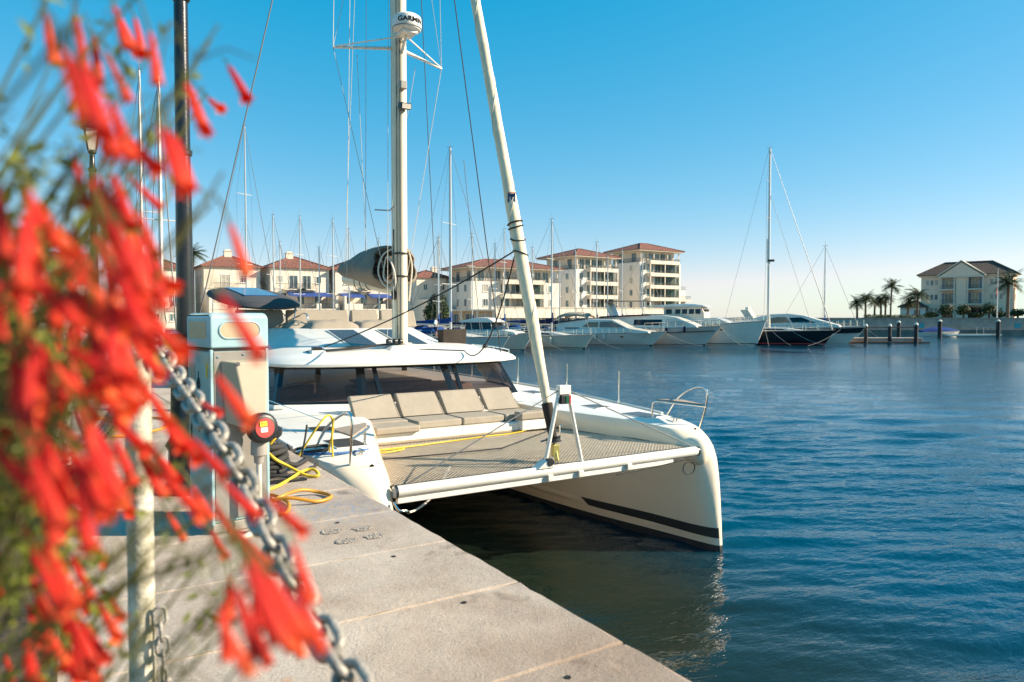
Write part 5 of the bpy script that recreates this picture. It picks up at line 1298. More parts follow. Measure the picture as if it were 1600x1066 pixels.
# G: white sport yacht with arched windows, blue hull side
def sport_g():
    L = 15; t = thing("motor_yacht", "white sport yacht with arched cabin windows and navy hull band beyond the dark yacht", "motor yacht", place(42.4, 87, L), HEAD)
    hull, edge = boat_hull(t, L, 4.2, 2.15, 1.7, 2.0, WHITEB, None, .72)
    rows = []
    for f in (.55, .9):
        pass
    b = MB(); P = [edge(-1, u) for u in (.1,.3,.5,.65,.78,.88,.95,.99)]
    b.loft([[Vector((p.x-.5, p.y*.93-.03, p.z*.60)), Vector((p.x-.1, p.y*.985-.03, p.z*.9)), Vector((p.x-.1, p.y*.9, p.z*.9)), Vector((p.x-.5, p.y*.85, p.z*.60))] for p in P]); b.build("navy_band", NAVYB, t)
    prof = [(-6.8,1.6),(-6.6,2.6),(-5.5,3.05),(-3.2,3.55),(-1.2,3.62),(.6,3.4),(2.2,2.9),(4.6,2.2),(4.8,1.9)]
    wedge(prof, 1.8, 1.15, 1.7, 3.6).build("superstructure", WHITEB, t, bevel=.12)
    wedge([(-4.6,2.4),(-3.6,2.95),(-2.4,3.2),(-1.4,3.15),(-.9,2.5)], 1.8, 1.15, 1.7, 3.6, .03).build("side_window", TINTW, t)
    wedge([(-.7,2.5),(-1.1,3.1),(0.3,3.15),(2.0,2.5)], 1.8, 1.15, 1.7, 3.6, .03).build("windscreen", DARKW, t)
    b = MB(); b.loft([[(x-.8*(k), y_*(1-.15*k), 2.9+1.2*k) for x, y_ in ((-6.2,-1.4),(-5.2,-1.4),(-5.2,1.4),(-6.2,1.4))] for k in (0, 1)]); b.build("radar_arch", CREAMB, t, bevel=.05)
    for y_ in (-.6,.6): 
        b = MB(); b.lathe([(0,0),(.25,.02),(.28,.2),(.2,.4),(0,.45)], (-6.2,y_,4.05), 10); b.build("satellite_dome", WHITEB, t, smooth=50)
    rail(t, edge, .4, .98, .7, 12)
    bowline(t, (7.2,-.1,2.0), (10.5,-1,.05))
sport_g()
sailboat("sailing_boat", "slender sailing boat mast standing between the navy yacht and the palms", (1288-800)/1137*97, 97, 12.6, 11, 1.1, WHITEB, None, COVERB, (.5,), r=.07)
# white hull with person aboard, nearest beyond the cat's roof
tP, eP = sailboat("sailing_boat", "white sailing boat with a person in a white shirt standing aboard", (704-800)/1137*65, 65, 18.2, 11.5, 1.35, GREYB, STRIPE, COVERB, (.28, .60), mxf=-.02, swid=1.2, r=.11)
b = MB(); b.tube([(1.2,0,17),(3.0,-.2,1.6)], .03, 5); b.build("inner_stay", WIRE, tP)

# masts farther back, each with its boat; listed from the left
spec = [  # along-quay metres, across metres, mast height, length, cover, label
 (-30.6, 84, 14.4, 10, COVERN, "sailing boat whose bare mast rises just right of the black lamp post"),
 (-25.5, 70, 21.4, 12, COVERB, "sailing boat with the tall single-spreader mast left of the catamaran"),
 (-26.8, 82, 14.6, 10, COVERN, "sailing boat with a mast over the left end of the helm roof"),
 (-24.1, 83, 14.6, 10, COVERB, "sailing boat with thin mast in front of the middle townhouse roof"),
 (-22.2, 84, 11.2, 9, COVERB, "small sailing boat with the shortest mast before the middle townhouse"),
 (-20.6, 84, 14.4, 10, COVERN, "sailing boat with a thin mast left of the grey sail bag"),
 (-19.0, 85, 13.4, 9, COVERB, "sailing boat whose mast tip shows above the grey sail bag"),
 (-8.3, 82, 12.0, 9, COVERB, "sailing boat with low mast beside the dark round tree"),
 (-9.0, 90, 13.0, 10, COVERN, "sailing boat half hidden behind the catamaran's mast near the tree"),
 (-4.8, 88, 13.2, 10, COVERN, "sailing boat with mast before the left end of the low apartment block"),
 (-2.1, 90, 12.2, 10, COVERN, "sailing boat with mast before the middle of the low apartment block"),
 (-0.95, 90, 14.0, 10, COVERB, "sailing boat with deep blue furled sail beside the furled headsail"),
 (8.0, 92, 11.6, 10, COVERN, "sailing boat with short mast between the low and middle apartment blocks"),
 (10.8, 93, 12.7, 10, COVERN, "sailing boat with mast before the middle apartment block's balconies"),
 (14.2, 94, 11.8, 10, COVERB, "sailing boat with mast in the gap between middle and tall blocks"),
 (-28.6, 90, 12.4, 10, COVERB, "sailing boat with mast over the seam between the left townhouses"),
 (-16.4, 90, 12.8, 10, COVERN, "sailing boat whose mast rises just right of the grey sail bag"),
 (2.6, 93, 12.0, 10, COVERB, "sailing boat with mast just right of the furled headsail"),
 (6.2, 95, 10.6, 9, COVERN, "short-masted sailing boat before the low block's right end"),
 (12.6, 96, 11.2, 9, COVERB, "sailing boat with thin mast before the middle block's right edge"),
 (17.0, 95, 11.5, 10, COVERN, "sailing boat with mast before the tall apartment block"),
]
for i, (a, bb, H, L, cov, lab) in enumerate(spec):
    sailboat("sailing_boat", lab, a, bb, H, L, 1.0 + .1*(i % 3), (WHITEB, CREAMB, GREYB)[i % 3], (COVERB, ANTIF, STRIPE)[i % 3], cov, ((.5,), (.35,.68))[i % 2], r=.065)
# two boats farther along the same quay, seen beside the lamp post
for xx, yy, H, lab in ((3.6, 33.0, 12.8, "sailing boat alongside the quay left of the black lamp post"), (4.0, 45.0, 16.5, "sailing boat farther along the quay hidden behind the lamp post")):
    t = thing("sailing_boat", lab, "sailing boat", (xx, yy, 0), R(-90), "sailing boats moored across the basin")
    hull, edge = boat_hull(t, 11, 3.2, 1.5, 1.3, 1.0, WHITEB, COVERB, .82)
    wedge([(-2.5,1.2),(-2.3,1.9),(1,1.85),(3,1.5)], 1.0, .8, 1.2, 1.9).build("coachroof", WHITEB, t, bevel=.05)
    rail(t, edge, .06, .97, .6, 8); rig(t, .6, H, 1.4, 11, (.5,), cover=BEIGEC, r=.085)

# person in a white shirt on the grey-white sailing boat
def person():
    base = hb((681-800)/1137*63.6, 63.6, 1.45)
    t = thing("person", "person in white shirt and dark shorts standing on the white boat's deck", "person", base, R(-YAW+70))
    me = bpy.data.meshes.new("body")
    J = [(0,0,.92),(0,0,1.12),(0,0,1.38),(0,.0,1.50),(0,-.02,1.62),(0,-.02,1.70),
         (.09,0,.88),(.10,.02,.48),(.10,0,.08),(.10,-.12,.04),(-.09,0,.88),(-.11,-.04,.48),(-.11,0,.08),(-.11,-.12,.04),
         (.17,0,1.40),(.23,.02,1.14),(.22,-.12,.93),(.22,-.18,.87),(-.17,0,1.40),(-.25,.0,1.14),(-.20,-.16,.98),(-.18,-.22,.95)]
    Ed = [(0,1),(1,2),(2,3),(3,4),(4,5),(0,6),(6,7),(7,8),(8,9),(0,10),(10,11),(11,12),(12,13),(2,14),(14,15),(15,16),(16,17),(2,18),(18,19),(19,20),(20,21)]
    rad = [.13,.12,.14,.055,.10,.085,.09,.06,.042,.04,.09,.06,.042,.04,.06,.045,.034,.032,.06,.045,.034,.032]
    me.from_pydata(J, Ed, []); me.update()
    o = link("body", me, t); 
    o.modifiers.new("skin", 'SKIN'); 
    sv = me.skin_vertices[0].data if me.skin_vertices else None
    if sv is None:
        bm = bmesh.new(); bm.from_mesh(me); bm.verts.layers.skin.verify(); bm.to_mesh(me); bm.free(); sv = me.skin_vertices[0].data
    for i, r_ in enumerate(rad): sv[i].radius = (r_, r_); sv[i].use_root = (i == 0)
    sb_ = o.modifiers.new("sub", 'SUBSURF'); sb_.levels = 1; sb_.render_levels = 1
    me.materials.append(mat("skin", (.45,.25,.17), .6))
    sh = MB(); sh.loft([[(wx*math.cos(q), wy*math.sin(q), z) for q in [2*math.pi*i/12 for i in range(12)]] for z, wx, wy in ((.90,.20,.16),(1.1,.185,.15),(1.35,.21,.16),(1.46,.15,.12),(1.50,.08,.08))])
    for sg in (-1,1): sh.tube([(sg*.15,0,1.42),(sg*.25,.01,1.16)], [.085,.075], 8)
    sh.build("shirt", mat("white_shirt", (.8,.78,.74), .9), t, smooth=60)
    so = MB(); so.loft([[(wx*math.cos(q), wy*math.sin(q), z) for q in [2*math.pi*i/12 for i in range(12)]] for z, wx, wy in ((.72,.20,.15),(.95,.19,.15))])
    so.tube([(.10,.01,.80),(.11,.02,.50)], [.105,.09], 8); so.tube([(-.10,-.01,.80),(-.115,-.04,.50)], [.105,.09], 8); so.build("shorts", COVERN, t, smooth=60)
    hr = MB(); hr.lathe([(.09,1.66),(.105,1.72),(.08,1.79),(0,1.81)], (0,0,0), 12); hr.build("hair", TWIG, t, smooth=60)
person()

# pontoon with piles at the right, piles by the sea wall, covered tender
pt_ = thing("pontoon", "low floating concrete pontoon running out beyond the last yacht on the right", "pontoon", hb(45, 88)); OFF[pt_.name] = hb(45, 88)
PONT = mat("pontoon_concrete", (0.36, 0.30, 0.24), 0.9, var=0.25, vscale=1.2)
b = MB(); b.obox(hb(44.0, 90, .35), E1, E2, (0,0,1), 6.2, 1.1, .28); b.build("float", PONT, pt_, bevel=.04)
b = MB(); b.obox(hb(44.3, 88.7, .05), E1, E2, (0,0,1), 6.6, .18, .12); b.build("fender_board", TEAK, pt_)
PILE = mat("dark_pile", (0.030, 0.027, 0.027), 0.8, var=0.3)
def pile(label, a, bb, h, r=.32):
    t = thing("mooring_pile", label, "pile", hb(a, bb, 0), 0, "dark mooring piles on the right")
    b = MB(); b.lathe([(0,-3),(r,-3),(r,h),(r*.9,h+.02)], (0,0,0), 12); b.build("shaft", PILE, t, smooth=40)
    b = MB(); b.lathe([(r*1.08,h-.05),(r*1.08,h+.06),(r*.5,h+.22),(0,h+.28)], (0,0,0), 12); b.build("cap", PIPEW, t, smooth=40)
pile("dark pile with white cap at the inner end of the pontoon", 42.9, 88.2, 2.1, .21)
pile("dark pile with white cap in the middle of the pontoon", 45.9, 88.4, 2.1, .21)
pile("dark pile with white cap at the outer tip of the pontoon", 49.1, 88.4, 2.25, .23)
pile("dark pile between the pontoon and the sea wall", 55.8, 105, 2.4, .25)
pile("dark pile in front of the sea wall left of the blue-covered tender", 67.9, 115.5, 2.5, .30)
pile("dark pile in front of the sea wall right of the blue-covered tender", 77.5, 116, 2.5, .30)
gr_ = MB(); gr_.tube([hb(42.9,88.3,1.9), hb(49.1,88.4,1.95)], .05, 6); tag(gr_.build("pile_rail", PILE, smooth=50), "dark rail joining the tops of the pontoon piles", "rail")
t = thing("covered_tender", "small boat under a blue cover moored at the foot of the sea wall", "boat", hb(70, 119, 0), -R(YAW) , )
hull, edge = boat_hull(t, 6.5, 2.2, .9, .7, .6, WHITEB, None, .8)
b = MB(); b.loft([[(x, w*math.cos(q), z + hh*math.sin(q)) for q in [math.pi*i/8 for i in range(9)]] for x, w, z, hh in ((-3.2,.9,.7,.25),(-1.5,1.05,.75,.75),(.8,1.0,.8,.7),(2.9,.3,.9,.15))]); b.build("cover", COVERB, t, smooth=50)
t = thing("floating_jetty", "narrow white-edged floating jetty with handrail beside the blue-covered tender", "jetty", hb(74, 117.2, 0), -R(YAW))
b = MB(); b.box(-4.2, 4.5, -.6, .6, .12, .42); b.build("deck", WHITEB, t, bevel=.03)
b = MB()
for x in (1.2, 2.3, 3.4, 4.4): b.tube([(x,.5,.4),(x,.5,1.5)], .03, 5)
b.tube([(1.2,.5,1.5),(4.4,.5,1.5)], .03, 5); b.build("handrail", STEEL, t)
# ------------------------------------------------------------------ town
WALLC = mat("cream_render", (0.70, 0.61, 0.49), 0.9, var=0.06, vscale=0.4)
WALLW = mat("white_render", (0.71, 0.65, 0.56), 0.9, var=0.06, vscale=0.3)
WALLP = mat("grey_pink_render", (0.80, 0.625, 0.465), 0.9, var=0.05, vscale=0.3)
TRIMC = mat("cream_trim", (0.66, 0.58, 0.46), 0.8, var=0.04)
FRAMEW = mat("window_frame_white", (0.72, 0.68, 0.60), 0.6, var=0)
RAILD = mat("dark_railing", (0.035, 0.04, 0.042), 0.5, 0.3, var=0)
BALG = mat("balcony_glass", (0.10, 0.15, 0.16), 0.08, var=0.3, vscale=0.5)
AWNB = mat("blue_awning", (0.02, 0.06, 0.24), 0.8, var=0.1)
SHUT = mat("grey_shutter", (0.22, 0.25, 0.28), 0.6, var=0.1)
OCHRE = mat("ochre_wall", (0.55, 0.38, 0.20), 0.9, var=0.08)
def mat_tiles(name, c0, c1):
    m = bpy.data.materials.new(name); m.use_nodes = True
    nt = m.node_tree; b = nt.nodes['Principled BSDF']; b.inputs['Roughness'].default_value = .85
    tc = nt.nodes.new('ShaderNodeTexCoord'); nz = nt.nodes.new('ShaderNodeTexNoise'); nz.inputs['Scale'].default_value = 2.5; nz.inputs['Detail'].default_value = 6
    nt.links.new(tc.outputs['Object'], nz.inputs['Vector'])
    rp = nt.nodes.new('ShaderNodeValToRGB'); rp.color_ramp.elements[0].color = (*c0,1); rp.color_ramp.elements[1].color = (*c1,1); rp.color_ramp.elements[0].position = .35; rp.color_ramp.elements[1].position = .65
    nt.links.new(nz.outputs['Fac'], rp.inputs['Fac']); nt.links.new(rp.outputs[0], b.inputs['Base Color'])
    wv = nt.nodes.new('ShaderNodeTexWave'); wv.inputs['Scale'].default_value = 1.3; wv.bands_direction = 'X'; nt.links.new(tc.outputs['Object'], wv.inputs['Vector'])
    bp = nt.nodes.new('ShaderNodeBump'); bp.inputs['Distance'].default_value = .08; bp.inputs['Strength'].default_value = .8; nt.links.new(wv.outputs['Fac'], bp.inputs['Height']); nt.links.new(bp.outputs[0], b.inputs['Normal'])
    return m
ROOFT = mat_tiles("terracotta_tiles", (0.17, 0.062, 0.040), (0.29, 0.115, 0.075))
ROOFD = mat_tiles("brown_tiles", (0.055, 0.036, 0.028), (0.10, 0.062, 0.046))

def frame_on(side, x, y0, z):
    """map a facade coordinate (u along, out, z) for sides: f front(-y), l left(-x), r right(+x)"""
    pass
WRND = random.Random(21)
CURT = mat("pane_with_curtain", (0.42, 0.38, 0.31), 0.25, var=0.3, vscale=2.0)
PANEG = mat("pane_green_tint", (0.10, 0.17, 0.17), 0.08, var=0.4, vscale=0.8)
class Fac:
    """facade helper: origin o, direction u (right when facing it), outward n"""
    def __init__(s, o, u, n): s.o, s.u, s.n = Vector(o), Vector(u), Vector(n)
    def p(s, u, z, out=0): return s.o + s.u*u + s.n*out + Vector((0,0,z))
    def box(s, mb, u0, u1, z0, z1, o0, o1):
        mb.add([s.p(u0,z0,o0),s.p(u1,z0,o0),s.p(u1,z0,o1),s.p(u0,z0,o1),s.p(u0,z1,o0),s.p(u1,z1,o0),s.p(u1,z1,o1),s.p(u0,z1,o1)],
               [(0,1,2,3),(4,7,6,5),(0,4,5,1),(1,5,6,2),(2,6,7,3),(3,7,4,0)])
def window(t, F, u, z, w, h, n=2, fm=None, pm=None, sill=True, depth=.0):
    fm = fm or FRAMEW; pm = pm or PANE
    if pm in (PANE, BALG):
        q = WRND.random(); pm = PANE if q < .42 else BALG if q < .68 else CURT if q < .84 else PANEG
    f = MB(); k = .07
    F.box(f, u-w/2, u-w/2+k, z, z+h, -.02, .07+depth); F.box(f, u+w/2-k, u+w/2, z, z+h, -.02, .07+depth)
    F.box(f, u-w/2+k, u+w/2-k, z, z+k, -.02, .07+depth); F.box(f, u-w/2+k, u+w/2-k, z+h-k, z+h, -.02, .07+depth)
    for i in range(1, n):
        c = u - w/2 + w*i/n; F.box(f, c-.03, c+.03, z+k, z+h-k, -.02, .06+depth)
    if sill: F.box(f, u-w/2-.08, u+w/2+.08, z-.09, z-.01, -.02, .14)
    o = f.build("window", fm, t)
    p = MB(); F.box(p, u-w/2+k*.6, u+w/2-k*.6, z+k*.6, z+h-k*.6, -.02, .022+depth); p.build("pane", pm, o)
def railing(t, F, u0, u1, z, out, h=.95, bars=None, sides=True, glass=False):
    r = MB()
    if glass:
        F.box(r, u0, u1, z+.08, z+h, out-.03, out); 
        return r.build("balcony_glass", BALG, t)
    F.box(r, u0, u1, z+h-.06, z+h, out-.05, out); F.box(r, u0, u1, z+.08, z+.13, out-.04, out-.01)
    n = bars or max(4, int((u1-u0)/.22))
    for i in range(n+1):
        c = lerp(u0+.02, u1-.02, i/n); F.box(r, c-.016, c+.016, z+.1, z+h-.04, out-.04, out-.012)
    if sides:
        for c in (u0, u1): F.box(r, c-.02, c+.02, z+h-.06, z+h, 0, out)
    return r.build("railing", RAILD, t)
def hip_roof(t, x0, x1, y0, y1, z, zr, ov, m, ridge=None, name="roof"):
    X0, X1, Y0, Y1 = x0-ov, x1+ov, y0-ov, y1+ov
    b = MB()
    ins = (Y1-Y0)/2 if ridge is None else ridge
    if X1-X0 >= Y1-Y0: ra, rb_ = (X0+ins, (Y0+Y1)/2, zr), (X1-ins, (Y0+Y1)/2, zr)
    else: ins = (X1-X0)/2 if ridge is None else ridge; ra, rb_ = ((X0+X1)/2, Y0+ins, zr), ((X0+X1)/2, Y1-ins, zr)
    e = .12
    P = [(X0,Y0,z),(X1,Y0,z),(X1,Y1,z),(X0,Y1,z),(X0,Y0,z+e),(X1,Y0,z+e),(X1,Y1,z+e),(X0,Y1,z+e), ra, rb_]
    if X1-X0 >= Y1-Y0: f = [(4,5,9,8),(5,6,9),(6,7,8,9),(7,4,8)]
    else: f = [(4,5,8),(5,6,9,8),(6,7,9),(7,4,8,9)]
    b.add(P, [(0,3,2,1),(0,1,5,4),(1,2,6,5),(2,3,7,6),(3,0,4,7)] + f)
    r = b.build(name, m, t)
    rd = MB()
    for q in ((P[4],P[8]),(P[7],P[8] if X1-X0 >= Y1-Y0 else P[9]),(P[5],P[9] if X1-X0 >= Y1-Y0 else P[8]),(P[6],P[9]),(P[8],P[9])): rd.tube([Vector(q[0])+Vector((0,0,.03)), Vector(q[1])+Vector((0,0,.05))], .11, 5)
    rd.build("ridge_tiles", m, r)
    return r
def chimney(r, x, y, z0, z1, w=.5):
    b = MB(); b.box(x-w, x+w, y-w*.6, y+w*.6, z0, z1); b.box(x-w*1.15, x+w*1.15, y-w*.75, y+w*.75, z1, z1+.12); b.box(x-w*.7, x+w*.7, y-w*.4, y+w*.4, z1+.12, z1+.35); b.build("chimney", WALLC, r)

def townhouse(label, X, Y, w, d, ze, zr, win_u, door_u=None, awn=None, terr=(0, 0), chim=.45, side=False):
    """front faces -Y; terrace storey stands 5 m in front"""
    t = thing("townhouse", label, "house", (X, Y, 1.5), 0, "cream townhouses along the promenade")
    g = 1.5; ze -= g; zr -= g
    b = MB(); b.box(0, w, 0, d, 0, ze); b.build("wall", WALLC, t)
    b = MB(); b.box(-.12, w+.12, -.12, d+.12, ze-.22, ze-.002); b.build("cornice", TRIMC, t)
    r = hip_roof(t, 0, w, 0, d, ze, zr, .45, ROOFT)
    chimney(r, w*chim, d*.5-.6, zr-1.2, zr+.55, .62)
    F = Fac((0,0,0), (1,0,0), (0,-1,0)); 
    for u in win_u: window(t, F, u, ze-2.55, .95, 1.25, 2)
    if door_u:
        for u in door_u:
            window(t, F, u, ze-3.55, 1.5, 2.35, 2, FRAMEW, PANE, False)
            b = MB(); F.box(b, u-1.9, u+1.9, ze-3.75, ze-3.6, 0, .95); b.build("balcony_slab", TRIMC, t); railing(t, F, u-1.9, u+1.9, ze-3.6, .95)
    L = Fac((0,d,0), (0,-1,0), (-1,0,0))
    for u in (d*.3, d*.68): window(t, L, u, ze-2.6, .95, 1.3, 2); window(t, L, u, ze-5.8, .95, 1.5, 2)
    # middle storey openings
    for u in [w*.2, w*.5, w*.8]: window(t, F, u, ze-6.3, 1.3, 2.1, 2, FRAMEW, PANE, False)
    b = MB(); b.box(0-.1, w+.1, -5.2, -.01, 0, 3.05); b.build("terrace_block", WALLC, t)
    FT = Fac((0,-5.2,0), (1,0,0), (0,-1,0))
    for p0, p1 in ((-.1, w*.30), (w*.62, w*.70), (w*.94, w+.1)):
        b = MB(); FT.box(b, p0, p1, 3.05, 3.95, -.25, 0); b.build("parapet", WALLC, t)
    b = MB(); FT.box(b, -.15, w+.15, 2.92, 3.07, -.3, .08); b.build("terrace_coping", TRIMC, t)
    railing(t, FT, w*.30, w*.62, 3.05, -.05, .9, sides=False); railing(t, FT, w*.70, w*.94, 3.05, -.05, .9, sides=False)
    for u in (w*.14, w*.3, w*.52, w*.74, w*.9): window(t, FT, u, 1.0, .95, 1.2, 2)
    if awn:
        for u0, u1 in awn:
            b = MB(); b.loft([[(u0,-.02,ze-4.1),(u1,-.02,ze-4.1),(u1,-.02,ze-4.2),(u0,-.02,ze-4.2)], [(u0,-2.6,ze-4.75),(u1,-2.6,ze-4.75),(u1,-2.6,ze-4.95),(u0,-2.6,ze-4.95)]]); b.build("awning", AWNB, t)
    for u in (0.0, w-.35):
        b = MB(); b.box(u, u+.35, -4.9, -.02, 3.06, 5.3); b.build("party_wall", WALLC, t)
    return t
townhouse("cream townhouse with chimney directly right of the black lamp post", 20.6, 128.5, 9.0, 9.0, 11.5, 13.9, [6.3], [3.4], [(4.6, 8.8)], chim=.5)
townhouse("wide cream townhouse in the middle with a long tiled ridge", 31.0, 127.2, 10.2, 9.4, 11.6, 13.9, [1.6, 8.3], [3.9, 6.2], [(2.6, 9.9)], chim=.42)
townhouse("cream townhouse with blue awnings partly behind the grey sail bag", 42.0, 126.3, 10.5, 9.4, 11.5, 13.8, [2.0, 8.2], [4.9], [(.6, 4.6), (5.8, 10)], chim=.62)
townhouse("cream townhouse showing between the lamp post and the red flowers", 7.6, 129.6, 10.5, 9, 11.0, 13.2, [2, 5], [8], None, chim=.6)
townhouse("cream townhouse glimpsed through the red flowers at far left", -6.0, 132, 10.5, 9, 11.3, 13.4, [2, 8], [5], None, chim=.3)
townhouse("small cream house with brown tiled roof behind the dark round tree", 64.0, 140, 8, 8, 11.4, 13.2, [2, 6], None, None, chim=.7)

def apartment(label, a, b_, rot, w, d, floors, fh, roofh, bal, side_win, low=None, roof_shift=0):
    t = thing("apartment_block", label, "building", hb(a, b_, 1.5), R(-YAW + rot), "apartment blocks behind the marina")
    H = floors*fh
    b = MB(); b.box(0, w, 0, d, 0, H-fh+.02); b.build("wall", WALLW, t)
    b = MB(); b.box(1.5, w-1.2, 1.3, d-.6, H-fh+.02, H); b.build("penthouse_wall", WALLC, t)
    r = hip_roof(t, 0.2, w-.2, .2, d-.2, H, H+roofh, .95, ROOFT)
    b = MB(); b.box(-.6, w+.6, -.6, d+.6, H-.22, H-.004); b.build("soffit", TRIMC, t)
    F = Fac((0,0,0), (1,0,0), (0,-1,0)); L = Fac((0,d,0), (0,-1,0), (-1,0,0)); FP = Fac((0,1.3,0), (1,0,0), (0,-1,0)); LP = Fac((1.5,d,0), (0,-1,0), (-1,0,0))
    u0, u1 = bal
    for k in range(floors-1):
        z = k*fh
        # recessed-looking balcony bay: slab, parapet, posts, doors behind
        b = MB(); F.box(b, u0, u1, z+fh-.45, z+fh+.42, .0, 1.55)
        b.build("balcony", TRIMC, t)
        if k < floors-1:
            railing(t, F, u0+.05, u1-.05, z+fh+.42, 1.5, .55, sides=False)
        nd = max(2, int((u1-u0)/2.2))
        for i in range(nd):
            c = u0 + (i+.5)*(u1-u0)/nd; window(t, F, c, z+.15 + (.42 if k else 0), (u1-u0)/nd*.86, fh-1.0, 2, FRAMEW, BALG if (i+k) % 3 else PANE, False)
        if k:
            gp = MB(); F.box(gp, lerp(u0,u1,.45), u1-.1, z+.44, z+fh-.46, 1.36, 1.39); gp.build("balcony_screen", GSCREEN, t)
        for c in (u0+.12, lerp(u0,u1,.5), u1-.12):
            b = MB(); F.box(b, c-.12, c+.12, z+(.42 if k else 0), z+fh-.45, 1.2, 1.48); b.build("balcony_post", TRIMC, t)
        if u1 < w-1.6: window(t, F, (u1+w)/2, z+.9, min(1.0, w-u1-.5), 1.5, 1, FRAMEW)
        if u0 > 1.2: window(t, F, u0/2, z+.9, min(1.2, u0*.6), 1.5, 2, FRAMEW)
        for u in side_win: window(t, L, u, z+.85, 1.15, 1.55, 2, FRAMEW)
    # penthouse terrace
    railing(t, F, .2, w-.2, H-fh+.02, .0, 1.0, sides=False); railing(t, L, .2, d-.2, H-fh+.02, .0, 1.0, sides=False)
    nd = int((w-3.5)/1.9)
    for i in range(nd): window(t, FP, 2.3 + (i+.3)*(w-4)/nd, H-fh+.15, (w-4)/nd*.8, fh-.75, 2, FRAMEW, BALG if i % 3 else PANE, False)
    for u in (d*.3, d*.7): window(t, LP, u, H-fh+.3, 1.5, fh-.9, 2, SHUT, PANE, False)
    for c in (.6, w*.35, w*.68, w-.6):
        b = MB(); F.box(b, c-.1, c+.1, H-fh+.02, H-.2, -.35, -.15); b.build("terrace_post", TRIMC, t)
    if low:
        lw, lh = low
        b = MB(); b.box(w, w+lw, 2.5, d, 0, lh); b.build("wing", WALLW, t)
        FW = Fac((w,2.5,0), (1,0,0), (0,-1,0))
        for k in range(int(lh/fh)):
            b = MB(); FW.box(b, .4, lw+.6, k*fh+fh-.4, k*fh+fh+.1, 0, 1.4); b.build("balcony", TRIMC, t); railing(t, FW, .4, lw+.6, k*fh+fh+.1, 1.35, .9, sides=False)
            window(t, FW, lw*.35, k*fh+.4, 1.5, 1.9, 2); window(t, FW, lw*.75, k*fh+.4, 1.5, 1.9, 2)
        railing(t, FW, .1, lw, lh, 0, 1.0, sides=False)
    return t
GSCREEN = mat_glass("balcony_screen_glass", (0.75, 0.80, 0.80), 0.35, 0.05)
apartment("low cream apartment block with long red hip roof behind the furled headsail", -8.2, 146, 30, 21.5, 13, 4, 2.95, 2.1, (6.5, 16.5), (3.5, 7.0, 10.5))
apartment("middle cream apartment block with five storeys of balconies and red roof", 14.6, 167, 36, 13.5, 13, 5, 3.15, 2.3, (3.2, 12.0), (3.0, 10.0))
apartment("tall cream apartment block on the right with six storeys and red roof", 31.5, 180, 34, 14.5, 12, 6, 3.05, 2.3, (2.2, 12.5), (3.0, 9.0), (4.5, 8.6))
# white promenade wall with openings
pw = thing("promenade_wall", "low white promenade wall behind the row of motor yachts", "wall", hb(22, 104, 1.5)); OFF[pw.name] = hb(22, 104, 0)
b = MB(); b.obox(hb(12, 113, 2.3), (1,0,0), (0,1,0), (0,0,1), 17, .2, .75); b.build("wall", WALLC, pw)
b = MB(); b.obox(hb(12, 113, 3.10), (1,0,0), (0,1,0), (0,0,1), 17.1, .3, .05); b.build("coping", TRIMC, pw)
# ochre ground floor behind the masts
oa = thing("harbour_arcade", "ochre arcade at the foot of the low apartment block behind the masts", "arcade", hb(-6, 128, 1.5), R(-YAW))
b = MB(); b.box(-6, 20, 0, 4, 0, 2.7); b.build("wall", OCHRE, oa)
b = MB(); b.box(-6.3, 20.3, -.8, 4.1, 2.7, 3.0); b.build("roof_slab", TRIMC, oa)
FO = Fac((-6,0,0), (1,0,0), (0,-1,0))
for i in range(9): window(oa, FO, 1.8+i*2.8, .1, 1.7, 2.2, 2, FRAMEW, PANE, False)
for i in range(10):
    b = MB(); FO.box(b, .3+i*2.8-.15, .3+i*2.8+.15, 0, 2.7, .5, .78); b.build("column", TRIMC, oa)

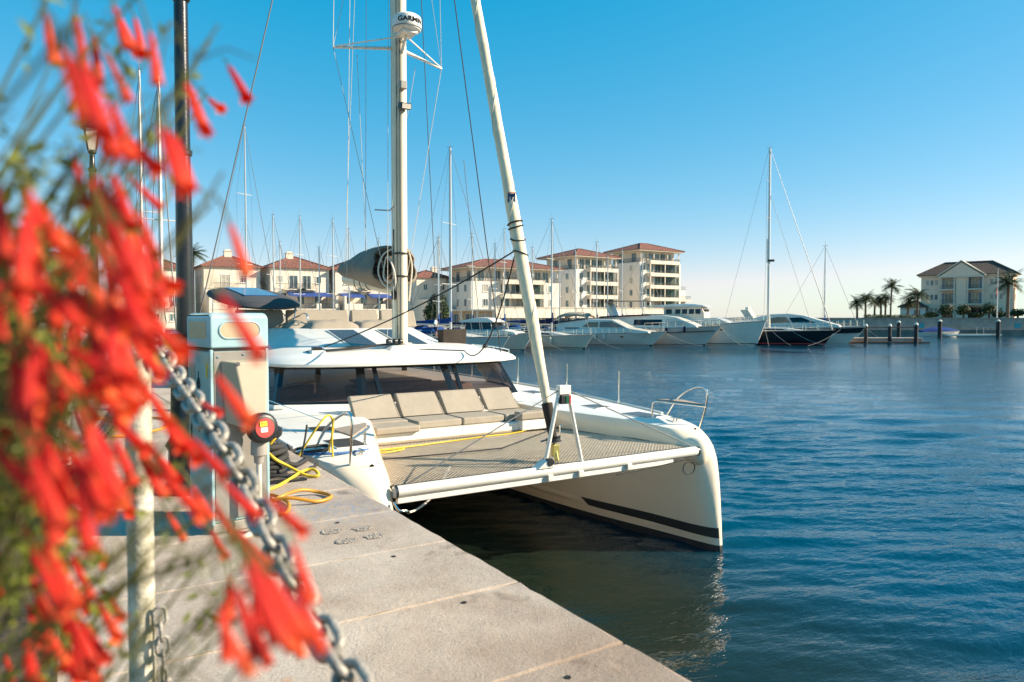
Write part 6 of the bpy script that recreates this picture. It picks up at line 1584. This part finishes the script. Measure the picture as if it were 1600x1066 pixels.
# the villa on the headland: shaded front with pediment and loggias, lit end wall
def villa(label, a, b_, rot, w, d, ze, zr, ped_=True):
    t = thing("villa", label, "villa", hb(a, b_, 2.72), R(-YAW + rot), "villas on the headland")
    b = MB(); b.box(0, w, 0, d, 0, ze); b.build("wall", WALLP, t)
    b = MB(); b.box(-.5, w+.5, -.5, d+.5, ze-.3, ze-.004); b.build("cornice", TRIMC, t)
    r = hip_roof(t, 0, w, 0, d, ze, zr, .8, ROOFD)
    F = Fac((0,0,0), (1,0,0), (0,-1,0)); Rr = Fac((w,0,0), (0,1,0), (1,0,0))
    fh = ze/3
    cx = w*.46
    if ped_:
        b = MB(); b.prism([(cx-w*.235, -1.5, ze-.25), (cx+w*.235, -1.5, ze-.25), (cx, -1.5, zr-.35)], (0, 4.5, 0)); b.build("pediment", WALLP, t)
        for sg in (-1, 1):
            b = MB(); p0 = Vector((cx+sg*w*.265, -1.75, ze-.35)); p1 = Vector((cx, -1.75, zr-.10)); 
            b.prism([p0, p1, p1+Vector((0,0,.26)), p0+Vector((0,0,.26))], (0, 5.0, 0)); b.build("gable_cornice", TRIMC if sg < 0 else TRIMC, r)
        b = MB(); F.box(b, cx-w*.25, cx+w*.25, ze-.6, ze-.25, 0, 1.6); b.build("entablature", TRIMC, t)
        b = MB(); F.box(b, cx-1.0, cx+1.0, 0, ze-.6, .0, 1.2); b.build("centre_bay", WALLP, t)
        for k in (1, 2):
            z = k*fh
            b = MB(); F.box(b, cx-w*.24, cx-1.02, z-.18, z+.12, 0, 1.7); F.box(b, cx+1.02, cx+w*.24, z-.18, z+.12, 0, 1.7); b.build("balcony_slab", TRIMC, t)
            railing(t, F, cx-w*.225, cx-1.1, z+.12, 1.5, .85, sides=False); railing(t, F, cx+1.1, cx+w*.225, z+.12, 1.5, .85, sides=False)
            for sg in (-1, 1):
                bb = MB(); F.box(bb, cx+sg*w*.135-w*.085, cx+sg*w*.135+w*.085, z+.14, z+fh-.7, .005, .03); bb.build("loggia_shade_panel", SHUT, t)  # flat grey panel stands in for the shade of a recess
                window(t, F, cx+sg*w*.145, z+.2, 1.5, fh-1.0, 2, FRAMEW, LITW, False, .03)
        for x in (cx-w*.235, cx-1.25, cx+1.25, cx+w*.235):
            b = MB(); F.box(b, x-.14, x+.14, 0, ze-.6, 1.2, 1.5); b.build("column", TRIMC, t)
        for sg in (-1, 1):
            bb = MB(); F.box(bb, cx+sg*w*.135-w*.08, cx+sg*w*.135+w*.08, .1, fh-.6, .005, .03); bb.build("ground_opening", DARKW, t)
    for k in range(3):
        for u in (w*.075, w*.125, w*.175, w*.78, w*.83, w*.88):
            window(t, F, u, k*fh+1.0, .68, 1.25 if k else 1.5, 1, FRAMEW, LITW if (k == 0 or u > w*.5) else PANE)
        for v in (.35, .7): window(t, Rr, d*v, k*fh+1.0, 1.0, 1.3, 2)
    return t
LITW = mat("pane_painted_reflection", (0.30, 0.27, 0.20), 0.12, var=0.5, vscale=1.5)  # pale warm base colour paints a reflection into the glass
villa("shaded villa with pediment and stacked loggias on the headland at right", 92.6, 165, -39, 17.2, 8.2, 9.7, 12.7)
villa("villa cut off by the right edge of the picture", 108.5, 150, -39, 14, 10, 9.2, 12.2, False)
t = thing("garden_house", "small low house with brown roof left of the headland villa", "house", hb(88.5, 166, 2.72), R(-YAW-39))
b = MB(); b.box(0, 5, 0, 5, 0, 2.6); b.build("wall", WALLW, t); hip_roof(t, 0, 5, 0, 5, 2.6, 4.2, .5, ROOFD); window(t, Fac((0,0,0),(1,0,0),(0,-1,0)), 3.4, .8, 1.3, 1.3, 2)

# flagpole before the villa
t = thing("flagpole", "white flagpole with limp red flag in front of the headland villa", "flagpole", hb(86.6, 130, 2.72))
b = MB(); b.lathe([(0,0),(.10,0),(.08,5),(.05,9.0),(.07,9.05),(0,9.15)], (0,0,0), 10); b.build("pole", FRAMEW, t, smooth=50)
b = MB(); P = []
for i in range(7):
    z = 5.9 - i*.25; P += [(0,0,z), (-.15-.05*i, .04*math.sin(i), z-.1), (-.28-.03*i, -.05*math.sin(i*2), z-.35)]
b.add(P, [(i*3+j, i*3+j+1, i*3+j+4, i*3+j+3) for i in range(6) for j in range(2)]); o = b.build("flag", REDB, t, smooth=60); o.modifiers.new("s", 'SOLIDIFY').thickness = .01

# ------------------------------------------------------------------ palms and trees
def frond_crown(seed, n=34, L=2.7, droop=1.0):
    rnd = random.Random(seed); b = MB()
    for i in range(n):
        az = 2*math.pi*i/n + rnd.uniform(-.25, .25); el = rnd.uniform(-.5, 1.25); ln = L*rnd.uniform(.75, 1.1)
        P = []; d = Vector((math.cos(az)*math.cos(el), math.sin(az)*math.cos(el), math.sin(el))); p = Vector((0,0,0))
        for k in range(8):
            P.append(p.copy()); p = p + d*(ln/7); d = (d + Vector((0,0,-.20*droop))).normalized()
        side = Vector((-math.sin(az), math.cos(az), 0))
        for k in range(1, 8):
            w = ln*.30*math.sin(math.pi*min(.95, (k+.6)/8.5))
            for q in range(2):
                base = P[k-1].lerp(P[k], q*.5); tdir = (P[k]-P[k-1]).normalized()
                for sg in (-1, 1):
                    tip = base + side*sg*w + tdir*w*.55 - Vector((0,0,w*rnd.uniform(.15,.6)))
                    b.add([base - tdir*.055, base + tdir*.055, tip], [(0,1,2)])
        b.tube([P[0], P[3], P[7]], [.03,.022,.008], 3, caps=False)
    me = b.mesh("crown"); me.materials.append(PALMF); return me
CROWNS = [frond_crown(s_) for s_ in (1, 2, 3)]
def palm(label, loc, h, r=1.0, k=0, group="palm trees on the headland", tr=.22):
    t = thing("palm_tree", label, "palm tree", loc, random.uniform(0, 6), group)
    lean = random.uniform(-.3, .3)
    b = MB(); b.tube([(lean*(i/8)**2, 0, h*i/8) for i in range(9)], [tr*1.3] + [tr*(1-.03*i) for i in range(8)], 8); b.build("trunk", TRUNK, t, smooth=50)
    o = link("crown", CROWNS[k % 3], t); o.location = (lean, 0, h); o.scale = (r, r, r); o["kind"] = "stuff"
def hbp(px, b_, z=2.72): return hb((px-800)/1137*b_, b_, z)
palm("short bushy palm leftmost in the headland group", hbp(1339, 150), 3.4, .85, 0)
palm("stout palm second from the left in the headland group", hbp(1352, 148), 4.0, 1.05, 1)
palm("medium palm third from the left in the headland group", hbp(1366, 152), 3.6, .85, 2)
palm("slim palm left of the tallest headland palm", hbp(1376, 150), 3.9, .8, 0)
palm("palm close against the tallest headland palm", hbp(1383, 155), 4.4, .85, 1)
palm("tallest slender palm in the middle of the headland group", hbp(1391, 150), 6.6, .95, 2, tr=.17)
palm("dense palm left of the villa beside the garden house", hbp(1418, 152), 3.9, 1.05, 0)
palm("taller palm touching the villa's left corner", hbp(1433, 150), 5.0, 1.1, 1)
palm("tall stout palm before the villa's right corner", hbp(1574, 142), 7.0, 1.35, 2, tr=.32)
palm("tall thin palm beside the townhouses next to the lamp post", (20.3, 138, 1.5), 12.6, 1.15, 1, "palm beside the townhouses", .3)

def leaf_cloud(blobs, n, size, seed, flat=.5):
    rnd = random.Random(seed); b = MB()
    for i in range(n):
        c, r = blobs[rnd.randrange(len(blobs))]
        v = Vector((rnd.gauss(0,1), rnd.gauss(0,1), rnd.gauss(0,1))).normalized() * (rnd.random()**.4)
        p = Vector(c) + Vector((v.x*r[0], v.y*r[1], v.z*r[2]))
        nrm = (v + Vector((rnd.uniform(-1,1), rnd.uniform(-1,1), rnd.uniform(-.3,1)))*.7).normalized(); u = nrm.orthogonal().normalized(); u = (Matrix.Rotation(rnd.uniform(0, 6.28), 3, nrm) @ u); w = nrm.cross(u)
        s_ = size*rnd.uniform(.6, 1.3)
        b.add([p - u*s_, p - w*s_*flat + nrm*s_*.15, p + u*s_, p + w*s_*flat + nrm*s_*.15], [(0,1,2,3)])
    return b
def tree(name, label, loc, blobs, n, size, m, trunk=None, cat_="tree", group=None, seed=1):
    t = thing(name, label, cat_, loc, 0, group)
    o = leaf_cloud(blobs, n, size, seed).build("crown", m, t, fix=False); o["kind"] = "stuff"
    if trunk:
        b = MB(); b.tube([(0,0,0),(.05,0,trunk*.5),(0,.05,trunk)], [.22,.16,.12], 7); 
        for c, r in blobs[:4]: b.tube([(0,.03,trunk*.8), Vector(c)*.8 + Vector((0,0,trunk*.1))], [.10,.04], 5)
        b.build("trunk", TRUNK, t, smooth=50)
    return t
tree("broadleaf_tree", "dark round tree left of the low apartment block", hb((683-800)/1137*118, 118, 1.5), [((0,0,3.0),(1.9,1.8,2.0)),((-.9,0,2.2),(1.5,1.4,1.6)),((1.0,.3,2.4),(1.4,1.4,1.8)),((.1,0,4.4),(1.3,1.2,1.2))], 2600, .26, LEAFD, 2.2)
for px, hh, rr_, lab in ((1478, 3.0, 1.5, "small dark garden tree left of the villa's loggias"), (1505, 3.0, 1.3, "small dark garden tree before the villa's centre"), (1545, 3.2, 1.7, "small round garden tree right of the villa's loggias"), (1455, 1.4, 1.4, "low dark shrub at the villa's left foot"), (1525, 1.4, 1.5, "low dark shrub at the villa's middle foot"), (1562, 1.5, 1.4, "low dark shrub at the villa's right foot"), (1590, 2.0, 1.6, "dark shrub by the right edge of the headland")):
    tree("garden_tree", lab, hbp(px, 146), [((0,0,hh*.75),(rr_,rr_,hh*.32)),((.5,0,hh*.6),(rr_*.8,rr_*.8,hh*.3)),((-.6,.2,hh*.55),(rr_*.8,rr_*.7,hh*.3))], 700, .22, LEAFD, hh*.6, group="garden trees before the villa", seed=px)
hedge_n = MB()
tree("hedge", "low dark hedge along the headland wall under the palms", hbp(1400, 132), [((x,0,.45),(1.2,.5,.5)) for x in range(-9, 10)], 2200, .14, LEAFD, None, "hedge", None, 5)
# parasols on the promenade at the left
for i, (x, yy, lab) in enumerate(((9.8, 113, "beige parasol left of the lamp post on the promenade"), (14.4, 116, "beige parasol right of the lamp post on the promenade"), (5.0, 118, "beige parasol farthest left on the promenade"))):
    t = thing("parasol", lab, "parasol", (x, yy, 1.5), 0, "parasols on the promenade")
    b = MB(); b.lathe([(1.75,2.35),(1.7,2.5),(.9,2.95),(.12,3.25),(0,3.3)], (0,0,0), 8); o = b.build("canopy", BEIGEC if i else WALLC, t)
    b = MB(); b.tube([(0,0,0),(0,0,3.2)], .035, 6); b.build("pole", FRAMEW, t); b = MB(); b.lathe([(0,0),(.3,0),(.3,.08),(0,.1)], (0,0,0), 10); b.build("foot", GREYP, t)
# ------------------------------------------------------------------ planting beside the viewer
# flower base and mouth positions of the coral plant, millimetres
FLOWERS = [(-3,611,3433,0,616,3399),(15,583,3423,18,578,3386),(42,650,3461,52,642,3427),(57,791,3502,66,757,3461),(56,548,3411,62,546,3376),(29,536,3389,44,534,3359),(3,377,3338,14,372,3306),(7,354,3327,19,336,3292),(12,351,3322,22,343,3285),(82,576,3389,89,557,3352),(92,617,3397,94,580,3355),(137,708,3449,144,657,3407),(131,776,3436,134,728,3412),(47,422,3319,54,397,3282),(61,502,3336,67,472,3298),(67,514,3335,72,498,3299),(94,488,3279,104,478,3245),(65,362,3230,81,345,3201),(82,472,3184,96,448,3156),(118,772,3136,135,754,3124),(107,458,3110,123,429,3089),(74,524,3139,93,499,3116),(92,512,3110,112,498,3084),(52,485,3124,72,457,3102),(72,734,3099,86,689,3077),(101,520,3075,123,512,3048),(64,310,3118,77,300,3086),(71,321,3111,85,300,3085),(99,362,3084,108,343,3056),(64,334,3101,73,321,3070),(64,374,3075,76,361,3045),(79,332,3104,89,308,3078),(7,407,3154,18,374,3128),(2,411,3157,16,383,3130),(11,473,3139,29,462,3110),(-11,382,3159,0,356,3130),(-10,472,3148,4,452,3119),(17,697,3044,29,658,3021),(-12,443,3099,2,415,3073),(-7,432,3106,6,403,3080),(6,835,2956,22,801,2937),(11,604,3001,26,565,2982),(23,651,2997,36,603,2980),(32,793,2960,44,743,2944),(-25,730,2978,-18,691,2956),(4,677,2952,25,649,2933),(-6,638,2973,11,591,2959),(-41,765,3140,-28,713,3113),(-50,868,2888,-41,841,2867),(-1,745,2936,9,717,2911),(-22,550,3129,-8,539,3098),(27,732,3082,43,679,3064),(-28,612,3084,-13,584,3057),(5,589,3053,19,563,3027),(41,818,3052,56,759,3038),(89,787,3027,106,789,2995),(126,763,3008,130,723,2993),(65,751,3491,68,706,3443),(28,666,3439,33,646,3399),(24,536,3360,30,505,3321),(30,495,3347,39,483,3312),(53,589,3171,65,560,3142),(65,626,3148,77,584,3123),(75,619,3138,87,574,3114),(46,604,3189,57,595,3156),(96,580,3083,108,546,3060),(100,702,3068,117,693,3037),(133,650,3024,145,624,2999),(68,692,3228,81,693,3195),(52,605,3298,61,575,3263),(73,712,3273,80,676,3239),(104,492,3024,110,466,2999),(137,540,3000,149,534,2966),(-18,547,3260,-15,539,3225),(-24,433,3283,-18,415,3246),(-11,396,3266,-14,376,3230),(0,618,3258,15,605,3227),(11,483,3235,22,483,3201),(-28,489,3241,-28,482,3206),(-10,419,3281,-10,393,3243),(23,387,3241,35,355,3210),(-6,516,3240,17,473,3219),(-31,612,3299,-24,579,3261),(32,444,3262,39,412,3227),(-6,478,3269,14,439,3241),(7,446,3231,30,426,3209),(45,585,3255,50,588,3220),(22,390,3227,21,372,3192),(-18,488,3237,-12,491,3201),(-11,422,3279,4,402,3248),(29,601,3278,41,595,3246),(-11,417,3238,11,408,3213),(-34,570,3248,-19,568,3217),(28,477,3227,44,438,3200),(-38,699,3266,-25,666,3232),(-18,479,3264,-5,465,3232),(22,381,3263,37,377,3231),(43,482,3269,41,455,3233),(27,448,3249,36,424,3216),(46,488,3258,57,484,3224),(16,479,3213,21,450,3180),(30,505,3306,39,483,3271),(40,635,3253,49,606,3220),(28,434,3256,32,427,3221),(48,633,3328,70,628,3303),(37,553,3213,37,525,3179),(20,544,3275,35,533,3244),(22,546,3252,24,543,3216),(5,436,3247,25,425,3221),(-12,430,3209,0,414,3177),(-8,641,3154,9,639,3123),(-11,423,3202,-14,411,3168),(-21,469,3200,-4,445,3172),(28,567,3183,44,532,3158),(-19,426,3170,-1,414,3141),(-19,434,3205,-16,421,3171),(-13,569,3214,-12,546,3180),(20,529,3202,23,501,3169),(-10,618,3134,6,605,3104),(-29,424,3161,-9,406,3135),(32,564,3137,43,554,3104),(13,443,3163,17,426,3130),(-16,664,3203,-4,642,3171),(4,419,3205,28,383,3187),(8,397,3163,25,385,3134),(34,660,3163,43,613,3135),(-15,496,3172,-8,479,3139),(-9,468,3131,-1,462,3096),(10,419,3156,26,405,3126),(-12,491,3159,2,456,3132),(7,415,3140,13,392,3110),(9,454,3170,23,448,3137),(-16,495,3156,-6,484,3123),(-8,431,3156,7,425,3123),(-30,671,3142,-18,668,3108),(21,628,3101,26,609,3069),(-13,463,3156,-1,460,3122),(-10,712,3005,-1,704,2971),(-12,641,2989,3,609,2967),(-42,664,3045,-41,642,3016),(-21,574,3008,-17,539,2985),(-18,609,3037,-9,585,3009),(-3,685,3000,1,693,2960),(-16,768,2946,-11,724,2927),(9,629,2965,24,609,2939),(11,669,2965,18,628,2946),(4,496,3043,16,461,3022),(3,531,3030,11,520,2997),(-10,734,3042,0,697,3017),(52,613,3262,71,564,3238),(18,405,3248,37,372,3222),(18,440,3207,38,422,3181),(45,642,3204,38,636,3169),(35,420,3224,53,382,3200),(38,531,3338,55,496,3307),(20,571,3312,35,570,3281),(21,517,3306,36,484,3274),(10,539,3323,18,524,3288),(15,515,3297,28,492,3264),(38,677,3286,51,669,3254),(13,708,3216,12,698,3180),(67,811,3304,77,806,3276),(12,681,3225,5,672,3190),(-28,869,3272,-21,826,3239),(-17,625,3176,-8,590,3145),(-14,819,3159,3,763,3135),(-17,863,3286,-14,865,3257),(11,844,3242,16,796,3211),(36,586,3281,50,541,3249),(9,780,3187,28,781,3158),(16,677,3216,14,647,3182),(48,654,3234,69,648,3207),(-18,702,3269,-7,658,3235),(25,625,3120,37,602,3091),(-14,705,3280,2,664,3249),(58,809,3104,74,803,3075),(1,846,3150,7,832,3121),(-42,872,3122,-37,860,3089),(38,831,3342,57,818,3314),(4,847,3214,-1,857,3181),(-2,850,3199,-1,821,3169),(-20,701,3206,3,678,3183),(-33,609,3165,-32,593,3132),(26,599,3192,31,563,3161),(24,475,3261,26,476,3225),(38,518,3208,56,499,3180),(-9,511,3203,8,501,3173),(8,511,3274,16,482,3239),(41,658,3208,49,641,3174),(42,581,3290,50,561,3255),(7,560,3211,7,557,3175),(-15,722,3296,-6,676,3259),(6,591,3196,4,571,3162),(-13,473,3244,7,449,3218),(-20,608,3191,-5,566,3163),(-10,548,3246,2,530,3213),(35,607,3297,40,602,3262),(8,524,3187,18,502,3156),(11,529,3167,18,519,3133),(41,548,3141,57,531,3112),(12,574,3155,29,537,3130),(12,520,3179,35,488,3159),(50,606,3116,65,608,3082),(29,545,3153,49,513,3132),(18,594,3128,27,571,3098),(138,594,3000,143,553,2981),(104,475,3056,99,453,3029),(111,598,3017,106,569,2992),(83,388,3084,96,385,3049),(108,403,3095,118,394,3062),(119,579,3040,130,577,3004),(113,504,3022,135,500,2991),(81,456,3049,83,448,3016)]
REEDS = [(104, 603, 3434), (105, 570, 3430), (76, 504, 3380), (121, 735, 3438), (53, 470, 3348), (81, 632, 3453), (76, 774, 3411), (85, 475, 3312), (107, 628, 3305), (79, 669, 3324), (39, 492, 3366), (17, 628, 3448), (33, 733, 3461), (0, 663, 3393), (106, 677, 2999), (99, 483, 3062), (85, 519, 3019), (71, 482, 3011), (87, 614, 3047), (122, 739, 3033), (113, 627, 3049), (95, 704, 3057), (129, 543, 3030), (73, 704, 2957), (57, 487, 3004), (35, 569, 3013), (31, 710, 3108), (56, 714, 3139), (-10, 654, 3299), (9, 525, 3312), (40, 570, 3336), (53, 541, 3324), (-22, 609, 3227), (-10, 786, 3147), (-20, 574, 3100), (-3, 803, 3006), (92, 748, 3181), (53, 483, 3233), (106, 559, 3124), (88, 612, 3143), (53, 468, 3147), (140, 550, 3001), (94, 748, 2974), (45, 501, 3066)]
LEAVES = [(-25, 549, 3285, 0.05, 0.05, 0.05, 76), (-23, 545, 3210, 0.05, 0.05, 0.05, 87), (-30, 607, 3165, 0.05, 0.05, 0.05, 83), (-33, 606, 3095, 0.05, 0.05, 0.05, 83), (1, 708, 3238, 0.05, 0.05, 0.05, 22), (-11, 596, 3191, 0.06, 0.06, 0.06, 76), (7, 698, 3080, 0.05, 0.05, 0.05, 24), (-17, 595, 3068, 0.05, 0.05, 0.05, 64), (14, 689, 2954, 0.05, 0.05, 0.05, 26), (-23, 606, 3253, 0.035, 0.035, 0.035, 68), (-18, 659, 3189, 0.03, 0.03, 0.03, 38), (-29, 605, 3130, 0.03, 0.03, 0.03, 41), (-28, 722, 3144, 0.03, 0.03, 0.03, 30), (-6, 596, 3271, 0.03, 0.03, 0.03, 26), (-32, 661, 3024, 0.05, 0.05, 0.05, 76), (-13, 706, 2964, 0.06, 0.06, 0.06, 76), (6, 696, 3006, 0.04, 0.04, 0.04, 20), (65, 778, 3045, 0.03, 0.03, 0.03, 12), (106, 750, 2983, 0.04, 0.04, 0.04, 14), (44, 688, 3413, 0.07, 0.07, 0.07, 22), (-9, 600, 3328, 0.05, 0.05, 0.05, 26), (24, 578, 3306, 0.05, 0.05, 0.05, 20), (103, 756, 3082, 0.03, 0.03, 0.03, 10), (-16, 667, 3421, 0.06, 0.06, 0.06, 18), (63, 668, 3186, 0.03, 0.03, 0.03, 10), (130, 792, 2913, 0.03, 0.03, 0.03, 10), (14, 579, 3165, 0.04, 0.04, 0.04, 14)]
def flower_mesh(seed):
    rnd = random.Random(seed); b = MB(); n = 10
    prof = [(0, .0010), (.06, .0019), (.25, .0025), (.55, .0031), (.80, .0038), (.93, .0042)]
    bend = rnd.uniform(-.10, .10)
    rings = []
    for h, r in prof:
        rings.append([(r*math.cos(2*math.pi*i/n) + bend*(h**2)*.03, r*math.sin(2*math.pi*i/n), h) for i in range(n)])
    lip = []
    for i in range(n):
        k = 1.5 if i % 2 == 0 else 1.05
        q = 2*math.pi*i/n; lip.append((.0042*k*math.cos(q) + bend*.03, .0042*k*math.sin(q), 1.0 if i % 2 == 0 else .94))
    rings.append(lip)
    inner = [(.0028*math.cos(2*math.pi*i/n) + bend*.028, .0028*math.sin(2*math.pi*i/n), .85) for i in range(n)]
    rings.append(inner)
    b.loft(rings)
    me = b.mesh("flower", None, 60); me.materials.append(PETAL); return me
FM = [flower_mesh(i) for i in range(4)]
ROOT = Vector((-0.22, 0.66, QZ))
plant = thing("coral_plant", "coral plant with hanging red tubular flowers filling the left foreground", "flowering plant", ROOT, world=True)
rnd = random.Random(11)
bases = []
pick = random.Random(5)
for i, f in enumerate(FLOWERS):
    a = Vector(f[:3])*.001; m_ = Vector(f[3:])*.001
    d = m_ - a; ln = d.length
    o = link("flower", FM[i % 4], plant)
    q = d.normalized().to_track_quat('Z', 'Y')
    rs = rnd.uniform(.82, 1.0)*(ln/.034)**.3
    o.matrix_local = Matrix.Translation(a - ROOT) @ (q.to_matrix() @ Matrix.Rotation(rnd.uniform(0, 6), 3, 'Z')).to_4x4() @ Matrix.Diagonal((rs, rs, ln, 1))
    bases.append((a, d.normalized()))
# pedicels and arching reed stems
ped_mb = MB()
tops = []
for i, (a, d) in enumerate(bases):
    up_v = (-d + Vector((0,0,.35)) - E1*.25).normalized()
    q = a + up_v*rnd.uniform(.012, .028)
    ped_mb.tube([a + d*.001, a.lerp(q, .5) + Vector((0,0,.002)), q], [.0011, .0007, .0007], 5)
    if i % 2 == 0: tops.append(q)
o = ped_mb.build("pedicel", STEMG, plant, smooth=60, fix=False); o["kind"] = "stuff"
def stem(p_end, r=.0012, lift=.18, start=None, name="stem"):
    s0 = start or (ROOT + Vector((rnd.uniform(-.08, .02), rnd.uniform(-.06, .06), rnd.uniform(.1, .5))))
    mid = s0.lerp(p_end, .55) + Vector((0, 0, lift)) - E1*.10
    P = [s0.lerp(mid, t).lerp(mid.lerp(p_end, t), t) for t in [k/10 for k in range(11)]]
    P = [p + Vector((rnd.gauss(0, .002), rnd.gauss(0, .002), rnd.gauss(0, .002))) for p in P]
    b = MB(); b.tube(P, [r*1.6 - r*.9*k/10 for k in range(11)], 5); b.build(name, STEMG, plant, smooth=60, fix=False)
    return P
stems = []
for i, q in enumerate(tops):
    if i % 2 == 0: stems.append(stem(q, .0016, rnd.uniform(.05, .30)))
# bare arching reeds against the sky and across the quay
for (a_, b_, z_) in REEDS:
    stems.append(stem(Vector((a_, b_, z_))*.001, .0012, rnd.uniform(.02, .18)))
# whorls of fine side branchlets
wh = MB()
for P in stems:
    for k in range(3, 11):
        if rnd.random() < .55:
            for j in range(rnd.randint(1, 3)):
                d = Vector((rnd.gauss(0,1), rnd.gauss(0,1), rnd.gauss(-.2,1))).normalized(); L_ = rnd.uniform(.015, .05)
                wh.tube([P[k], P[k] + d*L_*.5 + Vector((0,0,.004)), P[k] + d*L_ - Vector((0,0,.006))], [.0007, .0006, .0004], 4)
o = wh.build("branchlets", STEMG, plant, smooth=60, fix=False); o["kind"] = "stuff"
lf = MB()
for (x, y_, z, sx, sy, sz, n) in LEAVES:
    lf_ = leaf_cloud([((x*.001, y_*.001, z*.001), (sx, sy, sz))], n, .0085, int(x)+n, .38); lf.v, off_ = lf.v + lf_.v, len(lf.v); lf.f += [tuple(i + off_ for i in f) for f in lf_.f]
o = lf.build("leaves", LEAFY, plant, fix=False); o["kind"] = "stuff"
# low bed planting below, small magenta blossoms
bed = thing("bed_shrub", "low leafy shrub with small magenta blossoms at the bottom left", "shrub", (-.35, 1.35, QZ))
o = leaf_cloud([((0,0,.15),(.45,.55,.25)),((.1,-.4,.12),(.35,.4,.2)),((-.2,.5,.2),(.45,.5,.3)),((.15,.15,.3),(.2,.2,.12))], 2600, .022, 9, .5).build("foliage", LEAF, bed, fix=False); o["kind"] = "stuff"
for i in range(16):
    c = Vector((rnd.uniform(-.1,.32), rnd.uniform(-.5,.5), rnd.uniform(.28,.44)))
    b = MB()
    for k in range(5):
        q = 2*math.pi*k/5; u = Vector((math.cos(q), math.sin(q), .25))
        b.add([c, c + u*.011 + Vector((-u.y, u.x, 0))*.006, c + u*.019, c + u*.011 - Vector((-u.y, u.x, 0))*.006], [(0,1,2,3)])
    b.build("blossom", PETAM, bed, fix=False)
# hedge bushes along the promenade bed with orange blossoms
for i, (x, yy, h, lab) in enumerate(((-.42, 5.6, 1.35, "nearest green hedge bush with orange blossoms behind the red flowers"), (-.55, 6.9, 1.5, "second green hedge bush with orange blossoms along the bed"), (-.6, 8.6, 1.6, "third green hedge bush along the flower bed"), (-.65, 10.8, 1.6, "farthest green hedge bush along the flower bed"))):
    t = thing("hedge_bush", lab, "bush", (x, yy, QZ), 0, "hedge bushes along the flower bed")
    blobs = [((0,0,h*.45),(.42,.7,h*.45)),((.1,-.35,h*.6),(.3,.4,h*.35)),((-.1,.3,h*.65),(.35,.45,h*.33)),((.12,.1,h*.25),(.4,.6,h*.25))]
    o = leaf_cloud(blobs, 2600, .035, 20+i, .5).build("foliage", LEAF, t, fix=False); o["kind"] = "stuff"
    for k in range(26):
        c_, r_ = blobs[rnd.randrange(4)]; v = Vector((abs(rnd.gauss(0,1)), -abs(rnd.gauss(0,.8)), rnd.gauss(0,1))).normalized()
        p = Vector((c_[0]+v.x*r_[0]*1.0, c_[1]+v.y*r_[1], c_[2]+v.z*r_[2]))
        b = MB()
        for j in range(5):
            q = 2*math.pi*j/5; u = Vector((.3, math.cos(q), math.sin(q))); w = Vector((0, -math.sin(q), math.cos(q)))
            b.add([p, p + u*.014 + w*.009, p + u*.026, p + u*.014 - w*.009], [(0,1,2,3)])
        b.build("blossom", PETAO, t, fix=False)
soil = MB(); soil.box(-1.6, -.02, -1.0, 14, QZ-.03, QZ+.035)
tag(soil.build("flower_bed_ground", mat("bed_soil", (.07,.045,.028), .95, var=.5, vscale=8, bump=.8, bscale=20)), kind="structure")
